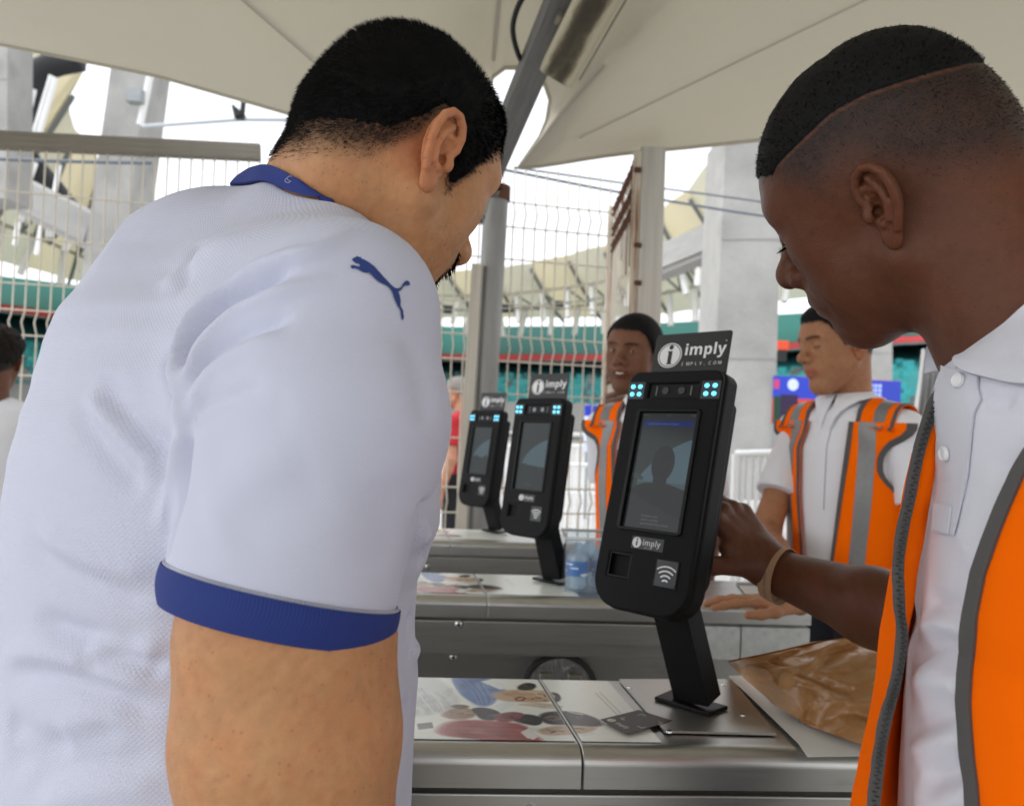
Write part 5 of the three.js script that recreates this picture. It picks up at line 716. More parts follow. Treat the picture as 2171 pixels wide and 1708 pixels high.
  const brows = scatter(headG, 14000 / (DBG * DBG), (x, y, z) => { const q = H.toL(x, y, z), A = Math.abs(q[2]); return q[0] > 0.06 && A > 0.012 && A < 0.055 && Math.abs(q[1] - 0.043 + (A - 0.035) ** 2 * 6) < 0.005 ? 1 : 0; }).map((s) => ({ p: s.p, n: s.n, d: s.n.clone().multiplyScalar(0.4).addScaledVector(H.r, Math.sign(H.toL(s.p.x, s.p.y, s.p.z)[2])).addScaledVector(H.u, 0.2).normalize(), l: rr(0.004, 0.008) }));
  part('eyebrows', hairGeo(brows, 0.00028), hairMat, me);
  // jersey
  const F = dirC(0.77, 0, 0.64), R = dirC(0.64, 0, -0.77);
  const lev = (v, xl, xr, d, k = 1.134) => { const p = P((xl + xr) / 2, v, d), h = (xr - xl) / 2 * d / focal / k; return [p.y, p.x, p.z, h, h * 1.3]; };
  const stack = stackField([lev(1790, -25, 872, 0.735), lev(1640, -22, 884, 0.735), lev(1530, -18, 889, 0.735), lev(1400, -12, 898, 0.735), lev(1290, -6, 890, 0.735), lev(1200, 0, 896, 0.735), lev(1140, 8, 920, 0.735), lev(1080, 20, 942, 0.735), lev(990, 34, 946, 0.735), lev(900, 58, 946, 0.735), lev(830, 90, 938, 0.735), lev(760, 122, 915, 0.735), lev(700, 152, 880, 0.735), lev(620, 205, 820, 0.74)].map((l) => l), F, R);
  const ub = [[P(606, 508, 0.715), P(472, 632, 0.765), 0.044, 0.098], [P(606, 508, 0.715), P(692, 545, 0.68), 0.044, 0.042], [P(692, 545, 0.68), P(733, 664, 0.565), 0.042, 0.056], [P(520, 610, 0.70), P(650, 660, 0.625), 0.066, 0.06], [P(600, 500, 0.74), P(420, 690, 0.85), 0.04, 0.065], [P(700, 520, 0.76), P(700, 660, 0.76), 0.045, 0.07], [P(470, 624, 0.765), P(420, 760, 0.75), 0.098, 0.11]];
  const upper = (x, y, z) => { let d = 1; for (const c of ub) d = smin(d, capV(x, y, z, ...c), 0.028); return d; };
  const nbl = nb.clone().lerp(nt, -0.25);
  const torso = (x, y, z) => smax(smin(stack(x, y, z), upper(x, y, z), 0.05), -capV(x, y, z, nbl, nt, 0.064, 0.06), 0.006);
  const cU = P(600, 1258, 0.525), cA = P(550, 1290, 0.525).sub(P(724, 650, 0.56)).normalize();
  const sc = [[P(733, 668, 0.565), P(713, 890, 0.537), 0.057, 0.0668], [P(713, 890, 0.537), P(606, 1262, 0.525), 0.0668, 0.072], [P(590, 650, 0.61), P(556, 860, 0.575), 0.05, 0.056], [P(556, 860, 0.575), P(576, 1180, 0.53), 0.056, 0.055]];
  const sleeve0 = (x, y, z) => { let d = capV(x, y, z, ...sc[0]); d = smin(d, capV(x, y, z, ...sc[1]), 0.04); d = smin(d, smin(capV(x, y, z, ...sc[2]), capV(x, y, z, ...sc[3]), 0.04), 0.03); return d; };
  const cutE = (x, y, z) => (x - cU.x) * cA.x + (y - cU.y) * cA.y + (z - cU.z) * cA.z;
  const armS = [sl, elL.clone().lerp(sl, 0.25), 0.075, 0.072];
  const sleeve = (x, y, z) => Math.max(sleeve0(x, y, z), cutE(x, y, z));
  const joint = (x, y, z) => { const s = sleeve(x, y, z), t = torso(x, y, z); const yv = (y - sh.y) ; return smin(s, Math.min(t, capV(x, y, z, ...armS)), lerp(0.008, 0.04, sstep(-0.1, 0.03, yv))); };
  const hem = P(400, 1760, 0.7).y, shirtF = (x, y, z) => Math.max(joint(x, y, z), hem - y);
  const folds = foldSet(shirtF, [
    // folds fanning from the armpit over the shoulder blade
    [0.0075, 0.011, [394, 860], [381, 765], [402, 695], [447, 640], [536, 582], [670, 536], [762, 480]], [-0.009, 0.009, [398, 800], [401, 749], [421, 707], [470, 650], [559, 604], [650, 562]], [0.006, 0.011, [398, 845], [410, 775], [440, 725], [500, 668], [600, 622], [720, 590]],
    [-0.006, 0.009, [394, 850], [428, 775], [490, 722], [560, 690], [640, 672]], [0.004, 0.012, [396, 880], [440, 800], [520, 742], [620, 710]], [-0.004, 0.012, [392, 895], [425, 868], [490, 838], [580, 810]], [0.005, 0.009, [366, 760], [372, 830], [386, 900], [392, 960]], [-0.005, 0.008, [352, 740], [360, 810], [372, 880]], [0.003, 0.02, [330, 620], [400, 560], [520, 500]], [-0.003, 0.012, [390, 620], [400, 560], [430, 505]],
    [-0.008, 0.011, [396, 880], [391, 960], [382, 1040], [364, 1120], [350, 1190]], [0.005, 0.012, [380, 900], [374, 980], [362, 1060], [342, 1140]],
    // back folds running down to the arm
    [-0.0055, 0.016, [160, 850], [200, 915], [255, 985], [318, 1040]], [0.005, 0.016, [175, 830], [225, 890], [290, 960], [350, 1020]], [-0.005, 0.015, [205, 800], [250, 862], [310, 920], [372, 975]], [-0.006, 0.02, [45, 1130], [130, 1205], [225, 1240], [340, 1268]], [0.005, 0.018, [60, 1110], [150, 1175], [240, 1212], [335, 1235]],
    [-0.0065, 0.014, [65, 1305], [150, 1340], [225, 1358], [335, 1360]], [0.007, 0.014, [170, 1392], [230, 1372], [290, 1378], [360, 1402]], [-0.007, 0.013, [160, 1405], [230, 1395], [300, 1400], [360, 1420]], [-0.0065, 0.017, [5, 1425], [90, 1420], [220, 1458], [355, 1512]], [0.006, 0.018, [0, 1400], [100, 1398], [230, 1430], [355, 1480]], [-0.005, 0.018, [10, 1530], [60, 1560], [150, 1575]], [-0.006, 0.018, [5, 1622], [130, 1575], [290, 1530]], [-0.006, 0.02, [45, 1660], [180, 1634], [355, 1615]], [0.005, 0.02, [20, 1595], [160, 1548], [300, 1505]], [0.004, 0.02, [60, 1690], [200, 1662], [350, 1645]],
    // belly
    [-0.007, 0.01, [952, 1030], [920, 1060], [895, 1085], [880, 1090]], [-0.008, 0.012, [925, 1140], [905, 1165], [885, 1190]], [0.006, 0.014, [935, 1110], [905, 1130], [880, 1140]], [-0.006, 0.012, [895, 1290], [875, 1310], [860, 1330]], [0.005, 0.014, [898, 1360], [880, 1375], [865, 1385]], [-0.005, 0.016, [890, 1450], [870, 1480], [850, 1520]],
    // sleeve
    [-0.0022, 0.03, [430, 980], [520, 910], [640, 870]], [0.002, 0.034, [420, 1120], [520, 1020], [660, 950]], [-0.002, 0.03, [470, 1160], [570, 1070], [700, 1000]], [-0.003, 0.018, [866, 700], [893, 800], [898, 920]], [-0.002, 0.03, [800, 1220], [812, 1120], [826, 1000]],
  ], 0.35, 1.1);
  const sg = isoMesh(shirtF, V3(-0.62, hem - 0.03, -1.05), V3(0.0, 1.4 + 0.26, -0.42), 0.0031 * DBG);
  displace(sg, (x, y, z) => foldH(folds, x, y, z) + 0.0009 * fbm(x * 14, y * 14, z * 14, 3));
  const isSleeve = (x, y, z) => sleeve0(x, y, z) < torso(x, y, z) && cutE(x, y, z) < 0.03;
  const bodyG = keep(sg, (x, y, z) => !isSleeve(x, y, z)), slG = keep(sg, (x, y, z) => isSleeve(x, y, z) && cutE(x, y, z) < -0.0015);
  const c0 = P(470, 1100, 0.735), a0 = P(700, 640, 0.56);
  uvBy(bodyG, (x, y, z) => { const dx = x - c0.x, dz = z - c0.z; return [(Math.atan2(dx * R.x + dz * R.z, -(dx * F.x + dz * F.z))) * 0.2, y]; });
  uvBy(slG, (x, y, z) => { const w = V3(x, y, z).sub(a0), t = w.dot(cA); w.addScaledVector(cA, -t); return [Math.atan2(w.x, w.z) * 0.075, t]; });
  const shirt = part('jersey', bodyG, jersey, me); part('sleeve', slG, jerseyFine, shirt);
  // blue cuff: a ribbed band round the sleeve end
  const e1 = V3(1, 0, 0).addScaledVector(cA, -cA.x).normalize(), e2 = cA.clone().cross(e1), ringAt = (t, off) => { const o = P(604, 1262, 0.525).addScaledVector(cA, t), row = []; for (let i = 0; i <= 72; i++) { const a = i / 72 * 2 * Math.PI, d = e1.clone().multiplyScalar(Math.cos(a)).addScaledVector(e2, Math.sin(a)); let s = 0.03; for (let k = 0; k < 60; k++) { const p = o.clone().addScaledVector(d, s).addScaledVector(cA, -t * 0.7), q = sleeve0(p.x, p.y, p.z); if (q > -0.0003) break; s += Math.max(0.0005, -q * 0.8); } row.push(o.clone().addScaledVector(d, s + off)); } return row; };
  const rows = []; for (let k = 0; k <= 8; k++) { const t = lerp(-0.0055, 0.0175, k / 8); rows.push(ringAt(t, 0.0016 + 0.0012 * Math.sin(k / 8 * Math.PI) - 0.0035 * (k / 8) ** 2)); }
  const cuff = part('cuff', sheet(rows, 0.0032, 1), royal, me); const edge = ringAt(-0.0065, 0.001); part('cuff_seam', tube(edge.slice(0, -1), 0.0013, 6, true), jersey, cuff);
  { const c = ringAt(0.0168, -0.002); part('cuff_hem', tube(c.slice(0, -1), 0.0018, 6, true), royal, cuff); }
  // blue collar band round the neck
  const loL = [[490, 405, 0.745], [522, 394, 0.715], [560, 392, 0.69], [618, 409, 0.668], [686, 444, 0.655], [743, 523, 0.67], [798, 623, 0.74], [828, 613, 0.8], [768, 433, 0.86], [608, 399, 0.83], [508, 401, 0.785]], upL = [[524, 361, 0.75], [542, 354, 0.722], [566, 351, 0.7], [606, 361, 0.683], [676, 392, 0.668], [740, 455, 0.68], [785, 577, 0.74], [810, 567, 0.8], [765, 402, 0.85], [620, 362, 0.83], [540, 359, 0.79]];
  const snap = (p) => { for (let k = 0; k < 6; k++) { const f = (x, y, z) => Math.min(shirtF(x, y, z), head(x, y, z)), d = f(p.x, p.y, p.z); if (d > 0.0018) break; p.addScaledVector(gradAt(f, p, 0.003), 0.0022 - d); } return p; };
  const lc = curve(loL.map((p) => P(...p)), 80, true).map(snap), uc = curve(upL.map((p) => P(...p)), 80, true).map(snap), cr = []; for (let k = 0; k <= 5; k++) cr.push(lc.map((p, i) => p.clone().lerp(uc[i], k / 5).addScaledVector(p.clone().sub(nb).normalize(), 0.0015 * Math.sin(k / 5 * Math.PI))));
  const col = part('collar', sheet(cr, 0.003, 1), royal, me);
  { const L = [[606, 378], [604, 384], [610, 387], [618, 383], [621, 376], [614, 373], [608, 378], [616, 384], [622, 380]].map(([u, v]) => P(u, v, 0.664)); part('loose_thread', tube(curve(L, 30), 0.0003, 4), jersey, col); }
  // leaping-cat emblem printed on the sleeve
  const cat = [[160, 262], [205, 222], [250, 205], [275, 185], [305, 208], [345, 205], [370, 242], [440, 268], [530, 322], [640, 410], [740, 525], [850, 650], [960, 770], [1040, 845], [1110, 876], [1170, 868], [1205, 835], [1245, 760], [1290, 712], [1345, 708], [1380, 745], [1388, 800], [1340, 812], [1285, 805], [1245, 840], [1200, 910], [1150, 940], [1138, 945], [1170, 1030], [1186, 1140], [1184, 1250], [1235, 1340], [1240, 1420], [1255, 1475], [1240, 1545], [1215, 1545], [1190, 1450], [1185, 1345], [1110, 1220], [1055, 1090], [1010, 950], [950, 860], [890, 815], [760, 755], [660, 680], [575, 585], [525, 535], [455, 545], [380, 522], [290, 465], [225, 438], [205, 455], [165, 460], [132, 410], [150, 382], [200, 378], [270, 400], [320, 412], [332, 385], [305, 352], [235, 335]];
  { const cs = new THREE.Shape(cat.map(([a, b]) => new THREE.Vector2(a, -b))), tri = new THREE.ShapeGeometry(cs), p0 = tri.attributes.position, id = tri.index.array; let T3 = []; for (let i = 0; i < id.length; i += 3) T3.push([0, 1, 2].map((k) => [p0.getX(id[i + k]), p0.getY(id[i + k])]));
    for (let pass = 0; pass < 7; pass++) { const n = []; for (const t of T3) { let m = 0, e = 0; for (let k = 0; k < 3; k++) { const q = hyp(t[k][0] - t[(k + 1) % 3][0], t[k][1] - t[(k + 1) % 3][1]); if (q > m) { m = q; e = k; } } if (m < 70) { n.push(t); continue; } const a = t[e], b = t[(e + 1) % 3], c = t[(e + 2) % 3], h = [(a[0] + b[0]) / 2, (a[1] + b[1]) / 2]; n.push([a, h, c], [h, b, c]); } T3 = n; }
    const o = trace(sleeve0, 797, 612, 0.35, 1), N = gradAt(sleeve0, o, 0.006), X = dirC(1, 0, 0).addScaledVector(N, -dirC(1, 0, 0).dot(N)).normalize(), Y = N.clone().cross(X), pos = [];
    const pick = (a, b) => { const u = 729.3 + a * 0.0993, v = 525.8 - b * 0.0993; let p = trace(shirtF, u, v, 0.35, 1); if (!p) p = o.clone(); const n = gradAt(shirtF, p, 0.004), h = foldH(folds, p.x, p.y, p.z) + 0.0009 * fbm(p.x * 14, p.y * 14, p.z * 14, 3); return p.addScaledVector(n, h + 0.0009); };
    for (const t of T3) for (const [a, b] of t) { const p = pick(a, b); pos.push(p.x, p.y, p.z); }
    const g = new THREE.BufferGeometry(); g.setAttribute('position', new THREE.Float32BufferAttribute(pos, 3)); g.setAttribute('uv', new THREE.Float32BufferAttribute(new Float32Array(pos.length / 3 * 2), 2)); g.computeVertexNormals(); part('sleeve_emblem', g, std({ color: rgb(0.018, 0.045, 0.2), roughness: 0.6, side: THREE.DoubleSide }), shirt); }
  legsGeo(P(470, 1800, 0.74).setY(0.86), R, F, 0.86, me, std({ color: rgb(0.03, 0.035, 0.06), roughness: 0.9 }), std({ color: rgb(0.05, 0.05, 0.05), roughness: 0.6 }), 0.1);
}
// ---------------------------------------------------------------- the attendant with the shaved line, in the orange vest
const polo = fabric(rgb(0.74, 0.75, 0.83), { bumpMap: rep(knitTex, 55, 55), bumpScale: 0.0004 });
const poloPlain = fabric(rgb(0.75, 0.76, 0.84), { bumpMap: rep(bumpTex, 60, 60), bumpScale: 0.0002 });
const weave = dataTex(256, (u, v) => 0.5 + 0.25 * Math.sin(u * 6.2832 * 32) + 0.25 * Math.sin(v * 6.2832 * 32));
const orange = phy({ color: rgb(1.0, 0.15, 0.0), roughness: 0.85, specularIntensity: 0.15, bumpMap: rep(weave, 30, 30), bumpScale: 0.00015, side: THREE.DoubleSide });
const greyTrim = std({ color: rgb(0.085, 0.082, 0.08), roughness: 0.8, bumpMap: rep(weave, 20, 20), bumpScale: 0.0003 });
const reflective = std({ color: rgb(0.3, 0.3, 0.3), roughness: 0.45, metalness: 0.3, map: grainTex });
const blackCloth = std({ color: rgb(0.012, 0.012, 0.014), roughness: 0.95 }), darkTrousers = std({ color: rgb(0.02, 0.022, 0.03), roughness: 0.9 }), shoeMat = std({ color: rgb(0.02, 0.02, 0.02), roughness: 0.5 });
{
  const me = thing('person', 'dark-skinned attendant in profile with shaved hair line, orange vest over white polo', 'person', undefined, P(2150, 1700, 0.6).setY(0));
  const H = headFrame(C(0.3088, 0.1555, 0.6337), 2.279, 0.330, -0.316, 0.95), hf = headField({ cr: 0.95, lips: 1.25, nose: 1.02, jaw: 0.96, chinUp: 0.011, slit: 0.16, look: -0.62 });
  const nb = P(2228, 800, 0.575), nt = H.toW(-0.022, -0.03, 0), nt2 = H.toW(-0.05, 0.01, 0);
  const neck = (x, y, z) => smin(capV(x, y, z, nt, nb, 0.047, 0.056), capV(x, y, z, nt2, nb, 0.045, 0.058), 0.03);
  const head = (x, y, z) => { const q = H.toL(x, y, z); return smin(hf(...q) * 0.95, neck(x, y, z), 0.025); };
  const HL = [[0, 0.08], [30, 0.076], [46, 0.069], [50, 0.0735], [70, 0.0795], [93, 0.0855], [116, 0.084], [138, 0.077], [160, 0.07], [180, 0.066]]; // the shaved line
  const FD = [[0, 0.079], [30, 0.07], [46, 0.058], [58, 0.038], [70, 0.022], [85, 0.03], [100, 0.028], [112, 0.012], [125, -0.004], [150, -0.018], [180, -0.024]];  // where the faded sides run out
  const line = (q) => q[1] - table(HL, phiOf(q[0], q[2])), fade = (q) => q[1] - table(FD, phiOf(q[0], q[2]));
  const lo = V3(1e9, 1e9, 1e9), hi = V3(-1e9, -1e9, -1e9); for (const x of [-0.12, 0.14]) for (const y of [-0.12, 0.16]) for (const z of [-0.1, 0.1]) { const w = H.toW(x, y, z); lo.min(w); hi.max(w); } lo.min(nb.clone().addScalar(-0.08)); hi.max(nb.clone().addScalar(0.06));
  const headG = isoMesh(head, lo, hi, 0.0024 * DBG);
  displace(headG, (x, y, z) => { const q = H.toL(x, y, z); return 0.0004 * fbm(x * 120, y * 120, z * 120, 3) - (Math.abs(line(q)) < 0.001 && q[0] < 0.075 ? 0.0002 : 0); });
  const skin = [0.12, 0.042, 0.021];
  const tone = (x, y, z, q) => { const m = 1 + 0.14 * fbm(x * 30, y * 30, z * 30, 3) + 0.06 * noise3(x * 350, y * 350, z * 350); let c = skin.map((v) => v * m);
    if (q) { const f = fade(q), l = line(q), part2 = Math.exp(-(l * l) / 0.0000012) * sstep(0.086, 0.06, q[0]) * sstep(-0.1, -0.08, q[0]); let k = sstep(-0.006, 0.042, f) * lerp(0.82, 0.96, sstep(-0.035, 0, l)) * (0.9 + 0.2 * noise3(x * 520, y * 520, z * 520)); if (l > 0) k = 1; k = clamp(k) * (1 - part2); c = c.map((v, i) => lerp(v, [0.017, 0.0135, 0.0125][i], k)); if (part2 > 0.3) c = c.map((v, i) => lerp(v, [0.12, 0.055, 0.036][i], part2 * 0.4));
      const lip = Math.exp(-((q[1] + 0.047) ** 2) / 0.00011) * (q[0] > 0.086 && Math.abs(q[2]) < 0.027 ? 1 : 0); c = [lerp(c[0], 0.17, lip * 0.8), lerp(c[1], 0.068, lip * 0.8), lerp(c[2], 0.058, lip * 0.8)];
      const A = Math.abs(q[2]), brow = Math.exp(-((q[1] - 0.0425 + (A - 0.035) ** 2 * 6) ** 2) / 0.000012) * sstep(0.01, 0.016, A) * sstep(0.056, 0.048, A) * (q[0] > 0.05 ? 1 : 0); c = c.map((v) => v * (1 - 0.75 * brow)); }
    return c; };
  paint(headG, (x, y, z) => tone(x, y, z, H.toL(x, y, z))); uvBy(headG, (x, y, z) => { const q = H.toL(x, y, z); return [Math.atan2(-q[2], -q[0]) * 0.09 / 0.045, q[1] / 0.045]; });
  const ears = [1, -1].map((s) => { const g = earGeo(H, s, 0.0011 * DBG, { flare: 0.3, back: 0.16, scale: 1.0, at: [-0.009, 0.006, 0.0725] }); paint(g, (x, y, z) => { const m = 1 + 0.1 * fbm(x * 60, y * 60, z * 60, 2); return [0.135 * m, 0.045 * m, 0.021 * m]; }); uvBy(g, (x, y, z) => { const q = H.toL(x, y, z); return [q[0] / 0.05, q[1] / 0.05]; }); return g; });
  // right arm reaching behind the terminal; left arm hangs outside the picture
  const shR = P(2130, 870, 0.75), el = P(1985, 1335, 0.94), wr = P(1640, 1210, 1.13), shL = P(2880, 960, 0.45), elL = P(3000, 1500, 0.45), wrL = P(2700, 1900, 0.48);
  const armC = [[shR, el, 0.042, 0.048], [el, el.clone().lerp(wr, 0.35), 0.05, 0.046], [el.clone().lerp(wr, 0.35), wr, 0.046, 0.03, 0.02]];
  const armG = isoMesh(capsField(armC, 0.02), ...boundsOf(armC, 0.02), 0.003 * DBG);
  const X = dirC(-0.56, 0.72, 0.3), Y0 = dirC(0.55, 0.4, -0.75), Y = Y0.addScaledVector(X, -Y0.dot(X)).normalize(), Z = Y.clone().cross(X).normalize();
  const hc = [...handCaps(wr, X, Y, Z, [[0.5, 0.7, 0.5], [0.55, 0.75, 0.5], [0.6, 0.8, 0.5], [0.65, 0.85, 0.5]], 0.06, { out: 0.9, down: 0.5, bend: 0.3 }, 1.12), [wr.clone().lerp(el, 0.12), wr.clone().addScaledVector(X, 0.02), 0.029, 0.029, 0.02]];
  const handG = isoMesh(capsField(hc, 0.009), ...boundsOf(hc, 0.012), 0.0026 * DBG);
  const tb = [[nb, P(2280, 1000, 0.56), 0.045, 0.07, 0.04], [P(2280, 1000, 0.56), P(2280, 1700, 0.56), 0.07, 0.07, 0.04], [P(2260, 960, 0.58), shR, 0.055, 0.05, 0.04], [P(2260, 960, 0.56), shL, 0.045, 0.04, 0.04], [shL, elL, 0.04, 0.04], [elL, wrL, 0.038, 0.026]];
  const tg = isoMesh(capsField(tb, 0.03), ...boundsOf(tb, 0.02), 0.012);
  const hl = handCaps(wrL, wrL.clone().sub(elL).normalize(), dirC(-1, 0, 0), dirC(0, 0.3, 0.9), [[0.3, 0.4], [0.3, 0.4], [0.3, 0.4], [0.3, 0.4]]), hlG = isoMesh(capsField(hl, 0.009), ...boundsOf(hl, 0.012), 0.005);
  for (const g of [armG, handG, tg, hlG]) { paint(g, (x, y, z) => tone(x, y, z)); uvBy(g, (x, y, z) => [x / 0.05, y / 0.05 + z / 0.05]); }
  part('body', joinBodies([headG, ...ears, armG, handG, tg, hlG]), skinMat(0.4, 0.45), me);
  { // eyes under lowered lids
    for (const s of [-1, 1]) { const c = H.toW(0.0765, 0.02, s * 0.0325); const ey = part('eye', new THREE.SphereGeometry(0.0125 * 0.95, 20, 14).translate(c.x, c.y, c.z), std({ color: rgb(0.6, 0.56, 0.52), roughness: 0.15 }), me); const d = H.f.clone().multiplyScalar(0.82).addScaledVector(H.u, -0.57).normalize(), i = c.clone().addScaledVector(d, 0.0092); part('iris', new THREE.SphereGeometry(0.0058, 14, 10).translate(i.x, i.y, i.z), std({ color: rgb(0.02, 0.012, 0.008), roughness: 0.1 }), ey); }
    const la = []; for (const s of [-1, 1]) for (let k = 0; k < 80; k++) { const a = rr(-0.8, 0.9), o = H.toW(0.0765 + 0.0148 * Math.cos(a) * 0.9, 0.0135, s * (0.0325 + 0.0148 * Math.sin(a))); la.push({ p: o, n: H.f, d: H.f.clone().multiplyScalar(0.85).addScaledVector(H.u, -0.1).addScaledVector(H.r, s * 0.4 * a).normalize(), l: rr(0.006, 0.0105) }); } part('eyelashes', hairGeo(la, 0.00032), hairMat, me);
  }
  const thick = (q) => { const l = line(q), fr = q[0] > 0.05 ? 0.5 : 1; return Math.min(0.0012 + 0.0085 * sstep(0, 0.075, l), -0.0012 + 1.1 * Math.max(-0.001, l - 0.0008)) + (l > 0.004 ? 0.0009 * fbm(q[0] * 170, q[1] * 170, q[2] * 170, 3) : 0); };
  const capG = isoMesh((x, y, z) => { const q = H.toL(x, y, z); return (hf(...q) - thick(q)) * 0.85; }, lo.clone().addScalar(-0.02), hi.clone().addScalar(0.02), 0.0026 * DBG, 1.6);
  const capK = keep(capG, (x, y, z) => { const q = H.toL(x, y, z); return thick(q) > -0.001 && line(q) > -0.002; }); uvBy(capK, (x, y, z) => [x * 20, y * 20]);
  const topH = scatter(headG, 60000 / (DBG * DBG), (x, y, z) => { const q = H.toL(x, y, z); return q[1] > 0.03 && line(q) > 0.001 ? 1 : 0; }).map((s) => { const q = H.toL(s.p.x, s.p.y, s.p.z); return { p: s.p.clone().addScaledVector(s.n, Math.max(0, thick(q)) * 0.95), n: s.n, d: s.n.clone().multiplyScalar(0.9).add(V3(rr(-0.9, 0.9), rr(-0.9, 0.9), rr(-0.9, 0.9))).normalize(), l: rr(0.0015, 0.0035) }; });
  const stub = scatter(headG, 60000 / (DBG * DBG), (x, y, z) => { const q = H.toL(x, y, z); if (q[1] < -0.04 || line(q) > -0.0012) return 0; return 0.9 * sstep(-0.004, 0.05, fade(q)); }).map((s) => ({ p: s.p, n: s.n, d: s.n.clone().multiplyScalar(0.5).addScaledVector(H.u, -0.5).addScaledVector(H.f, -0.2).add(V3(rr(-0.5, 0.5), rr(-0.5, 0.5), rr(-0.5, 0.5))).normalize(), l: rr(0.0012, 0.003) }));
  part('hair', merge([capK, hairGeo(topH, 0.00024)]), hairMat, me); part('stubble', hairGeo(stub, 0.00013), hairMat, me);
  // polo shirt
  const F = dirC(-1, 0, -0.04), R = dirC(-0.04, 0, 1);
  const lev = (v, xl, a, b) => { // set the section so that its outline, seen from the lens, touches xl
    const d = 0.54; a *= 0.92; b *= 0.84; let c = 0.1; const low = () => { let m = 9; for (let t = -1.5; t < 1.5; t += 0.02) m = Math.min(m, (c - a * Math.cos(t)) / (d + b * Math.sin(t))); return m; };
    while (low() < (xl - 1085.5) / focal) c += 0.0005; const p = C(c, (854 - v) / focal * 0.6, d); return [p.y, p.x, p.z, a, b]; };
  const stack = stackField([lev(2100, 1912, 0.12, 0.165) , lev(1708, 1908, 0.12, 0.165) , lev(1624, 1910, 0.12, 0.165) , lev(1487, 1918, 0.12, 0.165) , lev(1394, 1926, 0.12, 0.165) , lev(1325, 1944, 0.12, 0.168) , lev(1268, 1940, 0.12, 0.17) , lev(1159, 1950, 0.12, 0.172) , lev(1018, 1976, 0.118, 0.174) , lev(900, 1994, 0.112, 0.17) , lev(800, 2015, 0.1, 0.15) , lev(720, 2060, 0.08, 0.12)], F, R);
  const shirtC = [[P(2210, 860, 0.58), P(2130, 870, 0.72), 0.055, 0.05], [P(2210, 860, 0.56), P(2880, 920, 0.44), 0.055, 0.06], [P(2140, 880, 0.74), P(2120, 1080, 0.77), 0.054, 0.055], [shL, shL.clone().lerp(elL, 0.7), 0.065, 0.06]];
  const pf = (x, y, z) => { let d = stack(x, y, z); for (const c of shirtC) d = smin(d, capV(x, y, z, ...c), 0.035); return smax(d, -capV(x, y, z, nb.clone().lerp(nt, -0.4), nt, 0.058, 0.052), 0.006); };
  const folds = foldSet(pf, [[0.006, 0.016, [1945, 1345], [1985, 1325], [2040, 1335], [2075, 1370]], [-0.006, 0.013, [1935, 1400], [1960, 1375], [2010, 1360], [2060, 1385]], [-0.005, 0.014, [1960, 1270], [2010, 1290], [2070, 1330]], [0.005, 0.014, [1930, 1450], [1990, 1440], [2060, 1465]], [-0.006, 0.014, [1925, 1560], [1990, 1530], [2060, 1510]], [0.006, 0.016, [1925, 1590], [1990, 1565], [2060, 1545]], [-0.006, 0.014, [1960, 1660], [2010, 1640], [2070, 1625]], [0.004, 0.016, [1930, 1680], [2000, 1690], [2070, 1665]], [-0.003, 0.016, [2060, 1180], [2100, 1060], [2160, 950]], [0.003, 0.02, [2040, 1200], [2080, 1100], [2130, 980]], [-0.004, 0.01, [2060, 840], [2100, 850], [2160, 845]]], 0.35, 0.9);
  const g = isoMesh((x, y, z) => Math.max(pf(x, y, z), P(2000, 2050, 0.6).y - y), V3(0.15, 0.92, -0.95), V3(0.7, 1.5, -0.3), 0.004 * DBG); displace(g, (x, y, z) => foldH(folds, x, y, z) + 0.0012 * fbm(x * 16, y * 16, z * 16, 3));
  const ax = P(2280, 1200, 0.54); uvBy(g, (x, y, z) => { const dx = x - ax.x, dz = z - ax.z; return [Math.atan2(dx * R.x + dz * R.z, dx * F.x + dz * F.z) * 0.15, y]; });
  const ps = part('polo_shirt', g, polo, me);
  const onShirt = (u, v, off, d0 = 0.35) => { const p = trace(pf, u, v, d0, 0.95); if (!p) return P(u, v, 0.6); const n = gradAt(pf, p, 0.004); return p.addScaledVector(n, foldH(folds, p.x, p.y, p.z) + off + (off > 0.007 ? 0.0022 * fbm(p.x * 11 + 5, p.y * 7, p.z * 11, 2) : 0)); };
  const strip2 = (L, Rr, n, m, off, name, mat, th = 0.002, uvs = 1) => { const at2 = (list, t) => { const k = t * (list.length - 1), i = Math.min(list.length - 2, Math.floor(k)); return [lerp(list[i][0], list[i + 1][0], k - i), lerp(list[i][1], list[i + 1][1], k - i)]; }; const rows = []; for (let i = 0; i <= n; i++) { const a = at2(L, i / n), b = at2(Rr, i / n), r = []; for (let j = 0; j <= m; j++) { const t = j / m; r.push(onShirt(lerp(a[0], b[0], t), lerp(a[1], b[1], t), off)); } rows.push(r); } return part(name, sheet(rows, th, uvs), mat, name.startsWith('placket') ? ps : me); };
  // placket with stitched end box and two buttons
  strip2([[2003, 778], [1996, 900], [1990, 1010], [1984, 1130]], [[2080, 800], [2068, 900], [2058, 1010], [2030, 1136]], 26, 6, 0.0022, 'placket', poloPlain, 0.0016, 20);
  strip2([[1994, 1068], [1990, 1126]], [[2030, 1076], [2024, 1134]], 8, 5, 0.0042, 'placket_box', poloPlain, 0.0014, 20);
  for (const [u, v] of [[2043, 809], [2015, 961]]) { const p = onShirt(u, v, 0.0045), n = gradAt(pf, p, 0.006), q = new THREE.Quaternion().setFromUnitVectors(V3(0, 1, 0), n), gg = merge([new THREE.CylinderGeometry(0.0052, 0.0056, 0.0018, 24), new THREE.TorusGeometry(0.0045, 0.0008, 8, 24).rotateX(Math.PI / 2).translate(0, 0.0009, 0)]); gg.applyQuaternion(q); gg.translate(p.x, p.y, p.z); part('button', gg, std({ color: rgb(0.78, 0.78, 0.8), roughness: 0.25 }), ps); }
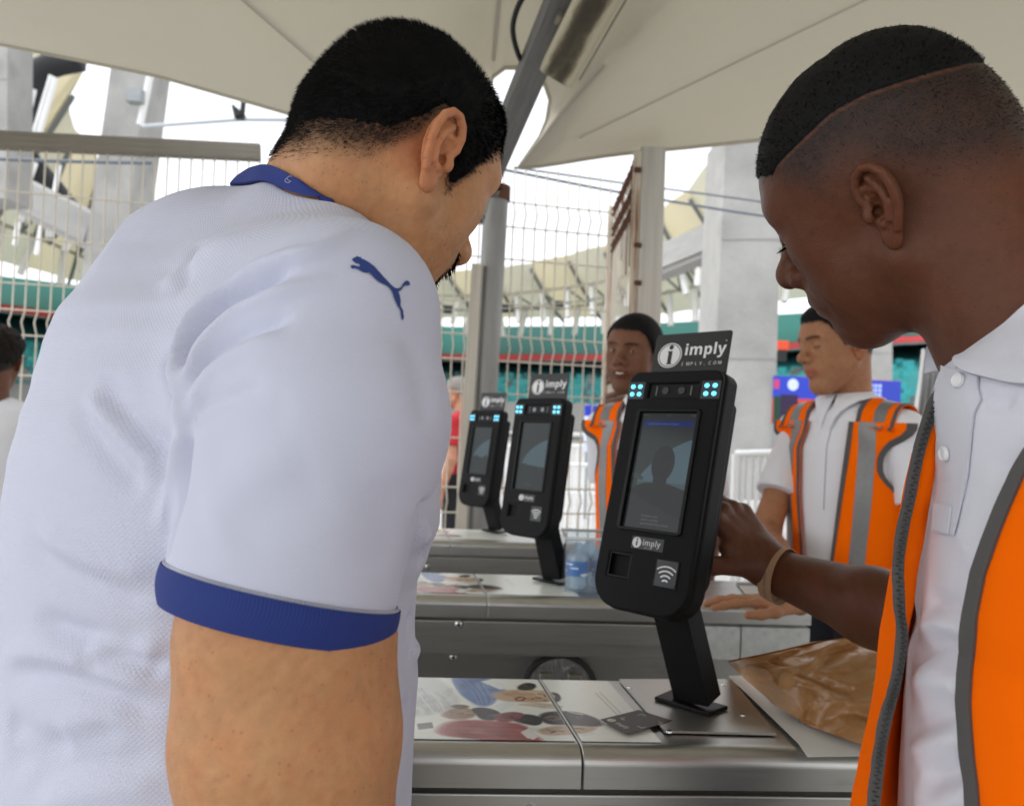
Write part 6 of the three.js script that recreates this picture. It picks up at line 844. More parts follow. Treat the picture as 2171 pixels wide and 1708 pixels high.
  // collar wings
  const wf = (x, y, z) => Math.min(pf(x, y, z), head(x, y, z)), onF = (u, v, off) => { const p = trace(wf, u, v, 0.3, 0.95); return p ? p.addScaledVector(gradAt(wf, p, 0.006), off) : P(u, v, 0.6); };
  const sh3 = (rows, offs, th, name, mat) => part(name, sheet(rows.map((r, i) => curve(r.map(([u, v]) => onF(u, v, offs[i])), 20)), th, 20), mat, ps);
  const sh2 = (rows, th, name, mat) => part(name, sheet(rows.map((r) => curve(r.map((p) => P(...p)), 16)), th, 20), mat, ps);
  sh3([[[2047, 762, 0.545], [2090, 728, 0.54], [2135, 688, 0.535], [2185, 640, 0.535], [2320, 560, 0.56]], [[2044, 768, 0.532], [2092, 752, 0.522], [2140, 728, 0.514], [2200, 700, 0.51], [2400, 640, 0.53]], [[2045, 775, 0.527], [2098, 780, 0.514], [2150, 775, 0.505], [2215, 766, 0.5], [2480, 720, 0.51]], [[2048, 784, 0.528], [2070, 796, 0.52], [2116, 809, 0.512], [2180, 822, 0.505], [2500, 830, 0.5]]], [0.004, 0.007, 0.009, 0.009], 0.003, 'collar', poloPlain);
  sh2([[[1968, 734, 0.66], [1985, 748, 0.65], [2008, 768, 0.62], [2047, 764, 0.56]], [[1966, 760, 0.66], [1982, 768, 0.65], [2004, 777, 0.62], [2040, 772, 0.56]], [[1964, 792, 0.66], [1978, 788, 0.65], [1999, 786, 0.62], [2030, 782, 0.56]]], 0.003, 'collar', poloPlain);
  // vest: right front panel with zip trim, its inner face, and the left front panel
  const panel = (Lp, Rp, n, m, belly, name, mat, th = 0.0016) => { const A = pathP(Lp, n), B = pathP(Rp, n), rows = A.map((a, i) => { const r = []; for (let j = 0; j <= m; j++) { const t = j / m, w = Math.sin(t * Math.PI) * belly; r.push(a.clone().lerp(B[i], t).addScaledVector(dirC(0, 0, -1), w + 0.0016 * fbm(i * 0.35, j * 0.5, Lp[0][0], 2))); } return r; }); return part(name, sheet(rows, th), mat, me); };
  const trimL = [[2002, 770, 0.6], [1985, 815, 0.596], [1974, 840, 0.592], [1952, 900, 0.585], [1935, 960, 0.58], [1918, 1040, 0.575], [1902, 1119, 0.572], [1892, 1190, 0.57], [1894, 1280, 0.568], [1901, 1341, 0.566], [1897, 1402, 0.562], [1882, 1460, 0.558], [1869, 1503, 0.555], [1855, 1570, 0.55], [1848, 1624, 0.547], [1838, 1720, 0.543], [1815, 1960, 0.54]];
  const trimR = trimL.map(([u, v, d], i) => [u + (i < 2 ? 10 + i * 8 : i === 10 ? 19 : 23), v + 6, d - 0.002]);
  const trim = panel(trimL, trimR, 60, 3, 0.0012, 'vest_trim', greyTrim, 0.003);
  { const mid = pathP(trimL.slice(2).map(([u, v, d]) => [u + 15, v + 3, d - 0.006]), 150), teeth = mid.filter((_, i) => i < 149).map((p, i) => { const t = mid[i + 1].clone().sub(p).normalize(), s = dirC(1, 0, 0).addScaledVector(t, -dirC(1, 0, 0).dot(t)).normalize(); return box(0.003, 0.0013, 0.0014, basisM(s, t, s.clone().cross(t), p.clone().addScaledVector(s, i % 2 ? 0.0009 : -0.0009)), 0.0004, 1); }); const z = part('zip_teeth', merge(teeth), std({ color: rgb(0.03, 0.03, 0.03), roughness: 0.4 }), trim); z.userData.kind = 'stuff'; }
  panel(trimR.slice(1).map(([u, v, d]) => [u - 4, v, d + 0.003]), [[2012, 822, 0.592], [2002, 850, 0.59], [1986, 915, 0.585], [1981, 987, 0.583], [1970, 1069, 0.582], [1960, 1130, 0.581], [1948, 1190, 0.58], [1936, 1276, 0.58], [1920, 1345, 0.578], [1908, 1402, 0.572], [1895, 1462, 0.566], [1884, 1510, 0.562], [1872, 1575, 0.557], [1864, 1630, 0.553], [1850, 1720, 0.548], [1830, 1960, 0.545]], 60, 5, 0.002, 'vest_facing', orange);
  panel([[1935, 960, 0.6], [1918, 1040, 0.6], [1904, 1119, 0.6], [1896, 1190, 0.6], [1889, 1216, 0.6], [1877, 1290, 0.6], [1865, 1361, 0.598], [1858, 1442, 0.593], [1845, 1510, 0.588], [1828, 1583, 0.582], [1815, 1650, 0.578], [1803, 1725, 0.574], [1765, 1960, 0.57]], [[1955, 960, 0.59], [1938, 1040, 0.586], [1922, 1119, 0.584], [1915, 1190, 0.58], [1912, 1230, 0.579], [1913, 1290, 0.578], [1914, 1361, 0.573], [1905, 1442, 0.566], [1885, 1510, 0.561], [1870, 1583, 0.555], [1862, 1650, 0.551], [1850, 1725, 0.547], [1830, 1960, 0.545]], 50, 6, 0.004, 'vest_panel', orange);
  panel([[1925, 1210, 0.61], [1915, 1340, 0.61], [1900, 1440, 0.605], [1882, 1540, 0.6], [1866, 1640, 0.595], [1850, 1740, 0.59]], [[1992, 1200, 0.7], [1990, 1340, 0.7], [1985, 1440, 0.7], [1980, 1540, 0.7], [1975, 1640, 0.7], [1970, 1740, 0.7]], 30, 10, -0.006, 'vest_lining', orange);
  const lt = [[2350, 740, 0.482], [2285, 830, 0.482], [2215, 930, 0.482], [2171, 1003, 0.482], [2140, 1078, 0.482], [2112, 1150, 0.482], [2091, 1212, 0.482], [2075, 1300, 0.482], [2069, 1381, 0.482], [2061, 1440, 0.482], [2059, 1482, 0.482], [2062, 1550, 0.482], [2066, 1604, 0.482], [2073, 1660, 0.482], [2078, 1730, 0.482], [2085, 1950, 0.482]];
  strip2(lt.map(([u, v]) => [u, v]), lt.map(([u, v]) => [u + 27, v + 6]), 60, 3, 0.0105, 'vest_trim', greyTrim, 0.0024);
  strip2(lt.map(([u, v]) => [u + 18, v + 6]), lt.map(([u, v]) => [2520, v - 10]), 60, 26, 0.008, 'vest_panel', orange, 0.0016);
  // paper wristband
  { const c = P(1638, 1206, 1.0), axx = el.clone().sub(wr).normalize(), ring = (t, sc) => { const o = wr.clone().addScaledVector(axx, t), e1 = UP.clone().addScaledVector(axx, -axx.y).normalize(), e2 = axx.clone().cross(e1), r = []; for (let i = 0; i <= 40; i++) { const a = i / 40 * 6.28319; r.push(o.clone().addScaledVector(e1, Math.cos(a) * 0.0385 * sc - 0.003).addScaledVector(e2, Math.sin(a) * 0.036 * sc).addScaledVector(axx, 0.006 * Math.sin(a))); } return r; };
    const gg = sheet([ring(-0.004, 0.98), ring(0.008, 1), ring(0.02, 1.05)], 0.0008, 1); const uv = gg.attributes.uv; for (let i = 0; i < uv.count; i++) uv.setXY(i, uv.getX(i) / 0.19, uv.getY(i) / 0.026);
    part('wristband', gg, std({ roughness: 0.7, map: canvasTex(1024, 128, (x, W, Hh) => { x.fillStyle = '#b08a6c'; x.fillRect(0, 0, W, Hh); for (let i = 0; i < 400; i++) { x.fillStyle = `rgba(70,50,40,${rnd() * 0.12})`; x.fillRect(rnd() * W, rnd() * Hh, rr(2, 30), 2); } x.fillStyle = '#4a3a35'; x.font = '34px sans-serif'; for (let k = 0; k < 4; k++) x.fillText('evento acesso', 20 + k * 256, 78); }) }), me); }
  legsGeo(P(2230, 1900, 0.62).setY(0.9), R, F, 0.9, me, darkTrousers, shoeMat, 0.085);
}
// ---------------------------------------------------------------- the people farther back
// a standing figure: pos on the ground, facing angle a (0 = towards the lens' right, 90 = away), all clothes and parts
const offC = (x, d) => dirC(x, 0, d).setY(0).normalize().multiplyScalar(Math.hypot(x, d));
function stander(o) {
  const F = dirC(Math.cos(o.a), 0, Math.sin(o.a)).setY(0).normalize(), R = V3(-F.z, 0, F.x).multiplyScalar(1), s = o.s ?? 1, me = thing('person', o.label, 'person', o.group, o.pos);
  const at = (f, y, r) => o.pos.clone().addScaledVector(F, f * s).addScaledVector(R, r * s).setY(y * s);
  const H = headFrame(at(o.hx ?? 0.035, 1.595, o.hr ?? 0), o.yaw, o.pitch, o.roll ?? 0, o.hs ?? 1), hf = headField(o.head), hs = o.hs ?? 1;
  const nb = at(-0.01, 1.44, 0), nt = H.toW(-0.02, -0.03, 0), head = (x, y, z) => smin(hf(...H.toL(x, y, z)) * hs, smin(capV(x, y, z, nt, nb, 0.047, 0.054), capV(x, y, z, H.toW(-0.045, 0, 0), nb, 0.045, 0.055), 0.02), 0.025);
  const lo = V3(1e9, 1e9, 1e9), hi = V3(-1e9, -1e9, -1e9); for (const x of [-0.12, 0.14]) for (const y of [-0.12, 0.16]) for (const z of [-0.1, 0.1]) { const w = H.toW(x, y, z); lo.min(w); hi.max(w); } lo.min(nb.clone().addScalar(-0.07)); hi.max(nb.clone().addScalar(0.05));
  const HL = o.hair, above = (q) => q[1] - table(HL, phiOf(q[0], q[2])) + 0.003 * noise3(q[0] * 150, q[1] * 150, q[2] * 150);
  const headG = isoMesh(head, lo, hi, (o.cell ?? 0.0032) * DBG), sk = o.skin;
  const tone = (x, y, z, q) => { const m = 1 + 0.1 * fbm(x * 30, y * 30, z * 30, 3); let c = sk.map((v) => v * m); if (q) { const A = Math.abs(q[2]), fr = q[0] > 0.04 ? 1 : 0; const k = sstep(-0.006, 0.006, above(q)); c = c.map((v, i) => lerp(v, o.hairColor[i] * 1.3, k)); if (o.fade) { const f = sstep(-0.03, 0.01, above(q)) * (q[0] < 0.06 ? 0.55 : 0); c = c.map((v) => v * (1 - f)); }
    const brow = Math.exp(-((q[1] - 0.0425 + (A - 0.033) ** 2 * 7) ** 2) / 0.000016) * sstep(0.008, 0.014, A) * sstep(0.056, 0.046, A) * fr * (q[0] > 0.06 ? 1 : 0); c = c.map((v, i) => lerp(v, o.hairColor[i], 0.85 * brow));
    const lip = Math.exp(-((q[1] + 0.047) ** 2) / 0.0001) * (q[0] > 0.083 && A < 0.026 ? 1 : 0); c = [lerp(c[0], sk[0] * 0.95, lip), lerp(c[1], sk[1] * 0.62, lip), lerp(c[2], sk[2] * 0.72, lip)];
    if (!o.head.slit) { const lash = Math.exp(-((q[1] - 0.0155) ** 2) / 0.0000035) * sstep(0.02, 0.024, A) * sstep(0.047, 0.043, A) * (q[0] > 0.07 ? 1 : 0); c = c.map((v) => v * (1 - 0.8 * lash)); }
    if (o.beard) { const b = sstep(-0.025, -0.05, q[1]) * sstep(0.01, 0.04, q[0]) * 0.22; c = c.map((v) => v * (1 - b)); } } return c; };
  paint(headG, (x, y, z) => tone(x, y, z, H.toL(x, y, z)));
  const ears = [1, -1].map((e) => { const g = earGeo(H, e, 0.0016 * DBG, { flare: 0.3, back: 0.14, scale: hs, at: [-0.009, 0.006, 0.0725] }); paint(g, (x, y, z) => { const c = tone(x, y, z); return [c[0] * 1.02, c[1] * 0.84, c[2] * 0.78]; }); return g; });
  const caps = [], hands = [];
  for (const [side, sp] of [[1, o.right], [-1, o.left]]) { const sh = at(0, 1.35, side * 0.175), el = sp.el ? sp.el : at(-0.02, 1.1, side * 0.235), wr = sp.wr ? sp.wr : at(0.05, 0.86, side * 0.245); caps.push([sh, el, 0.036 * s, 0.042 * s], [el, el.clone().lerp(wr, 0.3), 0.041 * s, 0.039 * s], [el.clone().lerp(wr, 0.3), wr, 0.039 * s, 0.026 * s, 0.015]);
    const X = sp.X ? sp.X : wr.clone().sub(el).normalize(), Y0 = sp.Y ? sp.Y : R.clone().multiplyScalar(side), Y = Y0.clone().addScaledVector(X, -Y0.dot(X)).normalize(), Z = side > 0 ? Y.clone().cross(X) : X.clone().cross(Y); const c = handCaps(wr, X, Y, Z, sp.curl || [[0.25, 0.35], [0.3, 0.4], [0.35, 0.4], [0.4, 0.45]], sp.spread ?? 0.08, sp.thumb || {}, s); hands.push(isoMesh(capsField(c, 0.008), ...boundsOf(c, 0.01), (o.handCell ?? 0.004) * DBG)); }
  caps.push([nb, at(0, 1.2, 0), 0.05, 0.08, 0.04], [at(0, 1.2, 0), at(0, 0.98, 0), 0.08, 0.085, 0.04], [at(0, 1.34, 0), at(0, 1.35, 0.175), 0.04, 0.034, 0.04], [at(0, 1.34, 0), at(0, 1.35, -0.175), 0.04, 0.034, 0.04]);
  const arms = isoMesh(capsField(caps, 0.02), ...boundsOf(caps, 0.02), 0.0075 * DBG);
  for (const g of [arms, ...hands]) paint(g, (x, y, z) => tone(x, y, z));
  for (const g of [headG, ...ears, arms, ...hands]) uvBy(g, (x, y, z) => [(x + z) / 0.05, y / 0.05]);
  part('body', joinBodies([headG, ...ears, arms, ...hands]), skinMat(0.5, 0.4), me);
  const th = o.hairThick ?? 0.008, capG = isoMesh((x, y, z) => { const q = H.toL(x, y, z), a = above(q); return (hf(...q) - Math.min(th, -0.0015 + 0.5 * Math.max(-0.01, a)) - (o.curl ?? 0.001) * fbm(q[0] * (o.curlF ?? 100), q[1] * (o.curlF ?? 100), q[2] * (o.curlF ?? 100), 2)) * 0.85; }, lo.clone().addScalar(-0.03), hi.clone().addScalar(0.03), 0.0045 * DBG, 1.5);
  const hk = keep(capG, (x, y, z) => above(H.toL(x, y, z)) > -0.001); uvBy(hk, (x, y, z) => [x * 9, y * 9]); part('hair', hk, phy({ color: rgb(...o.hairColor), roughness: 0.8, specularIntensity: 0.35 }), me);
  for (const e of [1, -1]) { const c = H.toW(0.0765, 0.02, e * 0.0325), d = H.f.clone().multiplyScalar(Math.cos(o.gaze ?? 0)).addScaledVector(H.r, Math.sin(o.gaze ?? 0)).addScaledVector(H.u, o.gazeUp ?? 0).normalize(), i = c.clone().addScaledVector(d, 0.0085); const ey = part('eye', new THREE.SphereGeometry(0.0124 * hs, 16, 12).translate(c.x, c.y, c.z), std({ color: rgb(0.62, 0.58, 0.54), roughness: 0.2 }), me); part('iris', new THREE.SphereGeometry(0.0062 * hs, 12, 8).translate(i.x, i.y, i.z), std({ color: rgb(0.025, 0.014, 0.008), roughness: 0.1 }), ey); }
  if (o.smile) { const pts = []; for (let k = -8; k <= 8; k++) { const t = k / 8; pts.push(H.toW(0.1015 - 0.014 * t * t, -0.0475 + 0.005 * t * t, t * 0.02)); } part('teeth', tube(pts, (k) => 0.0026 * hs * Math.sin(Math.PI * clamp(k, 0.06, 0.94)), 6), std({ color: rgb(0.7, 0.68, 0.62), roughness: 0.3 }), me); }
  // shirt
  const W = o.girth ?? 1, st = stackField([[0.9, 0, 0, 0.115 * W, 0.16 * W], [1.05, 0, 0, 0.115 * W, 0.158 * W], [1.2, 0, 0, 0.118 * W, 0.165 * W], [1.32, 0, 0, 0.112 * W, 0.165 * W], [1.4, 0, 0, 0.085, 0.13], [1.455, 0, 0, 0.062, 0.085]].map(([y, , , a, b]) => [y * s, o.pos.x, o.pos.z, a * s, b * s]), F, R);
  const slv = []; for (const [side, sp] of [[1, o.right], [-1, o.left]]) { const sh = at(0, 1.366, side * 0.168), el = sp.el ? sp.el : at(-0.02, 1.1, side * 0.235); slv.push([sh, sh.clone().lerp(el, o.sleeveLen ?? 0.62), 0.05 * s, 0.064 * s]); }
  const yoke = [[at(0, 1.4, 0), at(0, 1.378, 0.165), 0.062 * s, 0.06 * s], [at(0, 1.4, 0), at(0, 1.378, -0.165), 0.062 * s, 0.06 * s]];
  const tor = (x, y, z) => { let d = st(x, y, z); for (const c of yoke) d = smin(d, capV(x, y, z, ...c), 0.04); return smax(d, -capV(x, y, z, nb.clone().add(V3(0, -0.03, 0)), nt, 0.058, 0.056), 0.006); };
  const shirt = (x, y, z) => { let d = tor(x, y, z); for (const c of slv) { const e = capV(x, y, z, ...c), t = ((x - c[0].x) * (c[1].x - c[0].x) + (y - c[0].y) * (c[1].y - c[0].y) + (z - c[0].z) * (c[1].z - c[0].z)) / c[0].distanceToSquared(c[1]); d = smin(d, Math.max(e, (t - 1) * 0.2), 0.02); } return d; };
  const sg = isoMesh(shirt, o.pos.clone().add(V3(-0.36, 0.86 * s, -0.36)), o.pos.clone().add(V3(0.36, 1.52 * s, 0.36)), 0.0075 * DBG); displace(sg, (x, y, z) => 0.003 * fbm(x * 9, y * 5, z * 9, 3)); uvBy(sg, (x, y, z) => [x + z, y]); const shirtM = part('shirt', sg, o.shirt, me);
  // a point on the torso at height y and angle t from the front
  const skinPt = (y, t, off) => { const d = F.clone().multiplyScalar(Math.cos(t)).addScaledVector(R, Math.sin(t)), b = o.pos.clone().setY(y * s); let r = 0.34; for (let k = 0; k < 60; k++) { const p = b.clone().addScaledVector(d, r), q = tor(p.x, p.y, p.z); if (q < 0.0006) break; r -= Math.max(0.0006, q * 0.75); if (r < 0.02) break; } const p = b.addScaledVector(d, r + off); const h = 0.003 * fbm(p.x * 9, p.y * 5, p.z * 9, 3); return p.addScaledVector(d, h); };
  const band = (ys, t0, t1, n, m, off, name, mat, thick2 = 0.002, under = me) => { const rows = []; for (let i = 0; i <= n; i++) { const k = i / n, y = lerp(ys[0], ys[1], k), a = t0(k), b = t1(k), r = []; for (let j = 0; j <= m; j++) r.push(skinPt(y, lerp(a, b, j / m), off)); rows.push(r); } return part(name, sheet(rows, thick2, 1), mat, under); };
  if (o.polo) { band([1.43, 1.16], () => -0.13, () => 0.13, 16, 4, 0.003, 'placket', o.shirt, 0.002, shirtM);
    for (const e of [1, -1]) { const top = (t) => { const a = lerp(0.05, 2.6, t) * e, d = F.clone().multiplyScalar(Math.cos(a)).addScaledVector(R, Math.sin(a)); return nb.clone().lerp(nt, 0.28 + 0.1 * t).addScaledVector(d, 0.06); }, bot = (t) => { const a = lerp(0.1, 2.75, t) * e, d = F.clone().multiplyScalar(Math.cos(a)).addScaledVector(R, Math.sin(a)), q = nb.clone().addScaledVector(d, 0.095 * s).setY(lerp(1.405, 1.44, t) * s), p = skinPt(1.375, (0.14 + 0.5 * t) * e, 0.011).lerp(q, sstep(0, 0.4, t)); for (let k = 0; k < 30 && tor(p.x, p.y, p.z) < 0.012; k++) p.y += 0.004; return p; }; const rows = []; for (let i = 0; i <= 4; i++) { const r = []; for (let j = 0; j <= 16; j++) { const t = j / 16; r.push(top(t).lerp(bot(t), i / 4).addScaledVector(F, 0.005 * Math.sin(i / 4 * Math.PI))); } rows.push(r); } part('collar', sheet(rows, 0.003, 5), o.shirt, shirtM); } }
  if (o.vest) { const open = (k) => 0.1 + lerp(0.52, 0.2, Math.min(1, k * 1.1)), arm = (k) => k < 0.26 ? lerp(1.42, 1.16, sstep(0, 0.22, k)) : lerp(1.16, 1.62, sstep(0.26, 0.5, k));
    for (const e of [1, -1]) { const vp = band([1.4, 0.93], (k) => open(k) * e, (k) => arm(k) * e, 30, 14, 0.0115, 'vest_panel', orange, 0.0018); band([1.4, 0.93], (k) => open(k) * e, (k) => (open(k) + lerp(0.1, 0.055, k)) * e, 30, 2, 0.0138, 'vest_trim', greyTrim, 0.002, vp); band([1.4, 0.93], (k) => (arm(k) - lerp(0.1, 0.05, k)) * e, (k) => arm(k) * e, 30, 2, 0.0138, 'vest_trim', greyTrim, 0.002, vp); band([1.4, 0.93], (k) => (lerp(0.95, 0.78, k) - 0.13) * e, (k) => (lerp(0.95, 0.78, k) + 0.13) * e, 30, 4, 0.0134, 'reflective_band', reflective, 0.001, vp); }
    const strapPt = (f, w, off) => { const p = at(f, 1.6, w); for (let k = 0; k < 80; k++) { const d = tor(p.x, p.y, p.z); if (d < 0.0006 || p.y < 1.375 * s) break; p.y -= Math.max(0.0006, d * 0.7); } p.y += off; return p; };
    for (const e of [1, -1]) { const mk = (w0, w1, m, off, name, mat, under) => { const rows = []; for (let i = 0; i <= 12; i++) { const f = lerp(0.079, -0.058, i / 12), r = []; for (let j = 0; j <= m; j++) r.push(strapPt(f, lerp(w0, w1, j / m) * e, off)); rows.push(r); } return part(name, sheet(rows, 0.002, 1), mat, under); }; const st2 = mk(0.076, 0.178, 10, 0.0125, 'vest_shoulder', orange, me); mk(0.076, 0.088, 2, 0.0148, 'vest_trim', greyTrim, st2); mk(0.168, 0.178, 2, 0.0148, 'vest_trim', greyTrim, st2); mk(0.118, 0.15, 3, 0.0145, 'reflective_band', reflective, st2); }
    band([1.4, 0.93], () => 1.7, () => 4.58, 14, 26, 0.0115, 'vest_back', orange, 0.0018); }
  legsGeo(o.pos.clone().setY(0.9 * s), R, F, 0.9, me, o.trousers ?? darkTrousers, shoeMat, 0.085); return { me, H, F, R, at };
}
const poloFar = fabric(rgb(0.74, 0.74, 0.78));
const shortHair = [[0, 0.083], [28, 0.081], [42, 0.07], [52, 0.05], [60, 0.032], [66, 0.012], [76, 0.012], [82, 0.034], [100, 0.034], [112, 0.012], [130, -0.012], [180, -0.022]];
{ // looking down to the left, one hand flat on the middle turnstile
  const pos = P(1785, 1400, 2.3).setY(0), wr = onPlane(1694, 1278, TOP + 0.03), a = Math.PI + 0.56;
  stander({ label: 'young attendant in orange vest looking down, one hand flat on the middle turnstile', pos, a, s: 1.025, yaw: Math.PI + 0.22, pitch: 0.1, roll: 0.04, hr: 0.0, hx: 0.05, hs: 1.07, head: { cr: 0.96, nose: 1.0, lips: 1.15 }, hair: shortHair, hairColor: [0.006, 0.005, 0.005], hairThick: 0.011, skin: [0.4, 0.185, 0.098], shirt: poloFar, polo: 1, vest: 1, cell: 0.0028,
    right: { el: P(1622, 1130, 2.34), wr, X: dirC(-1, 0.02, 0.1).setY(-0.04).normalize(), Y: V3(0, 1, 0), curl: [[0.02, 0.1, 0.1], [0.02, 0.1, 0.1], [0.02, 0.12, 0.1], [0.02, 0.12, 0.1]], spread: 0.12, thumb: { out: 0.6, down: 0.2 } }, left: {} });
}
{ // smiling towards the lens, half hidden by the near terminal
  const pos = P(1366, 1400, 2.5).setY(0);
  stander({ label: 'smiling attendant in orange vest half hidden behind the nearest terminal', pos, a: Math.PI + 1.0, s: 1.01, yaw: Math.PI + 0.98, pitch: 0.04, roll: -0.1, hr: 0.035, hx: 0.07, head: { cr: 0.95, nose: 1.15, lips: 1.2, slit: 0.17, look: -0.04, open: 1.5, cheek: 0.004, smile: 1 }, smile: 1, gaze: -0.2, hair: shortHair, fade: 1, beard: 1, hairColor: [0.006, 0.005, 0.005], hairThick: 0.007, skin: [0.2, 0.088, 0.05], shirt: poloFar, polo: 1, vest: 1, cell: 0.0028, right: { el: pos.clone().add(offC(-0.1, 0.2)).setY(1.14), wr: pos.clone().add(offC(0.0, 0.22)).setY(1.02) }, left: { el: pos.clone().add(offC(0.18, -0.03)).setY(1.1), wr: pos.clone().add(offC(0.14, -0.16)).setY(0.95) } });
}
{ // grey-haired man in red beyond the fence
  const pos = P(962, 1300, 6.2).setY(0);
  stander({ label: 'grey-haired man in red shirt and black trousers beyond the fence', pos, a: Math.PI - 0.3, s: 1.0, yaw: Math.PI - 0.35, pitch: 0.02, head: { cr: 0.95 }, hair: [[0, 0.085], [40, 0.07], [60, 0.03], [80, 0.035], [105, 0.03], [120, -0.005], [180, -0.03]], hairColor: [0.22, 0.2, 0.18], hairThick: 0.008, skin: [0.5, 0.24, 0.15], shirt: fabric(rgb(0.42, 0.012, 0.018)), cell: 0.006, handCell: 0.008, trousers: blackCloth, right: {}, left: {} });
}
{ // bystander at the left edge
  const pos = P(-42, 1300, 3.1).setY(0);
  stander({ label: 'dark curly-haired person in white T-shirt at the left edge of the picture', pos, a: Math.PI / 2 + 0.3, s: 0.97, yaw: Math.PI / 2 + 0.5, pitch: 0.15, head: { cr: 0.96 }, hair: [[0, 0.085], [40, 0.07], [60, 0.03], [80, 0.03], [105, 0.02], [120, -0.02], [180, -0.05]], hairColor: [0.012, 0.009, 0.007], hairThick: 0.028, curl: 0.012, curlF: 60, skin: [0.16, 0.07, 0.04], shirt: poloFar, cell: 0.005, handCell: 0.006, right: {}, left: {} });
}
// ---------------------------------------------------------------- loose things
{ // brown plastic bag lying on the nearest turnstile
  const out = [[1545, 1404], [1640, 1385], [1740, 1362], [1820, 1352], [1862, 1350], [1960, 1370]], low = [[1545, 1406], [1596, 1452], [1650, 1500], [1712, 1535], [1790, 1566], [1905, 1600]];
  const n = 60, m = 44, A = polyP(out.map(([u, v], i) => [u, v, 1.18 - i * 0.006]), n), B = low.map(([u, v]) => onPlane(u, v, TOP + 0.012)); const Bc = curve(B, n - 1), rows = [], back = [];
  for (let i = 0; i < n; i++) { const k = i / (n - 1), rf = [], rb = []; for (let j = 0; j < m; j++) { const t = j / (m - 1), p = A[i].clone().lerp(Bc[i], t), w = Math.sin(Math.PI * t) * Math.min(1, k * 2.2), tri = (a) => Math.abs(((a % 1) + 1) % 1 - 0.5) * 2, fold = 0.016 * tri(i * 0.031 + j * 0.028 + 0.7 * noise3(i * 0.08, j * 0.08, 3)) + 0.012 * tri(i * 0.043 - j * 0.05 + 0.8 * noise3(i * 0.1, j * 0.1, 9)) + 0.004 * tri(i * 0.12 + j * 0.1 + noise3(i * 0.2, j * 0.2, 4)); rf.push(p.clone().addScaledVector(dirC(-0.1, 0.45, -1), w * 0.03 + Math.min(1, k * 4) * (fold - 0.014))); rb.push(p.clone().addScaledVector(dirC(0.1, 0.3, 1), w * 0.05 + 0.004)); } rows.push(rf); back.push(rb); }
  const t = thing('plastic_bag', 'crinkled translucent brown plastic bag lying on the nearest turnstile', 'bag', undefined, Bc[n >> 1]);
  const film = phy({ color: rgb(0.6, 0.32, 0.12), roughness: 0.22, transmission: 0.4, thickness: 0, bumpMap: rep(bumpTex, 9, 9), bumpScale: 0.0004 });
  part('bag_film', sheet(rows, 0.0006, 1), film, t); part('bag_film', sheet(back, 0.0006, 1), film, t);
  const inner = isoMesh(capsField([[P(1690, 1452, 1.14), P(1880, 1480, 1.1), 0.022, 0.05], [P(1780, 1470, 1.14), P(1900, 1440, 1.14), 0.04, 0.05]], 0.03), P(1640, 1540, 1.25).add(V3(-0.1, -0.15, -0.1)), P(1900, 1380, 1.05).add(V3(0.15, 0.12, 0.15)), 0.008); displace(inner, (x, y, z) => 0.008 * fbm(x * 25, y * 25, z * 25, 3)); uvBy(inner, (x, y, z) => [x * 8, y * 8]); part('wrapped_contents', inner, std({ color: rgb(0.45, 0.24, 0.1), roughness: 0.9 }), t);
}
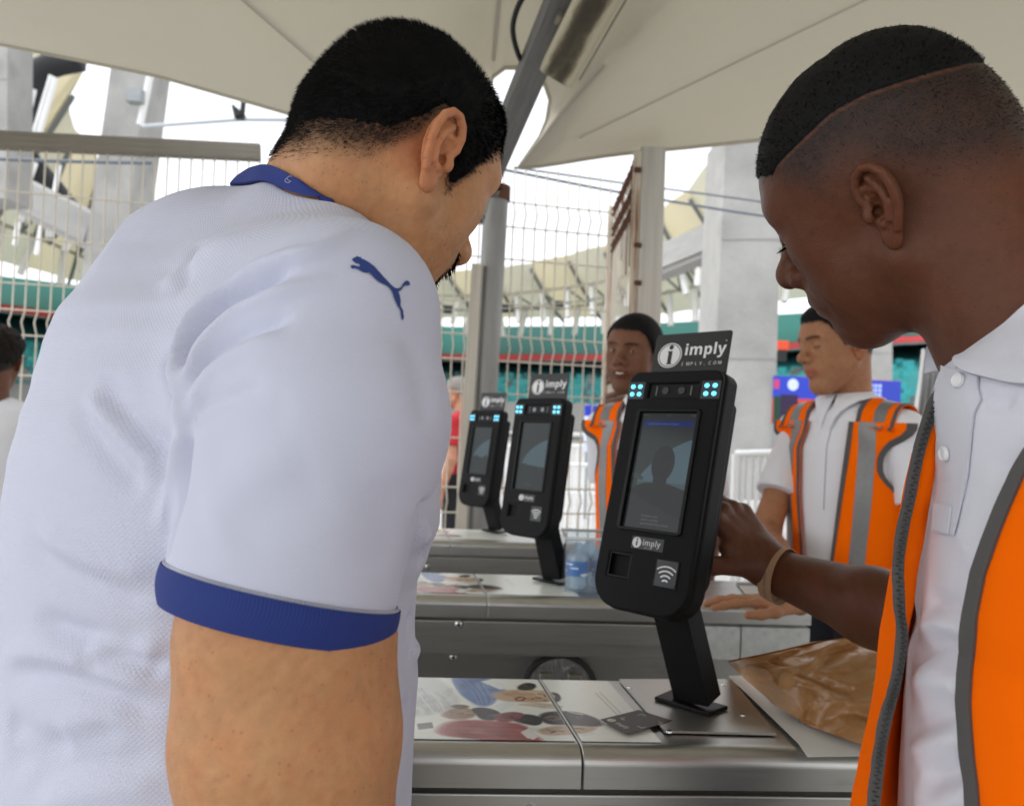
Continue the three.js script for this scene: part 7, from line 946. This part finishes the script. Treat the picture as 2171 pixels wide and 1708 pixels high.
{ // clear tub with bottles on the middle turnstile
  const c = onPlane(1262, 1252, TOP + 0.002), t = thing('clear_tub', 'clear plastic tub with blue-labelled bottles on the middle turnstile', 'tub', undefined, c), w = 0.15, d = 0.16, h = 0.125, fm = phy({ color: rgb(0.9, 0.93, 0.95), roughness: 0.08, transmission: 0.92, thickness: 0 });
  const wall = (a, b, y0, y1) => sheet([[V3(a[0], y0, a[1]), V3(b[0], y0, b[1])], [V3(a[0], y1, a[1]), V3(b[0], y1, b[1])]], 0.0015), x0 = c.x - w / 2, x1 = c.x + w / 2, z0 = c.z + 0.02, z1 = z0 - d, y0 = c.y, y1 = c.y + h;
  part('tub_wall', merge([wall([x0, z0], [x1, z0], y0, y1), wall([x1, z0], [x1, z1], y0, y1), wall([x1, z1], [x0, z1], y0, y1), wall([x0, z1], [x0, z0], y0, y1)]), fm, t);
  part('tub_rim', tube([V3(x0, y1, z0), V3(x1, y1, z0), V3(x1, y1, z1), V3(x0, y1, z1)], 0.004, 6, true), phy({ color: rgb(0.8, 0.82, 0.83), roughness: 0.15, transmission: 0.4, thickness: 0 }), t);
  for (const [i, x, z] of [[0, -0.045, -0.02], [1, 0.02, -0.035], [2, -0.01, -0.09], [3, 0.05, -0.1]]) { const g = new THREE.LatheGeometry([[0, 0], [0.026, 0], [0.028, 0.01], [0.027, 0.04], [0.028, 0.075], [0.018, 0.095], [0.01, 0.103], [0.01, 0.11], [0, 0.11]].map(([r, y]) => new THREE.Vector2(r, y)), 20).translate(c.x + x, y0 + 0.003, z0 + z); const b = new THREE.Mesh(g, phy({ color: rgb(0.7, 0.82, 0.92), roughness: 0.1, transmission: 0.7, thickness: 0 })); b.name = numbered('water_bottle'); scene.add(b); tag(b, ['front-left small water bottle inside the clear tub', 'front-right small water bottle inside the clear tub', 'back-left small water bottle inside the clear tub', 'back-right small water bottle inside the clear tub'][i], 'bottle', 'water bottles in the clear tub'); const l = new THREE.Mesh(new THREE.CylinderGeometry(0.0287, 0.0287, 0.035, 20, 1, true).translate(c.x + x, y0 + 0.055, z0 + z), std({ map: canvasTex(128, 64, (q, W, Hh) => { q.fillStyle = '#4c79b8'; q.fillRect(0, 0, W, Hh); q.fillStyle = '#dfe8f2'; for (let k = 0; k < 7; k++) { q.beginPath(); q.ellipse(rnd() * W, rnd() * Hh, rr(6, 18), rr(3, 8), 0, 0, 7); q.fill(); } }), roughness: 0.4, side: THREE.DoubleSide })); l.name = 'label_sleeve'; b.add(l); }
}
{ // scattered prints on the middle lid near the hand
  const pts = [[1560, 1238], [1648, 1242], [1672, 1262], [1580, 1262]].map((p) => toLQ(...p, orig2)); tag(part('printed_leaflet', slab(orig2, pts, 0.0035, 0.0042), std({ map: canvasTex(128, 64, (c, W, H) => { c.fillStyle = '#d4d6d3'; c.fillRect(0, 0, W, H); c.fillStyle = '#777'; for (let i = 0; i < 14; i++) c.fillRect(rnd() * W, rnd() * H, rr(6, 24), 4); }), roughness: 0.6 })), 'printed leaflet lying on the middle turnstile by the resting hand', 'leaflet');
}
renderer.render(scene, camera);
